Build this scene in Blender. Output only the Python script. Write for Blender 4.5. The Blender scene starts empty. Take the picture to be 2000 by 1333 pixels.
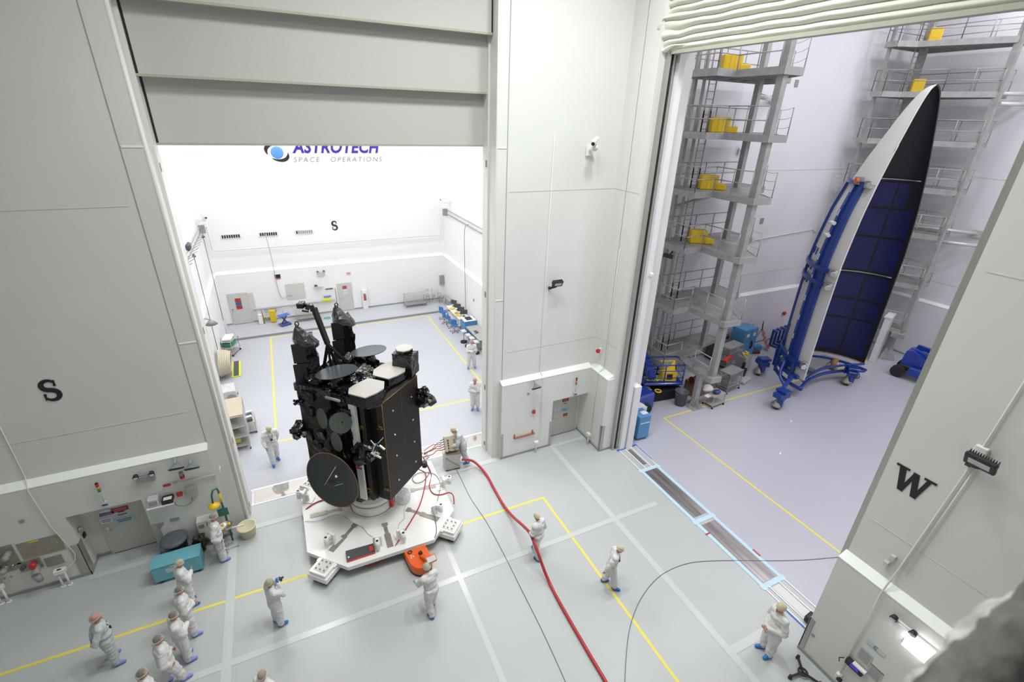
import bpy, bmesh, math, random
import numpy as np
from mathutils import Vector, Matrix, Euler, noise
random.seed(7)
PI = math.pi
SC = bpy.context.scene
COL = SC.collection

# ---------------------------------------------------------------- camera
CAM_Z = 13.5
CAM_ROT = (1.13328753, -0.02988017, -0.44401705)
FPX = 939.13
cam_data = bpy.data.cameras.new('camera')
cam = bpy.data.objects.new('camera', cam_data)
COL.objects.link(cam)
cam.location = (0, 0, CAM_Z)
cam.rotation_euler = CAM_ROT
cam_data.sensor_width = 36.0
cam_data.lens = 36.0 * FPX / 2000.0
cam_data.clip_start = 0.05
cam_data.clip_end = 200
cam_data.dof.use_dof = True
cam_data.dof.focus_distance = 19.0
cam_data.dof.aperture_fstop = 2.8
SC.camera = cam

# ---------------------------------------------------------------- world, exposure
world = bpy.data.worlds.new('World')
SC.world = world
world.use_nodes = True
world.node_tree.nodes['Background'].inputs[0].default_value = (0.9, 0.95, 1.0, 1)
world.node_tree.nodes['Background'].inputs[1].default_value = 0.25
SC.view_settings.view_transform = 'Standard'
SC.view_settings.look = 'None'
SC.view_settings.gamma = 1.0
SC.view_settings.use_curve_mapping = False
SC.view_settings.exposure = 0.0
try:
    SC.cycles.max_bounces = 8
    SC.cycles.diffuse_bounces = 5
    SC.cycles.sample_clamp_indirect = 6
except Exception:
    pass

# ---------------------------------------------------------------- the halls' own ceiling lights
def area(name, loc, sx, sy, power, col=(1, 1, 1), rot=(0, 0, 0), spread=math.pi):
    l = bpy.data.lights.new(name, 'AREA')
    l.shape = 'RECTANGLE'; l.size = sx; l.size_y = sy
    l.energy = power; l.color = col; l.spread = spread
    o = bpy.data.objects.new(name, l); COL.objects.link(o)
    o.location = loc; o.rotation_euler = rot
    return o
# high-bay rows under each ceiling
for i, (lx, ly, pw) in enumerate([(9.0, 11.0, 560), (5.0, 10.8, 480), (1.0, 10.5, 340), (7.0, 6.5, 300), (3.0, 6.5, 220), (-1.5, 6.2, 90), (-3.0, 9.5, 130)]):
    area('high_bay_light', (lx, ly, 20.4), 1.2, 1.2, pw * 0.82, (0.98, 1.0, 0.97), spread=math.radians(140))
for lx in (-1.5, 3.5, 8.5):
    for ly in (20.0, 25.5, 31.0):
        area('high_bay_light', (lx, ly, 20.4), 1.4, 1.4, 330, (1.0, 1.0, 1.0))
for lx in (16.5, 22.5, 28.5, 33.5):
    for ly in (1.0, 7.5, 14.5):
        area('high_bay_light', (lx, ly, 21.4), 1.4, 1.4, {1.0: 300, 7.5: 290, 14.5: 195}[ly], (0.95, 0.93, 1.0))

# ---------------------------------------------------------------- picture <-> place helpers (2000 x 1333)
_R = Euler(CAM_ROT, 'XYZ').to_matrix()
def P(u, v, ax='z', val=0.0):
    """point of the place seen at photo pixel (u,v) lying on the plane ax = val"""
    d = _R @ Vector(((u - 1000) / FPX, -(v - 666.5) / FPX, -1.0))
    i = 'xyz'.index(ax); c = Vector((0, 0, CAM_Z))
    return c + d * ((val - c[i]) / d[i])
def Pd(u, v, dist):
    d = _R @ Vector(((u - 1000) / FPX, -(v - 666.5) / FPX, -1.0))
    return Vector((0, 0, CAM_Z)) + d * dist

# ---------------------------------------------------------------- materials
MATS = {}
def mat(name, col, rough=0.5, metal=0.0, spec=0.5, var=0.0, vscale=1.0, bump=0.0, bscale=20.0, emit=0.0,
        alpha=1.0, coat=0.0, trans=0.0, tex='noise', stretch=None):
    if name in MATS: return MATS[name]
    m = bpy.data.materials.new(name); m.use_nodes = True
    nt = m.node_tree; b = nt.nodes['Principled BSDF']
    b.inputs['Base Color'].default_value = (*col, 1)
    b.inputs['Roughness'].default_value = rough
    b.inputs['Metallic'].default_value = metal
    b.inputs['Specular IOR Level'].default_value = spec
    if coat: b.inputs['Coat Weight'].default_value = coat; b.inputs['Coat Roughness'].default_value = 0.08
    if trans: b.inputs['Transmission Weight'].default_value = trans
    if alpha < 1: b.inputs['Alpha'].default_value = alpha
    if emit:
        b.inputs['Emission Color'].default_value = (*col, 1)
        b.inputs['Emission Strength'].default_value = emit
    if var or bump:
        tc = nt.nodes.new('ShaderNodeTexCoord'); src = tc.outputs['Object']
        if stretch:
            mp = nt.nodes.new('ShaderNodeMapping'); mp.inputs['Scale'].default_value = stretch
            nt.links.new(src, mp.inputs['Vector']); src = mp.outputs['Vector']
    if var:
        n = nt.nodes.new('ShaderNodeTexNoise'); n.inputs['Scale'].default_value = vscale; n.inputs['Detail'].default_value = 5
        nt.links.new(src, n.inputs['Vector'])
        r = nt.nodes.new('ShaderNodeValToRGB')
        r.color_ramp.elements[0].position = 0.3; r.color_ramp.elements[1].position = 0.7
        r.color_ramp.elements[0].color = (*[max(0, c * (1 - var)) for c in col], 1)
        r.color_ramp.elements[1].color = (*[min(1, c * (1 + var)) for c in col], 1)
        nt.links.new(n.outputs['Fac'], r.inputs['Fac']); nt.links.new(r.outputs['Color'], b.inputs['Base Color'])
    if bump:
        if tex == 'voronoi':
            n2 = nt.nodes.new('ShaderNodeTexVoronoi'); n2.inputs['Scale'].default_value = bscale; out = n2.outputs['Distance']
        else:
            n2 = nt.nodes.new('ShaderNodeTexNoise'); n2.inputs['Scale'].default_value = bscale; n2.inputs['Detail'].default_value = 3; out = n2.outputs['Fac']
        nt.links.new(src, n2.inputs['Vector'])
        bp = nt.nodes.new('ShaderNodeBump'); bp.inputs['Strength'].default_value = bump; bp.inputs['Distance'].default_value = 0.05
        nt.links.new(out, bp.inputs['Height']); nt.links.new(bp.outputs['Normal'], b.inputs['Normal'])
    MATS[name] = m
    return m

M_WALL = mat('wall_paint', (0.66, 0.665, 0.64), 0.55, var=0.015, vscale=0.7)
M_WALLB = mat('white_wall_paint', (0.83, 0.83, 0.835), 0.6, var=0.01, vscale=0.7)
M_WALLR = mat('side_hall_paint', (0.77, 0.765, 0.79), 0.55, var=0.015, vscale=0.7)
M_LEDGE = mat('ledge_paint', (0.86, 0.88, 0.86), 0.45)
M_GROOVE = mat('panel_joint', (0.30, 0.30, 0.29), 0.8)
M_JOINTL = mat('panel_joint_light', (0.62, 0.62, 0.60), 0.6)
M_JAMB = mat('jamb_paint', (0.72, 0.71, 0.68), 0.4)
M_BASE = mat('cove_base_grey', (0.30, 0.31, 0.30), 0.6)
M_STEEL = mat('stainless_steel', (0.50, 0.49, 0.46), 0.38, 0.85, bump=0.02, bscale=60)
M_STEELD = mat('dull_steel_plate', (0.36, 0.33, 0.28), 0.5, 0.6, var=0.15, vscale=6)
M_TOWER = mat('tower_galvanised', (0.40, 0.40, 0.385), 0.5, 0.35, var=0.12, vscale=3)
M_WHITE = mat('white_enamel', (0.80, 0.80, 0.78), 0.35, coat=0.2)
M_BLACK = mat('black_plastic', (0.015, 0.015, 0.017), 0.45)
M_DGREY = mat('dark_grey_plastic', (0.07, 0.075, 0.085), 0.5)
M_GREY = mat('grey_metal_box', (0.30, 0.31, 0.30), 0.5)
M_LGREY = mat('light_grey_plastic', (0.55, 0.56, 0.56), 0.5)
M_RED = mat('red_paint', (0.55, 0.03, 0.03), 0.4)
M_YEL = mat('yellow_paint', (0.80, 0.55, 0.02), 0.45)
M_YTAPE = mat('yellow_floor_tape', (0.80, 0.66, 0.10), 0.5)
M_BLUE = mat('lift_blue', (0.012, 0.045, 0.33), 0.35, coat=0.3)
M_LBLUE = mat('light_blue_enamel', (0.10, 0.29, 0.56), 0.4)
M_TEAL = mat('teal_blue_enamel', (0.15, 0.42, 0.50), 0.4)
M_CHROME = mat('chrome', (0.7, 0.7, 0.7), 0.15, 1.0)
M_RUBBER = mat('black_rubber', (0.02, 0.02, 0.02), 0.7)
M_GLASSY = mat('clear_plastic', (0.75, 0.77, 0.78), 0.2, alpha=0.45)

M_FLOOR = mat('epoxy_floor', (0.47, 0.49, 0.485), 0.27, var=0.012, vscale=0.25)
M_FLOORB = mat('epoxy_floor_back_hall_light_tint', (0.47, 0.48, 0.52), 0.3, var=0.012, vscale=0.25)  # same epoxy, with the back hall's bluish light put into the colour
M_FLOORS = mat('epoxy_floor_side_hall_light_tint', (0.46, 0.465, 0.52), 0.27, var=0.012, vscale=0.25)  # lilac of the side hall lighting mixed into the floor colour

# ---------------------------------------------------------------- mesh builder
class MB:
    def __init__(s): s.bm = bmesh.new(); s.mi = 0
    def _fin(s, n0, smooth=False):
        for f in s.bm.faces[:] if n0 == 0 else list(s.bm.faces)[n0:]:
            f.material_index = s.mi; f.smooth = smooth
    def m(s, i): s.mi = i; return s
    def box(s, c, d, rot=None, bev=0.0):
        n0 = len(s.bm.faces)
        M = Matrix.Translation(Vector(c))
        if rot is not None:
            if isinstance(rot, (int, float)): M = M @ Matrix.Rotation(rot, 4, 'Z')
            elif isinstance(rot, Matrix): M = M @ rot.to_4x4()
            else: M = M @ Euler(rot).to_matrix().to_4x4()
        M = M @ Matrix.Diagonal((d[0], d[1], d[2], 1))
        r = bmesh.ops.create_cube(s.bm, size=1, matrix=M)
        if bev:
            es = list({e for v in r['verts'] for e in v.link_edges})
            bmesh.ops.bevel(s.bm, geom=es, offset=bev, segments=1, affect='EDGES', profile=0.5)
        s._fin(n0); return s
    def b2(s, p0, p1, bev=0.0):
        a = [min(p0[i], p1[i]) for i in range(3)]; b = [max(p0[i], p1[i]) for i in range(3)]
        return s.box([(a[i] + b[i]) / 2 for i in range(3)], [b[i] - a[i] for i in range(3)], None, bev)
    def beam(s, a, b, w, h=None, up=(0, 0, 1)):
        """rectangular bar from a to b, w across, h along 'up'"""
        a = Vector(a); b = Vector(b); h = h or w
        z = (b - a); L = z.length; z.normalize()
        u = Vector(up)
        if abs(z.dot(u)) > 0.98: u = Vector((1, 0, 0))
        x = z.cross(u).normalized(); y = x.cross(z)
        R = Matrix((x, y, z)).transposed()
        return s.box((a + b) / 2, (w, h, L), R)
    def cyl(s, a, b, r, r2=None, n=12, smooth=True, caps=True):
        a = Vector(a); b = Vector(b); r2 = r if r2 is None else r2
        z = (b - a).normalized()
        u = Vector((0, 0, 1)) if abs(z.z) < 0.9 else Vector((1, 0, 0))
        x = z.cross(u).normalized(); y = z.cross(x)
        n0 = len(s.bm.faces)
        A = []; B = []
        for i in range(n):
            t = 2 * PI * i / n; d = x * math.cos(t) + y * math.sin(t)
            A.append(s.bm.verts.new(a + d * r)); B.append(s.bm.verts.new(b + d * r2))
        for i in range(n):
            j = (i + 1) % n
            s.bm.faces.new((A[i], A[j], B[j], B[i]))
        if caps: s.bm.faces.new(A[::-1]); s.bm.faces.new(B)
        for k, f in enumerate(list(s.bm.faces)[n0:]):
            f.material_index = s.mi; f.smooth = smooth and k < n
        return s
    def tube(s, pts, r, n=8, closed=False):
        pts = [Vector(p) for p in pts]; rr = r if isinstance(r, (list, tuple)) else [r] * len(pts)
        rings = []; prev = None; L = len(pts)
        n0 = len(s.bm.faces)
        for i, p in enumerate(pts):
            if closed: t = (pts[(i + 1) % L] - pts[i - 1])
            else: t = pts[min(i + 1, L - 1)] - pts[max(i - 1, 0)]
            if t.length < 1e-9: t = Vector((0, 0, 1))
            t.normalize()
            if prev is None:
                u = Vector((0, 0, 1)) if abs(t.z) < 0.9 else Vector((1, 0, 0))
                x = t.cross(u).normalized()
            else:
                x = (prev - t * prev.dot(t))
                x = x.normalized() if x.length > 1e-6 else t.orthogonal().normalized()
            prev = x; y = t.cross(x)
            rings.append([s.bm.verts.new(p + (x * math.cos(2 * PI * k / n) + y * math.sin(2 * PI * k / n)) * rr[i]) for k in range(n)])
        for i in range(L if closed else L - 1):
            a = rings[i]; b = rings[(i + 1) % L]
            for k in range(n):
                s.bm.faces.new((a[k], a[(k + 1) % n], b[(k + 1) % n], b[k]))
        if not closed:
            s.bm.faces.new(rings[0][::-1]); s.bm.faces.new(rings[-1])
        for f in list(s.bm.faces)[n0:]: f.material_index = s.mi; f.smooth = True
        return s
    def sph(s, c, r, n=12, rot=None):
        n0 = len(s.bm.faces)
        r = (r, r, r) if isinstance(r, (int, float)) else r
        M = Matrix.Translation(Vector(c))
        if rot is not None: M = M @ Euler(rot).to_matrix().to_4x4()
        M = M @ Matrix.Diagonal((*r, 1))
        bmesh.ops.create_uvsphere(s.bm, u_segments=n, v_segments=max(6, n // 2 + 2), radius=1, matrix=M)
        s._fin(n0, True); return s
    def prism(s, poly, z0, z1, M=None, top=None):
        """poly: 2D points; extruded z0..z1 in the frame M; top = scale of upper outline"""
        M = M or Matrix.Identity(4); n0 = len(s.bm.faces)
        cx = sum(p[0] for p in poly) / len(poly); cy = sum(p[1] for p in poly) / len(poly)
        k = 1 if top is None else top
        A = [s.bm.verts.new(M @ Vector((x, y, z0))) for x, y in poly]
        B = [s.bm.verts.new(M @ Vector((cx + (x - cx) * k, cy + (y - cy) * k, z1))) for x, y in poly]
        n = len(poly)
        for i in range(n): s.bm.faces.new((A[i], A[(i + 1) % n], B[(i + 1) % n], B[i]))
        s.bm.faces.new(A[::-1]); s.bm.faces.new(B)
        s._fin(n0); return s
    def lathe(s, prof, n=24, M=None, smooth=True, a0=0.0, a1=2 * PI):
        M = M or Matrix.Identity(4); n0 = len(s.bm.faces); full = abs(a1 - a0 - 2 * PI) < 1e-6
        K = n if full else n + 1
        cols = []
        for k in range(K):
            t = a0 + (a1 - a0) * k / n
            cols.append([s.bm.verts.new(M @ Vector((r * math.cos(t), r * math.sin(t), z))) for r, z in prof])
        for k in range(n):
            a = cols[k]; b = cols[(k + 1) % K]
            for i in range(len(prof) - 1):
                s.bm.faces.new((a[i], b[i], b[i + 1], a[i + 1]))
        for f in list(s.bm.faces)[n0:]: f.material_index = s.mi; f.smooth = smooth
        return s
    def face(s, pts, smooth=False):
        n0 = len(s.bm.faces); s.bm.faces.new([s.bm.verts.new(Vector(p)) for p in pts]); s._fin(n0, smooth); return s
    def grid(s, fn, nu, nv, smooth=True):
        n0 = len(s.bm.faces)
        V = [[s.bm.verts.new(Vector(fn(i / nu, j / nv))) for j in range(nv + 1)] for i in range(nu + 1)]
        for i in range(nu):
            for j in range(nv): s.bm.faces.new((V[i][j], V[i + 1][j], V[i + 1][j + 1], V[i][j + 1]))
        for f in list(s.bm.faces)[n0:]: f.material_index = s.mi; f.smooth = smooth
        return s
    def build(s, name, mats, parent=None, label=None, recalc=True, weld=False):
        if weld: bmesh.ops.remove_doubles(s.bm, verts=s.bm.verts[:], dist=1e-4)
        if recalc: bmesh.ops.recalc_face_normals(s.bm, faces=s.bm.faces[:])
        me = bpy.data.meshes.new(name); s.bm.to_mesh(me); s.bm.free()
        for m_ in (mats if isinstance(mats, (list, tuple)) else [mats]): me.materials.append(m_)
        o = bpy.data.objects.new(name, me); COL.objects.link(o)
        if parent is not None: o.parent = parent
        if label: o['label'] = label
        return o

def tag(o, label, cat, group=None, kind=None):
    o['label'] = label; o['category'] = cat
    if group: o['group'] = group
    if kind: o['kind'] = kind
    return o
def thing(name, label, cat, loc=(0, 0, 0), rz=0.0, group=None):
    o = bpy.data.objects.new(name, None); COL.objects.link(o)
    o.empty_display_size = 0.2
    o.location = loc; o.rotation_euler = (0, 0, rz)
    return tag(o, label, cat, group)
def struct(o, label=None):
    o['kind'] = 'structure'
    if label: o['label'] = label
    return o
def copy_tree(o, parent=None):
    c = o.copy(); COL.objects.link(c); c.parent = parent
    for ch in [x for x in COL.objects if x.parent == o]: copy_tree(ch, c)
    return c
def dup(root, loc, rz, label, group=None):
    c = copy_tree(root); c.location = loc; c.rotation_euler = (0, 0, rz); c['label'] = label
    if group: c['group'] = group
    return c
def smooth_path(pts, k=6):
    """Catmull-Rom through the points"""
    p = [Vector(q) for q in pts]; p = [p[0] * 2 - p[1]] + p + [p[-1] * 2 - p[-2]]
    out = []
    for i in range(1, len(p) - 2):
        for j in range(k):
            t = j / k
            out.append(0.5 * ((2 * p[i]) + (-p[i - 1] + p[i + 1]) * t + (2 * p[i - 1] - 5 * p[i] + 4 * p[i + 1] - p[i + 2]) * t * t
                              + (-p[i - 1] + 3 * p[i] - 3 * p[i + 1] + p[i + 2]) * t ** 3))
    out.append(p[-2]); return out
def text_mesh(name, body, size, M, m_, parent=None, shear=0.0, extrude=0.004, offset=0.0, spacing=1.0, align='LEFT'):
    """lettering as flat mesh: M maps the text plane (x right, y up) into the parent's frame"""
    c = bpy.data.curves.new(name, 'FONT'); c.body = body; c.size = size; c.shear = shear; c.extrude = extrude
    c.offset = offset; c.space_character = spacing; c.align_x = align; c.resolution_u = 3
    t = bpy.data.objects.new(name, c); COL.objects.link(t)
    dg = bpy.context.evaluated_depsgraph_get(); dg.update()
    me = bpy.data.meshes.new_from_object(t.evaluated_get(dg))
    bpy.data.objects.remove(t); bpy.data.curves.remove(c)
    me.name = name; me.transform(M); me.materials.clear(); me.materials.append(m_)
    o = bpy.data.objects.new(name, me); COL.objects.link(o)
    if parent is not None: o.parent = parent
    return o
def frame(o, xdir, ydir):
    """4x4 with origin o, axes xdir, ydir and their cross product"""
    x = Vector(xdir).normalized(); y = Vector(ydir).normalized(); z = x.cross(y)
    M = Matrix((x, y, z)).transposed().to_4x4(); M.translation = Vector(o); return M
FY = lambda x, y, z: frame((x, y, z), (1, 0, 0), (0, 0, 1))       # lettering on a wall seen from -y
FX = lambda x, y, z: frame((x, y, z), (0, -1, 0), (0, 0, 1))      # lettering on a wall seen from -x
# ================================================================ THE SETTING
H1 = 3.65; HT = 22.0
struct(MB().b2((-14.2, -3.2, -0.3), (36.5, 35.5, 0)).build('floor', M_FLOOR))
struct(MB().b2((-4.2, 17.32, 0), (11.1, 32.5, 0.001)).build('floor_back_hall', M_FLOORB)); struct(MB().b2((13.2, -3, 0), (36, 19.5, 0.001)).build('floor_side_hall', M_FLOORS))
b = MB(); b.b2((-14.2, -3.2, 21), (13.2, 17.3, 21.3)); b.b2((-4.6, 17.3, 21), (11.5, 35.5, 21.3)); b.b2((13.2, -3.2, 22), (36.5, 20, 22.3))
struct(b.build('ceiling', M_WALLB))
# wall facing the camera, left of the big door, with the door recess
b = MB()
b.b2((-14, 15.4, 0), (-7.05, 17.3, HT)); b.b2((-7.05, 15.85, 0), (-5.2, 17.3, HT)); b.b2((-5.2, 15.4, 0), (-2.68, 17.3, HT))
b.b2((-7.05, 15.4, 2.36), (-5.2, 15.85, HT))
struct(b.build('wall_front_left', M_WALL))
b = MB(); b.b2((-14, 15.15, 0), (-7.05, 15.4, H1)); b.b2((-7.05, 15.15, 2.36), (-5.2, 15.4, H1)); b.b2((-5.2, 15.15, 0), (-3.15, 15.4, H1))
struct(b.build('wall_front_left_lower', M_WALL))
# pillar between the two openings
b = MB()
b.b2((6.82, 15.4, 0), (7.1, 16.38, HT)); b.b2((7.1, 15.4, 0), (7.25, 16.38, HT)); b.b2((7.25, 15.4, 0), (9.55, 17.3, HT)); b.b2((9.55, 15.4, 2.36), (11.7, 17.3, HT)); b.b2((9.55, 15.78, 0), (11.38, 17.3, 2.36))
M_PIL = mat('pillar_paint', (0.74, 0.75, 0.73), 0.5, var=0.015, vscale=0.7)
struct(b.build('wall_pillar', M_PIL)); b = MB()
b.b2((7.1, 15.15, 0), (9.55, 15.4, H1)); b.b2((9.55, 15.15, 2.36), (11.38, 15.4, H1)); struct(b.build('wall_pillar_lower', M_PIL))
struct(MB().b2((11.38, 13.9, 0), (13.2, 17.3, H1)).build('wall_pillar_return_lower', M_PIL)); struct(MB().b2((11.7, 13.9, H1), (13.2, 17.3, HT)).build('wall_pillar_return', M_PIL))
# header above the big door, where the stacked leaves vanish
struct(MB().b2((-2.68, 15.4, 18.4), (6.82, 17.3, HT)).build('wall_header', M_WALL))
# right-hand wall (the letter W)
struct(MB().b2((11.5, -3, 0), (13.2, 4.2, H1)).build('wall_right_lower', M_WALL)); struct(MB().b2((12.36, 4.16, 15.9), (13.2, 13.9, HT)).build('wall_right_header', M_WALL))
struct(MB().b2((11.75, -3, H1), (13.2, 4.16, 15.4)).b2((12.36, -3, 15.4), (13.2, 4.16, HT)).build('wall_right', M_WALL))
b = MB(); b.b2((-14.2, -3.2, 0), (-14, 17.3, HT)); struct(b.build('wall_left', M_WALL))
b = MB(); b.b2((-14, -3.2, 0), (36.3, -3, HT)); struct(b.build('wall_behind', M_WALL))
# back hall
b = MB(); b.b2((-4.6, 17.3, 0), (-4.2, 35, H1)); b.b2((-4.6, 17.3, H1), (-4.4, 35.25, HT)); struct(b.build('wall_back_hall_left', M_WALLB))
b = MB(); b.b2((11.1, 17.3, 0), (11.5, 35, H1)); b.b2((11.3, 17.3, H1), (11.5, 35.25, HT)); struct(b.build('wall_back_hall_right', M_WALLB))
b = MB(); b.b2((-4.6, 35, 0), (11.5, 35.4, H1)); b.b2((-4.6, 35.25, H1), (11.5, 35.45, HT)); struct(b.build('wall_back_hall_end', M_WALLB))
struct(MB().b2((-4.2, 32.5, 0), (11.1, 35, 0.15)).build('floor_step', M_FLOORB))
# side hall
b = MB(); b.b2((13.2, 19.5, 0), (36.0, 19.9, H1)); b.b2((13.2, 19.72, H1), (36.2, 19.95, HT)); struct(b.build('wall_side_hall_end', M_WALLR))
b = MB(); b.b2((36.0, -3, 0), (36.4, 19.9, H1)); b.b2((36.22, -3, H1), (36.45, 19.95, HT)); struct(b.build('wall_side_hall_right', M_WALLR))
b = MB(); b.b2((11.5, 17.3, 0), (13.2, 19.9, HT)); struct(b.build('wall_side_hall_left', M_WALLR))

# sloped ledges
ntrim = [0]
def trim(b, m_, nm='trim'):
    ntrim[0] += 1
    return struct(b.build('%s_%d' % (nm, ntrim[0]), m_))
def ledge_y(x0, x1, y, w=0.25, m_=M_LEDGE):      # wall facing -y
    b = MB(); M = frame((x0, y, H1), (0, 1, 0), (0, 0, 1))
    b.prism([(-0.01, -0.02), (-0.01, 0.0), (w, 0.13), (w, -0.02)], 0, x1 - x0, M); return trim(b, m_)
def ledge_x(y0, y1, x, w=0.25, m_=M_LEDGE, s=1):      # wall facing -x (s=1) or +x (s=-1)
    b = MB(); M = frame((x, y1, H1), (s, 0, 0), (0, 0, 1))
    b.prism([(-0.01, -0.02), (-0.01, 0.0), (w, 0.13), (w, -0.02)], 0 if s > 0 else -(y1 - y0), (y1 - y0) if s > 0 else 0, M)
    if s < 0: pass
    return trim(b, m_)
ledge_y(-14, -3.15, 15.15); ledge_y(7.1, 11.4, 15.15); ledge_x(13.95, 15.17, 11.38, 0.32)
ledge_x(-3, 4.2, 11.5); ledge_y(-4.2, 11.1, 35, m_=M_LEDGE)
ledge_x(17.3, 35, 11.1, 0.2); 
b = MB(); b.prism([(-4.19, H1 - .02), (-4.19, H1), (-4.4, H1 + .13), (-4.4, H1 - .02)], -35, -17.3, frame((0, 0, 0), (1, 0, 0), (0, 0, 1))); trim(b, M_LEDGE)
ledge_y(13.2, 36, 19.5, 0.22); ledge_x(-3, 19.5, 36.0, 0.22)
# panel joints (real recessed strips of sealant)
def joint(p0, p1, w=0.012, m_=M_GROOVE):
    b = MB(); b.b2([min(p0[i], p1[i]) - w for i in range(3)], [max(p0[i], p1[i]) + w for i in range(3)]); return b
b = MB()
for z in (5.0, 11.15): b.b2((-14, 15.392, z - .012), (-3.35, 15.41, z + .012))
for z in (5.0, 11.15): b.b2((7.3, 15.392, z - .01), (11.7, 15.41, z + .01)); b.b2((11.692, 13.98, z - .01), (11.71, 15.4, z + .01))
for z in (5.0, 11.15): b.b2((11.742, -3, z - .012), (11.76, 4.0, z + .012)); b.b2((36.21, -3, z - .015), (36.23, 19.7, z + .015)); b.b2((13.3, 19.71, z - .015), (36.2, 19.73, z + .015))
for z in (11.0,): b.b2((-4.41, 17.4, z - .015), (-4.39, 35.2, z + .015)); b.b2((-4.4, 35.24, z - .015), (11.3, 35.26, z + .015)); b.b2((11.29, 17.4, z - .015), (11.31, 35.2, z + .015))
trim(b, M_JOINTL)
b = MB()
b.b2((-3.18, 15.39, H1), (-3.16, 15.41, 21)); b.b2((7.18, 15.39, H1), (7.2, 15.41, 21)); b.b2((11.69, 14.68, H1), (11.71, 14.695, 21))
b.b2((-2.76, 15.393, 0), (-2.74, 15.41, 21)) if False else None
trim(b, M_GROOVE)
b = MB()
for z in (7.25, 12.55): b.b2((-3.14, 15.385, z - .02), (-2.7, 15.405, z + .02)); b.b2((6.84, 15.385, z - .02), (7.16, 15.405, z + .02))
trim(b, M_LEDGE)
# jambs of the big door
b = MB()
b.b2((-2.69, 15.95, 0), (-2.56, 16.38, 18.2)); b.b2((-2.7, 15.5, 0), (-2.64, 15.95, 18.2)); b.cyl((-2.66, 15.44, 0), (-2.66, 15.44, 18.2), 0.06)
b.b2((6.72, 15.95, 0), (6.83, 16.38, 18.2)); b.b2((6.78, 15.38, 0), (6.84, 15.95, 18.2))
trim(b, M_JAMB)
b = MB()
for z in (0.25, 3.1, 7.2, 11.9):
    b.b2((-2.585, 16.0, z), (-2.55, 16.1, z + .22)); b.b2((6.70, 16.0, z), (6.73, 16.1, z + .22))
trim(b, mat('brass_guide_block', (0.30, 0.24, 0.12), 0.6))
# side-opening track (stainless channels)
b = MB()
b.b2((11.96, 13.72, 0), (12.05, 13.9, 15.6)); b.b2((12.16, 13.72, 0), (12.24, 13.9, 15.6)); b.b2((11.96, 4.16, 0), (12.24, 4.36, 15.6))
trim(b, M_STEEL)
trim(MB().b2((12.05, 13.78, 0), (12.16, 13.9, 15.6)), M_BLACK)
trim(MB().b2((12.3, 13.6, 0), (12.55, 13.9, 20)).b2((12.62, 13.55, 0), (12.95, 13.9, 3.2)), mat('frame_white', (0.82, 0.82, 0.84), 0.4))
# steel corner guards
b = MB()
for (x0, x1, y0, y1) in ((-7.28, -7.04, 15.13, 15.16), (-7.06, -7.035, 15.13, 15.4), (-5.2, -5.0, 15.13, 15.16), (7.09, 7.2, 15.13, 15.16), (9.46, 9.56, 15.13, 15.16), (9.545, 9.56, 15.13, 15.5), (-3.3, -3.14, 15.13, 15.16)):
    b.b2((x0, y0, 0.1), (x1, y1, 1.3))
b.b2((11.36, 13.88, 0.1), (11.39, 14.02, 1.35)); b.b2((11.36, 13.87, 0.1), (11.52, 13.91, 1.35)); b.b2((12.95, 13.83, 0.1), (13.1, 13.87, 1.3))
b.b2((11.48, 4.08, 0.1), (11.51, 4.21, 1.3)); b.b2((11.48, 4.19, 0.1), (11.6, 4.22, 1.3))
trim(b, M_STEEL)
# coved skirting
def base(side, *boxes):
    b = MB()
    for p0, p1 in boxes: b.b2(p0, p1)
    struct(b.build('baseboard_' + side, M_BASE))
base('front_left', ((-14, 15.12, 0), (-7.02, 15.15, 0.11)), ((-5.22, 15.12, 0), (-3.12, 15.15, 0.11)), ((-7.05, 15.12, 0), (-7.02, 15.85, 0.11)), ((-7.05, 15.82, 0), (-5.2, 15.85, 0.11)), ((-5.23, 15.12, 0), (-5.2, 15.85, .11)))
base('pillar', ((7.08, 15.12, 0), (9.56, 15.15, 0.1)), ((9.55, 15.12, 0), (9.58, 15.78, 0.1)), ((11.35, 13.88, 0), (11.38, 15.78, 0.1)), ((11.35, 13.87, 0), (11.95, 13.9, 0.1)))
base('right', ((11.47, -3, 0), (11.5, 4.22, 0.11)))
base('back_hall', ((-4.2, 34.97, .15), (11.1, 35, .25)), ((11.07, 17.3, 0), (11.1, 35, .1)), ((-4.2, 17.3, 0), (-4.17, 35, .1)))
base('side_hall', ((13.2, 19.47, 0), (36, 19.5, .1)), ((35.97, -3, 0), (36, 19.5, .1)))
base('step', ((-4.2, 32.47, 0), (11.1, 32.5, .14)))

# floor markings: painted lines and tape
_sz = [0.002]
def strip(pts, w, z=None):
    b = MB()
    if z is None: _sz[0] += 0.0006; z = _sz[0]
    for i in range(len(pts) - 1):
        a = Vector((*pts[i], z)); c = Vector((*pts[i + 1], z)); d = (c - a).normalized(); n = Vector((-d.y, d.x, 0)) * w / 2
        e = d * w / 2
        up = Vector((0, 0, 0.0002 * i))
        b.face([a - n - e + up, c - n + e + up, c + n + e + up, a + n - e + up])
    return b
YL = dict(w=0.075)
def yline(pts, w=0.085): return trim(strip(pts, w), M_YTAPE)
yline([(-14, 12.41), (7.68, 12.37), (7.68, -2.9)])
yline([(-1.6, 20.2), (-1.6, 32.2), (8.85, 32.2), (8.85, 20.2), (-1.6, 20.2)])
yline([(15.95, -2.9), (15.95, 14.8), (34, 14.8)])
M_PTAPE = mat('pale_floor_patch', (0.555, 0.575, 0.565), 0.2)
trim(strip([(9.6, 15.0), (9.6, -2.9)], 0.22), M_PTAPE)
trim(strip([(3.5, 11.8), (3.35, -2.9)], 0.17), M_PTAPE)
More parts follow.
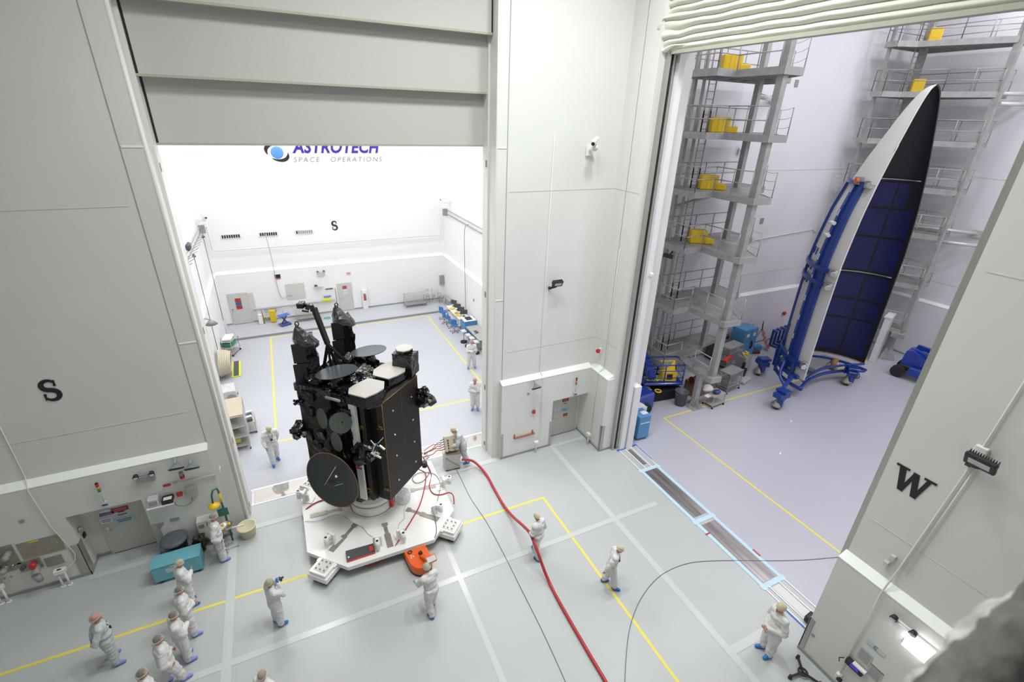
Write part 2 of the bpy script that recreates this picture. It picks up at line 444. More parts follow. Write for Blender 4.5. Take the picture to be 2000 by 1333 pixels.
trim(strip([(-3.1, 14.9), (-3.1, -2.9)], 0.24), M_PTAPE)
trim(strip([(-14, 10.28), (11.5, 10.32)], 0.2), M_PTAPE)
trim(strip([(9.6, 4.92), (11.6, 4.92)], 0.24), M_PTAPE)
trim(strip([(-7.0, 15.0), (-5.2, 15.0)], 0.22), M_PTAPE)
trim(strip([(-2.5, 15.2), (6.8, 15.2)], 0.24), M_PTAPE)
trim(strip([(9.6, 15.05), (11.3, 15.05)], 0.2), M_PTAPE)
# ================================================================ THE SPACECRAFT
SA = math.radians(42.4)
S0 = Vector((1.67, 14.15, 0))
SM = Matrix.Translation(S0) @ Matrix.Rotation(SA, 4, 'Z'); SMi = SM.inverted()
def L(p): return SMi @ Vector(p)                      # place -> spacecraft frame
def PL(u, v, ax, val):
    """point seen at pixel on the spacecraft's own plane ax = val (in its frame)"""
    c = SMi @ Vector((0, 0, CAM_Z)); d = SMi.to_3x3() @ (P(u, v) - Vector((0, 0, CAM_Z)))
    i = 'xyz'.index(ax); return c + d * ((val - c[i]) / d[i])
M_FOIL = mat('black_foil_blanket', (0.006, 0.006, 0.0075), 0.16, 0.0, 0.45, bump=0.35, bscale=4, tex='voronoi')
M_FOIL2 = mat('black_foil_creased', (0.008, 0.008, 0.010), 0.16, 0.0, 0.6, bump=0.55, bscale=8, tex='voronoi')
M_FOILG = mat('grey_foil_hood', (0.045, 0.05, 0.052), 0.28, 0.3, 0.7, bump=0.6, bscale=9)
M_DISH = mat('reflector_graphite', (0.055, 0.065, 0.072), 0.28, 0.25)
M_DISHB = mat('reflector_face_dark', (0.022, 0.028, 0.032), 0.4, 0.0)
M_LENS = mat('olive_reflector', (0.085, 0.10, 0.085), 0.35, 0.1)
M_ARRAY = mat('phased_array_cover', (0.41, 0.39, 0.365), 0.55)
M_MIRR = mat('radiator_mirror', (0.78, 0.80, 0.81), 0.35, 0.0)
M_PANEL = mat('solar_panel_brown', (0.017, 0.012, 0.010), 0.45, 0.0, 0.25, bump=0.03, bscale=90)
M_PEDGE = mat('solar_panel_edge', (0.075, 0.066, 0.052), 0.5, 0.1, var=0.6, vscale=60)
M_COPPER = mat('copper_edge', (0.35, 0.17, 0.07), 0.4, 0.6)
M_GOLD = mat('gold_fitting', (0.30, 0.19, 0.05), 0.35, 0.8)
M_INNER = mat('black_composite', (0.012, 0.012, 0.012), 0.6)
def crumple(b, cuts=6, amp=0.03, sc=3.0, seed=0.0, maxlen=None):
    if maxlen:
        bmesh.ops.triangulate(b.bm, faces=b.bm.faces[:])
        for _ in range(6):
            es = [e for e in b.bm.edges if e.calc_length() > maxlen]
            if not es: break
            bmesh.ops.subdivide_edges(b.bm, edges=es, cuts=1, use_grid_fill=True)
        bmesh.ops.triangulate(b.bm, faces=b.bm.faces[:])
    elif cuts:
        bmesh.ops.subdivide_edges(b.bm, edges=b.bm.edges[:], cuts=cuts, use_grid_fill=True)
        bmesh.ops.triangulate(b.bm, faces=b.bm.faces[:])
    off = Vector((seed, seed * 1.7, -seed))
    for v in b.bm.verts:
        q = v.co * sc + off
        d = noise.noise_vector(q) * amp + noise.noise_vector(q * 2.7) * amp * 0.5
        v.co += d
    return b

sat = thing('satellite', 'tall black foil-wrapped communications satellite on the white platform', 'satellite', S0, SA)
VC, RC = 0.13, 0.79
# adapter ring under the bus
b = MB(); M = Matrix.Translation((-0.07, VC, 0))
b.lathe([(0, 0.5), (0.80, 0.5), (0.80, 0.56), (0.76, 0.57), (0.76, 0.92), (0.78, 0.93), (0.78, 0.96), (0.76, 0.97), (0.77, 1.10), (0.80, 1.12), (0.80, 1.15), (0.77, 1.17), (0.80, 1.36), (0, 1.36)], 48, M)
ring = b.build('adapter_ring', M_WHITE, sat)
b = MB()
for z in (0.575, 0.95, 1.14): b.tube([( -0.07 + 0.785 * math.cos(a), VC + 0.785 * math.sin(a), z) for a in np.linspace(0, 2 * PI, 49)[:-1]], 0.014, 6, True)
b.build('clamp_band', M_STEELD, ring)
for px in ((764, 985), (692, 982)):
    q = PL(px[0], px[1], 'z', 0.72); q2 = Vector((q.x + 0.07, q.y - VC, 0)); q2 = q2.normalized() * 0.81
    b = MB(); b.box((q2.x - 0.07, q2.y + VC, 0.80), (0.16, 0.13, 0.34), math.atan2(q2.y, q2.x), 0.02)
    b.build('clamp_cover', M_RED, sat, 'dark red clamp cover on the ring')
# bus
X0, X1, V0, V1, ZB, ZT = -0.98, 1.25, -0.40, 1.85, 1.38, 5.45
b = MB(); b.b2((X0, V0 + 0.22, ZB), (X1, V1, ZT)); crumple(b, 0, 0.022, 1.8, 1.0, maxlen=0.34)
bus = b.build('bus_body', M_FOIL, sat)
b = MB(); b.b2((-0.55, -1.0, 1.45), (1.15, V0 + 0.25, 5.4)); b.build('bus_side_structure', M_INNER, sat)
b = MB()
for k in range(16):
    a = random.uniform(0, 2 * PI); r = random.uniform(0.5, 0.95)
    b.box((-0.07 + r * math.cos(a), VC + 0.1 + r * math.sin(a) * 0.9, random.uniform(1.3, 1.5)), (0.45, 0.4, 0.14), (random.uniform(-.5, .5), random.uniform(-.5, .5), a))
crumple(b, 3, 0.05, 5, 3); b.build('lower_blanket', M_FOIL2, sat)
# white radiator strips at the near corner
for z0, z1 in ((3.75, 5.38), (1.62, 3.15)):
    b = MB(); b.b2((X0 - 0.03, V0 - 0.02, z0), (X0 + 0.06, V0 + 0.22, z1), 0.01); r_ = b.build('radiator_panel', M_MIRR, sat, 'white mirrored radiator strip')
    b = MB(); b.b2((X0 - 0.035, V0 - 0.035, z0), (X0 + 0.05, V0 - 0.022, z1)); b.build('radiator_edge', M_WHITE, r_)
b = MB(); b.b2((X0 - .06, V0 - .02, 2.95), (X0 - .03, V0 + .22, 3.0)); b.build('red_strap', M_RED, sat, 'red strap across the radiator')
b = MB(); b.b2((1.26, -0.5, 2.3), (1.36, -0.2, 4.4), 0.01); b.b2((1.26, -.3, 4.75), (1.38, -.1, 5.2)); b.build('radiator_panel', M_WHITE, sat, 'narrow white radiator on the far edge')
# folded solar arrays: two stacks of panels, the outer face brown
for (v_out, xa, xb, za, zb, nn) in ((-0.63, -0.86, 1.28, 1.55, 5.30, 4), (-1.17, -0.65, 1.34, 1.60, 5.44, 6)):
    for k in range(nn):
        v = v_out + k * 0.042
        b = MB()
        drop = 0.0
        b.m(1).b2((xa, v + 0.004, za), (xb, v + 0.026, zb))
        b.m(0).b2((xa + 0.012, v, za + 0.012), (xb - 0.012, v + 0.030, zb - 0.012))
        p_ = b.build('solar_panel', [M_PANEL, M_PEDGE], sat)
        if k == 0 and nn == 6:
            b = MB(); b.b2(((xa + xb) / 2 - 0.004, v - 0.004, za + .02), ((xa + xb) / 2 + 0.004, v, zb - .02)); b.build('panel_seam', mat('seam_brown', (0.10, 0.085, 0.07), 0.5), p_)
            for (u_, z_) in ((0.25, 0.13), (0.25, 0.4), (0.25, 0.62), (0.25, 0.86), (0.78, 0.13), (0.78, 0.36), (0.78, 0.60), (0.78, 0.84)):
                c_ = (xa + (xb - xa) * u_, v, za + (zb - za) * z_)
                b = MB(); b.cyl(c_, (c_[0], c_[1] - 0.02, c_[2]), 0.035, n=12); b.cyl((c_[0], c_[1] - .02, c_[2]), (c_[0], c_[1] - 0.045, c_[2]), 0.014); b.build('holddown_stud', M_CHROME, p_)
            b = MB(); b.tube([(xa, v, za), (xa, v, zb)], 0.009, 6); b.tube([(xa, v, zb), (xb, v, zb)], 0.009, 6); b.build('panel_frame', M_COPPER, p_)
    for z in (2.05, 4.55):
        b = MB(); b.box((xa - 0.02, v_out + 0.11, z), (0.04, 0.14, 0.08), None, 0.01)
        for q in range(5): b.sph((xa - 0.06, v_out + 0.02 + 0.045 * q, z + random.uniform(-.08, .08)), 0.022, 8)
        b.build('hinge_fitting', M_GOLD, sat, 'gold hinge fitting on the panel edges')
# deck and its lobed skirt
deckpx = [(580, 757), (622, 767), (664, 779), (690, 786), (716, 793), (746, 786), (757, 762), (775, 750), (795, 738), (812, 728)]
poly = [tuple(PL(u, v, 'z', 5.5)[:2]) for u, v in deckpx] + [(1.32, -0.6), (1.32, 1.9), (-1.02, 1.9)]
b = MB(); b.prism(poly, 5.36, 5.62); crumple(b, 0, 0.022, 3.6, 5.0, maxlen=0.16); b.build('top_deck', M_FOIL2, sat)
b = MB()
for k in range(46):
    x = random.uniform(-0.85, 1.15); v = random.uniform(-0.6, 1.75)
    b.box((x, v, 5.68), (random.uniform(.2, .5), random.uniform(.2, .45), random.uniform(.1, .28)), (random.uniform(-.6, .6), random.uniform(-.6, .6), random.uniform(0, 3)))
crumple(b, 3, 0.05, 5, 9); b.build('deck_blanket', M_FOIL2, sat)
b = MB(); q = PL(712, 722, 'z', 5.85)
for k in range(26): b.box((q.x + random.uniform(-.22, .22), q.y + random.uniform(-.2, .2), q.z + random.uniform(-.2, .05)), (.13, .12, .1), (random.random() * 3, random.random() * 3, 0))
crumple(b, 1, 0.03, 9, 2); b.build('crinkled_silver_foil', mat('silver_black_foil', (0.30, 0.29, 0.27), 0.3, 0.8, bump=1.0, bscale=22, tex='voronoi'), sat, 'crinkled silvery foil bundle between the reflectors')
# white phased array faces on black boxes
def arr(pts, z, zb, m_=M_ARRAY):
    pl = [PL(u, v, 'z', z) for u, v in pts]; pl2 = [(q.x, q.y) for q in pl]
    b = MB(); b.prism(pl2, z - 0.035, z); a = b.build('phased_array', m_, sat, 'pale flat octagonal antenna face')
    cx = sum(p[0] for p in pl2) / len(pl2); cy = sum(p[1] for p in pl2) / len(pl2)
    b = MB(); b.prism([(cx + (x - cx) * .96, cy + (y - cy) * .96) for x, y in pl2], zb, z - 0.036); crumple(b, 0, 0.012, 5, 4, maxlen=.2); b.build('array_housing', M_FOIL, a)
Zc = lambda x, y: (560 + x / 6.06, 580 + y / 6.06)
arr([Zc(*p) for p in ((735, 1085), (800, 1040), (965, 962), (1155, 1002), (1150, 1085), (1060, 1140), (925, 1196), (728, 1145))], 5.90, 5.6)
arr([Zc(*p) for p in ((1030, 862), (1105, 812), (1215, 768), (1405, 805), (1400, 880), (1310, 930), (1200, 972), (1018, 928))], 5.90, 5.6)
arr([Zc(*p) for p in ((1282, 605), (1310, 578), (1350, 562), (1440, 560), (1480, 575), (1492, 605), (1450, 632), (1380, 648), (1310, 640))], 6.5, 6.36)
bx = [Zc(1235, 655), Zc(1290, 610), Zc(1550, 620), Zc(1450, 695)]
bp = [PL(u, v, 'z', 6.42) for u, v in ((Zc(1240, 655)), Zc(1300, 600), Zc(1552, 615), Zc(1465, 690))]
b = MB(); b.prism([(q.x, q.y) for q in bp], 5.6, 6.35); crumple(b, 0, 0.02, 4, 6, maxlen=.15); b.build('antenna_box', M_FOIL2, sat)
q = [PL(*Zc(*p), 'y', -0.72) for p in ((1450, 865), (1545, 790), (1545, 890), (1452, 925))]
b = MB(); b.face(q); b.face([Vector(p) + Vector((0, .03, 0)) for p in q]); b.build('radiator_panel', M_MIRR, sat, 'small white radiator under the antenna box')
# dark round reflectors lying on the deck
def disc(c, nrm, r, depth, m_, name='reflector', parent=None, ry=None, th=0.02, rim=None, label=None, back=M_INNER, yref=(0, 0, 1)):
    n_ = Vector(nrm).normalized(); y = Vector(yref); y = (y - n_ * y.dot(n_)).normalized(); x = y.cross(n_)
    M = Matrix((x, y, n_)).transposed().to_4x4(); M.translation = Vector(c)
    ry = ry or r
    b = MB(); S = M @ Matrix.Diagonal((1, ry / r, 1, 1))
    pr = [(r * t, -depth * (1 - t * t)) for t in (0.001, 0.25, 0.5, 0.7, 0.85, 1.0)]
    b.m(0).lathe(pr, 48, S); b.m(1).lathe([(r, 0), (r * 0.995, -th)] + [(r * t * .98, -depth * (1 - t * t) - th) for t in (1.0, .7, .4, .001)], 48, S)
    o = b.build(name, [m_, back], parent or sat, label)
    if rim: MB().tube([S @ Vector((r * math.cos(a), r * math.sin(a), 0)) for a in np.linspace(0, 2 * PI, 65)[:-1]], rim[0], 6, True).build('rim', rim[1], o)
    return o, M
def away(tilt, az=0.0):     # world normal tilted away from the camera side, in spacecraft frame
    w = Vector((math.sin(az) * math.sin(tilt), math.cos(az) * math.sin(tilt), math.cos(tilt)))
    return SMi.to_3x3() @ w
for (u, v, z, r, ti) in ((657, 726, 6.15, 0.63, 0.17), (720, 685, 6.15, 0.59, 0.16)):
    c = PL(u, v, 'z', z); o, _ = disc(c, away(ti, -0.35), r, 0.03, M_DISH, 'deck_reflector', label='round graphite reflector lying above the deck')
    b = MB(); b.cyl(c + Vector((0, 0, -.08)), c + Vector((0, 0, -0.62)), 0.16, 0.3, 12); crumple(b, 2, 0.03, 6, 2); b.build('reflector_mount', M_FOIL2, o)
# hooded towers at the back of the deck
def tower(base, hgt, seed, label):
    """faceted column of blankets: flat side panels and a crumpled grey hood with a peak"""
    W = lambda x, y, z: L(Vector(base) + Vector((x, y, z)))
    b = MB(); b.b2((-0.34, -0.2, 0), (0.32, 0.45, hgt * 0.42)); b.b2((-0.28, -0.12, hgt * .40), (0.28, 0.42, hgt * 0.74))
    crumple(b, 0, 0.045, 3, seed, maxlen=.14)
    for v in b.bm.verts: v.co = L(Vector(base) + v.co)
    t = b.build('feed_tower', M_FOIL, sat, label)
    b = MB()
    for z0, z1, w in ((-0.06, hgt * .36, .40), (hgt * .38, hgt * .72, .36)):
        b.b2((-w - 0.05, -0.30, z0), (-w + 0.33, -0.27, z1))
    for v in b.bm.verts: v.co = L(Vector(base) + v.co)
    b.build('flat_black_panel', mat('matte_black_panel', (0.008, 0.008, 0.009), 0.5), t)
    b = MB(); b.lathe([(0.10, hgt * .62), (0.27, hgt * .64), (0.30, hgt * .70), (0.26, hgt * .77), (0.17, hgt * .87), (0.08, hgt * .95), (0.03, hgt)], 14, smooth=False)
    for v in b.bm.verts:
        k = max(0, 1 - (v.co.z / hgt - .64) / .3); v.co.x = v.co.x * (1 + .55 * k * (v.co.x > 0)) + .16 * k - .12; v.co.z -= .10 * k * (v.co.x > .15)
    crumple(b, 1, 0.04, 6, seed + 3)
    for v in b.bm.verts: v.co = L(Vector(base) + v.co + Vector((-0.04, -0.05, 0)))
    b.build('grey_hood', M_FOILG, t, 'crumpled grey foil hood with a peaked top')
    b = MB(); b.tube([W(-0.14 + 0.05 * math.cos(a), -0.08, hgt + .03 + 0.08 * math.sin(a)) for a in np.linspace(0, 2 * PI, 17)[:-1]], 0.018, 6, True); b.build('lifting_loop', M_BLACK, t)
tower(P(607, 738, 'z', 5.6), 1.92, 2.0, 'foil tower with flat black side panels')
tower(P(677, 690, 'z', 5.6), 1.86, 8.0, 'foil tower with flat black side panels')
# mast with its splayed legs and sensor head
yb = 14.75
A = L(P(640, 672, 'y', yb)); T = L(P(613, 602, 'y', yb))
b = MB(); b.beam(A, T, 0.13, 0.13); mast = b.build('mast', M_INNER, sat, 'square black boom leaning over the deck')
for px in ((632, 722), (647, 722), (660, 718), (680, 712)):
    MB().beam(A, L(P(*px, 'z', 5.65)), 0.075, 0.075).build('mast_leg', M_INNER, mast)
b = MB(); h = [L(P(u, v, 'y', yb)) for u, v in ((613, 600), (605, 601), (597, 598), (588, 596))]
b.beam(h[0], h[1], 0.22, 0.2); b.beam(h[1], h[2], 0.16, 0.15); b.box(h[3], (0.24, 0.18, 0.16), 0.4); b.beam(L(P(603, 609, 'y', yb)), L(P(590, 607, 'y', yb)), 0.05)
crumple(b, 1, 0.012, 6, 1); b.build('mast_head', M_FOIL2, mast)
# side reflectors on the left face
Zd = lambda x, y: (560 + x / 5.127, 740 + y / 5.127)
for (x, y, r, ry, n_) in ((352, 400, 0.23, 0.36, (-1, .12, 0.05)), (540, 445, 0.34, 0.34, (-1, -.62, 0.35)), (498, 635, 0.24, 0.36, (-1, .10, 0.0))):
    c = PL(*Zd(x, y), 'x', -1.30)
    o, M = disc(c, n_, r, 0.02, M_LENS, 'side_reflector', ry=ry, label='small olive oval reflector on the left face')
    b = MB(); b.cyl(c + Vector((.03, 0, 0)), c + Vector((.25, 0.02, -.05)), 0.05, .12, 8); b.build('reflector_mount', M_FOIL2, o)
c = PL(648.5, 939, 'x', -1.55)
big, BM = disc(c, (-1, -.04, .10), 1.0, 0.06, M_DISHB, 'large_dish_reflector', rim=(0.012, M_COPPER), label='large dark round dish with a thin copper rim')
b = MB(); f = BM @ Vector((0.0, 0.0, 0.30))
b.tube([BM @ Vector((-.02, -.3, .0)), BM @ Vector((-.45, .25, .06))], 0.014, 6) if False else None
e1, e2, e3 = [PL(u, v, 'x', -1.60) for u, v in (Zd(398, 1048), Zd(490, 885), Zd(565, 1052))]
e0 = PL(*Zd(432, 1085), 'x', -1.62)
b.tube([e1 + Vector((-.08, 0, 0)), e2], 0.012, 6); b.tube([e0, e3], 0.009, 6); b.build('feed_strut', M_CHROME, big)
b = MB(); b.beam(e1, e0, 0.05); q = PL(*Zd(525, 955), 'x', -1.6); b.beam(q, PL(*Zd(500, 975), 'x', -1.62), .05); b.build('feed_shadow_block', M_BLACK, big)
b = MB(); b.sph(PL(*Zd(497, 980), 'x', -1.64), 0.045, 12); b.build('feed_cap', M_WHITE, big, 'small white feed cap')
b = MB(); b.cyl(c + Vector((.1, 0, 0)), c + Vector((.62, 0, .1)), 0.12, .2, 10); crumple(b, 1, .02, 5, 1); b.build('dish_mount', M_FOIL2, big)
# blanket bulges and boxes on the left face
for (x, y, sx, sz) in ((215, 165, .5, .3), (520, 200, .5, .2), (340, 670, .16, .16), (640, 560, .2, .3), (250, 330, .2, .3), (600, 330, .35, .25), (350, 560, .3, .3), (680, 1080, .4, .7), (230, 560, .25, .4)):
    q = PL(*Zd(x, y), 'x', -0.99); b = MB(); b.box(q, (0.12, sx, sz), (random.uniform(-.2, .2), random.uniform(-.2, .2), 0)); crumple(b, 4, 0.02, 5, x); b.build('blanket_bulge', M_FOIL, sat)
q = PL(*Zd(460, 205), 'x', -1.1); b = MB(); b.box(q, (.05, .55, .07)); b.build('light_bar', M_ARRAY, sat, 'pale bar under the deck edge')
# thruster clusters wrapped in foil
def cluster(u, v, ax, val, s, seed, n=9, m_=M_FOIL2):
    q = PL(u, v, ax, val); random.seed(seed); b = MB()
    for k in range(n): b.box(q + Vector([random.uniform(-s, s) * .6 for _ in range(3)]), [random.uniform(.5, 1) * s for _ in range(3)], [random.uniform(-1, 1) for _ in range(3)])
    crumple(b, 2, s * .12, 4, seed); o = b.build('thruster_cluster', m_, sat)
    b = MB()
    for k in range(3):
        d = Vector((random.uniform(-1, 1), -1, random.uniform(-1, .3))).normalized(); b.cyl(q + d * s * .5, q + d * s * 1.05, s * .10, s * .2, 10)
    b.build('nozzle', M_STEELD, o)
cluster(*Zd(130, 525), 'x', -1.05, .30, 11); cluster(*Zd(112, 235), 'x', -1.05, .13, 12, 5)
cluster(*Zd(1375, 200), 'x', 1.45, .30, 13, 12); cluster(*Zd(1370, 120), 'x', 1.4, .2, 14, 6)
cluster(*Zd(725, 740), 'x', -1.2, .30, 15, 7, M_FOIL); cluster(*Zd(845, 715), 'x', -1.1, .28, 16, 14)
b = MB()
for k in range(9):
    q = PL(*Zd(random.uniform(790, 930), random.uniform(640, 790)), 'x', -1.3); q2 = q + Vector([random.uniform(-.22, .22) for _ in range(3)]); b.beam(q, q2, .025)
b.build('bracket_struts', M_CHROME, sat)
b = MB(); q = PL(*Zd(895, 770), 'x', -1.3); b.box(q, (.04, .36, .06), (0.2, 0, 0)); b.box(PL(*Zd(955, 690), 'x', -1.2), (.05, .2, .05), (0.5, 0, 0)); b.build('white_bracket', M_WHITE, sat, 'white bracket on the middle cluster')
q = PL(*Zd(1380, 855), 'x', 1.45); b = MB(); b.cyl(q, q + Vector((0, 0, .1)), .1); b.cyl(q + Vector((0, 0, -.12)), q + Vector((0, 0, -.05)), .1); b.build('test_connector', M_BLACK, sat)

# ---------------------------------------------------------------- white air-bearing platform
plat = thing('transport_platform', 'white octagonal platform with corner outriggers carrying the satellite', 'platform', (1.67, 14.15, 0))
PO = Vector((1.67, 14.15, 0))
oct_ = [(-.83, 12.82), (.28, 11.68), (3.06, 11.65), (4.12, 12.66), (4.15, 15.6), (3.05, 16.65), (.3, 16.65), (-.83, 15.5)]
oct_ = [(x - PO.x, y - PO.y) for x, y in oct_]
b = MB(); b.prism(oct_, 0.36, 0.5); b.prism([(x * .97, y * .97) for x, y in oct_], 0.30, 0.36); b.build('deck_plate', M_WHITE, plat)
b = MB(); b.prism([(x * .86, y * .86) for x, y in oct_], 0.04, 0.31); b.build('underframe', M_DGREY, plat)
for sx, sy in ((-1, -1), (1, -1), (1, 1), (-1, 1)):
    a = math.atan2(sy, sx); M = Matrix.Rotation(a, 4, 'Z'); ctr = M @ Vector((2.72, 0, 0))
    b = MB(); b.box(ctr + Vector((0, 0, .28)), (1.15, 0.72, 0.2), a, 0.02); b.box(M @ Vector((2.95, 0, .43)), (0.62, 0.62, 0.12), a, 0.015); b.box(M @ Vector((2.6, 0, .44)), (.5, .7, .06), a)
    o = b.build('outrigger', M_WHITE, plat)
    b = MB(); b.box(M @ Vector((2.95, 0, .1)), (0.5, 0.5, 0.19), a); b.build('air_pad', M_DGREY, o)
    b = MB(); b.box(M @ Vector((2.95, 0, .495)), (.44, .44, .012), a); b.build('bolt_plate', mat('bolt_plate_grey', (.55, .53, .5), .4, .3), o)
    b = MB()
    for dx in (-.15, 0, .15):
        for dy in (-.15, 0, .15):
            if dx or dy: b.cyl(M @ Vector((2.95 + dx, dy, .5)), M @ Vector((2.95 + dx, dy, .54)), .025, n=8)
    b.build('bolts', M_STEELD, o)
Z2 = lambda x, y: (560 + x / 4.166, 820 + y / 4.166)
for (a_, c_) in (((795, 845), (845, 1040)), ((565, 850), (360, 1072)), ((975, 730), (1235, 815)), ((450, 725), (190, 790)), ((1010, 580), (1260, 530))):
    p = P(*Z2(*a_), 'z', .5) - PO; q = P(*Z2(*c_), 'z', .5) - PO; mid = p.lerp(q, .45)
    b = MB(); b.beam(p + Vector((0, 0, .006)), mid + Vector((0, 0, .006)), .12, .012); b.beam(mid + Vector((0, 0, .008)), q + Vector((0, 0, .008)), .2, .016)
    b.beam(p + Vector((0, 0, .008)), p.lerp(q, .12) + Vector((0, 0, .008)), .2, .014); b.build('slotted_rail', M_STEELD, plat)
for (hx, hy, bx_, by_) in ((316, 960, 365, 1080), (735, 988, 755, 1105), (948, 922, 940, 1035), (1253, 690, 1215, 805), (1322, 463, 1290, 560), (90, 580, 150, 690)):
    t = P(*Z2(hx, hy), 'z', 0.95) - PO; t.z = 0; d = (Vector((0, 0, 0)) - t).normalized(); s_ = Vector((-d.y, d.x, 0))
    b = MB(); c0 = t + d * .22
    ang = math.atan2(d.y, d.x)
    b.box(c0 + Vector((0, 0, .72)), (.09, .28, .44), ang, .01); b.box(c0 + d * .12 + Vector((0, 0, .52)), (.34, .32, .03), ang); b.box(c0 + d * .06 + Vector((0, 0, .64)), (.16, .04, .26), ang)
    b.cyl(t + Vector((0, 0, .62)), t + Vector((0, 0, .95)), .075, n=16); b.beam(t + Vector((0, 0, .85)), c0 + Vector((0, 0, .85)), .12)
    b.beam(t + Vector((0, 0, .68)), c0 + Vector((0, 0, .68)), .1)
    o = b.build('guide_post', M_WHITE, plat)
    b = MB(); b.cyl(t + Vector((0, 0, .945)), t + Vector((0, 0, .953)), .045, n=16); b.build('socket', M_BLACK, o)
b = MB(); bxp = [P(*Z2(*p), 'z', .5) - PO for p in ((480, 1085), (712, 1020), (722, 1090), (492, 1165))]
pl2 = [(q.x, q.y) for q in bxp]
b.prism(pl2, .5, .58); o = b.build('control_box', M_DGREY, plat, 'flat dark control box with a red edge')
b = MB(); b.prism([(pl2[3][0], pl2[3][1] - .012), (pl2[2][0], pl2[2][1] - .012), (pl2[2][0], pl2[2][1] - .001), (pl2[3][0], pl2[3][1] - .001)], .5, .57)
q = (bxp[1] + bxp[2]) / 2; b.box((q.x - .1, q.y, .585), (.13, .2, .012), 0.0); b.build('red_trim', mat('red_orange', (.6, .06, .03), .4), o)
MB().cyl((pl2[3][0] + .07, pl2[3][1] + .12, .58), (pl2[3][0] + .07, pl2[3][1] + .12, .587), .03).build('key_switch', M_WHITE, o)
# clear cover against the ring
q = P(*Z2(950, 620), 'z', .75) - PO
b = MB(); b.lathe([(.0, .5), (.24, .5), (.26, .75), (.2, .98), (.0, 1.0)], 10, Matrix.Translation((q.x, q.y, 0)), smooth=False); crumple(b, 1, .03, 5, 3)
o = b.build('plastic_bag', M_GLASSY); o.location = PO; tag(o, 'clear plastic bag standing on the platform beside the ring', 'bag')

# hoses lying on and around the platform
def hose(name, pts, r, m_, label, cat='hose', group=None, k=6, n=8):
    b = MB(); b.tube(smooth_path(pts, k), r, n); return tag(b.build(name, m_), label, cat, group)
M_HOSE = mat('red_hose', (0.42, 0.025, 0.035), 0.4)
M_CABLE = mat('grey_cable', (0.12, 0.13, 0.14), 0.5)
M_CABLEL = mat('pale_cable', (0.42, 0.43, 0.42), 0.5)
def HP(z, *pts): return [P(*Z2(x, y), 'z', z) for x, y in pts]
hose('air_hose', HP(.53, (1105, 310), (1080, 400)) [:0] + [P(*Z2(1075, 405), 'z', .9)] + HP(.53, (1130, 445), (1120, 560), (1080, 700), (1020, 810), (965, 900)), .022, M_HOSE, 'red hose running down the platform to the front middle post')
hose('air_hose', HP(.53, (955, 905), (910, 985)) + HP(.40, (850, 1080)) + HP(.12, (770, 1150), (690, 1190), (620, 1190)), .022, M_HOSE, 'red hose hanging over the front edge of the platform')
hose('air_hose', [P(*Z2(1105, 300), 'z', 1.2)] + HP(.53, (1175, 440), (1160, 540), (1190, 600), (1250, 612), (1320, 595), (1355, 620)) + HP(.3, (1362, 690)), .022, M_HOSE, 'red hose curling over the right edge of the platform')
hose('air_hose', HP(.53, (325, 645), (240, 675), (175, 715)) + HP(.4, (140, 760)) + HP(.15, (136, 815)), .022, M_HOSE, 'red hose over the left edge of the platform behind the large dish')
hose('cable', HP(.53, (1140, 370), (1160, 430), (1110, 500), (1050, 515), (1022, 480), (1060, 440), (1130, 430), (1210, 450), (1248, 520), (1240, 600), (1220, 680)), .012, M_CABLE, 'dark cable looped on the right of the platform')
hose('cable', HP(.53, (1195, 740), (1215, 850), (1215, 930)) + HP(.45, (1180, 985)) + HP(.3, (1080, 1035), (1040, 1060)), .014, M_CABLE, 'dark cable from the right post down to the orange tug')
hose('cable', HP(.53, (150, 830), (260, 825), (380, 780), (450, 780), (540, 840), (620, 880), (660, 930), (720, 965)), .008, M_CABLEL, 'thin pale cable across the front left of the platform')
hose('cable', HP(.53, (985, 660), (955, 740), (960, 800), (915, 850), (910, 900)), .008, M_CABLEL, 'thin pale cable beside the clear bag on the platform')
# ================================================================ SIDE HALL: payload fairing half on its stand
FC = Vector((26.95, 13.5, 0))
FPROF = [(1.05, 2.72), (3, 2.74), (5, 2.74), (7.4, 2.70), (8.6, 2.55), (9.8, 2.36), (11.1, 2.03), (12.2, 1.68), (13.2, 1.30), (14.0, 1.0), (14.6, .74), (15.0, .52), (15.2, .34), (15.3, .16), (15.33, .02)]
def fr(z):
    for i in range(len(FPROF) - 1):
        if FPROF[i][0] <= z <= FPROF[i + 1][0]:
            t = (z - FPROF[i][0]) / (FPROF[i + 1][0] - FPROF[i][0]); t0 = t
            return FPROF[i][1] * (1 - t) + FPROF[i + 1][1] * t
    return FPROF[0][1] if z < 1.05 else 0.02
def FO(deg, z, off=0.0):
    a = math.radians(deg); r = fr(z) + off
    return Vector((r * math.cos(a), r * math.sin(a), z))
def ribbon(b, pts, sides, norms, w, h):
    """bar of width w (along sides) and depth h (along norms) swept through pts"""
    n0 = len(b.bm.faces); rings = []
    for p, s_, n_ in zip(pts, sides, norms):
        s_ = Vector(s_).normalized(); n_ = Vector(n_).normalized()
        rings.append([b.bm.verts.new(p + s_ * x * w / 2 + n_ * y * h / 2) for x, y in ((-1, -1), (1, -1), (1, 1), (-1, 1))])
    for i in range(len(rings) - 1):
        for k in range(4): b.bm.faces.new((rings[i][k], rings[i][(k + 1) % 4], rings[i + 1][(k + 1) % 4], rings[i + 1][k]))
    b.bm.faces.new(rings[0]); b.bm.faces.new(rings[-1])
    for f in list(b.bm.faces)[n0:]: f.material_index = b.mi
    return b
M_FAIR = mat('fairing_white', (0.68, 0.665, 0.63), 0.5, var=0.02, vscale=.8)
M_FBLK = mat('fairing_inner_black', (0.010, 0.011, 0.014), 0.5)
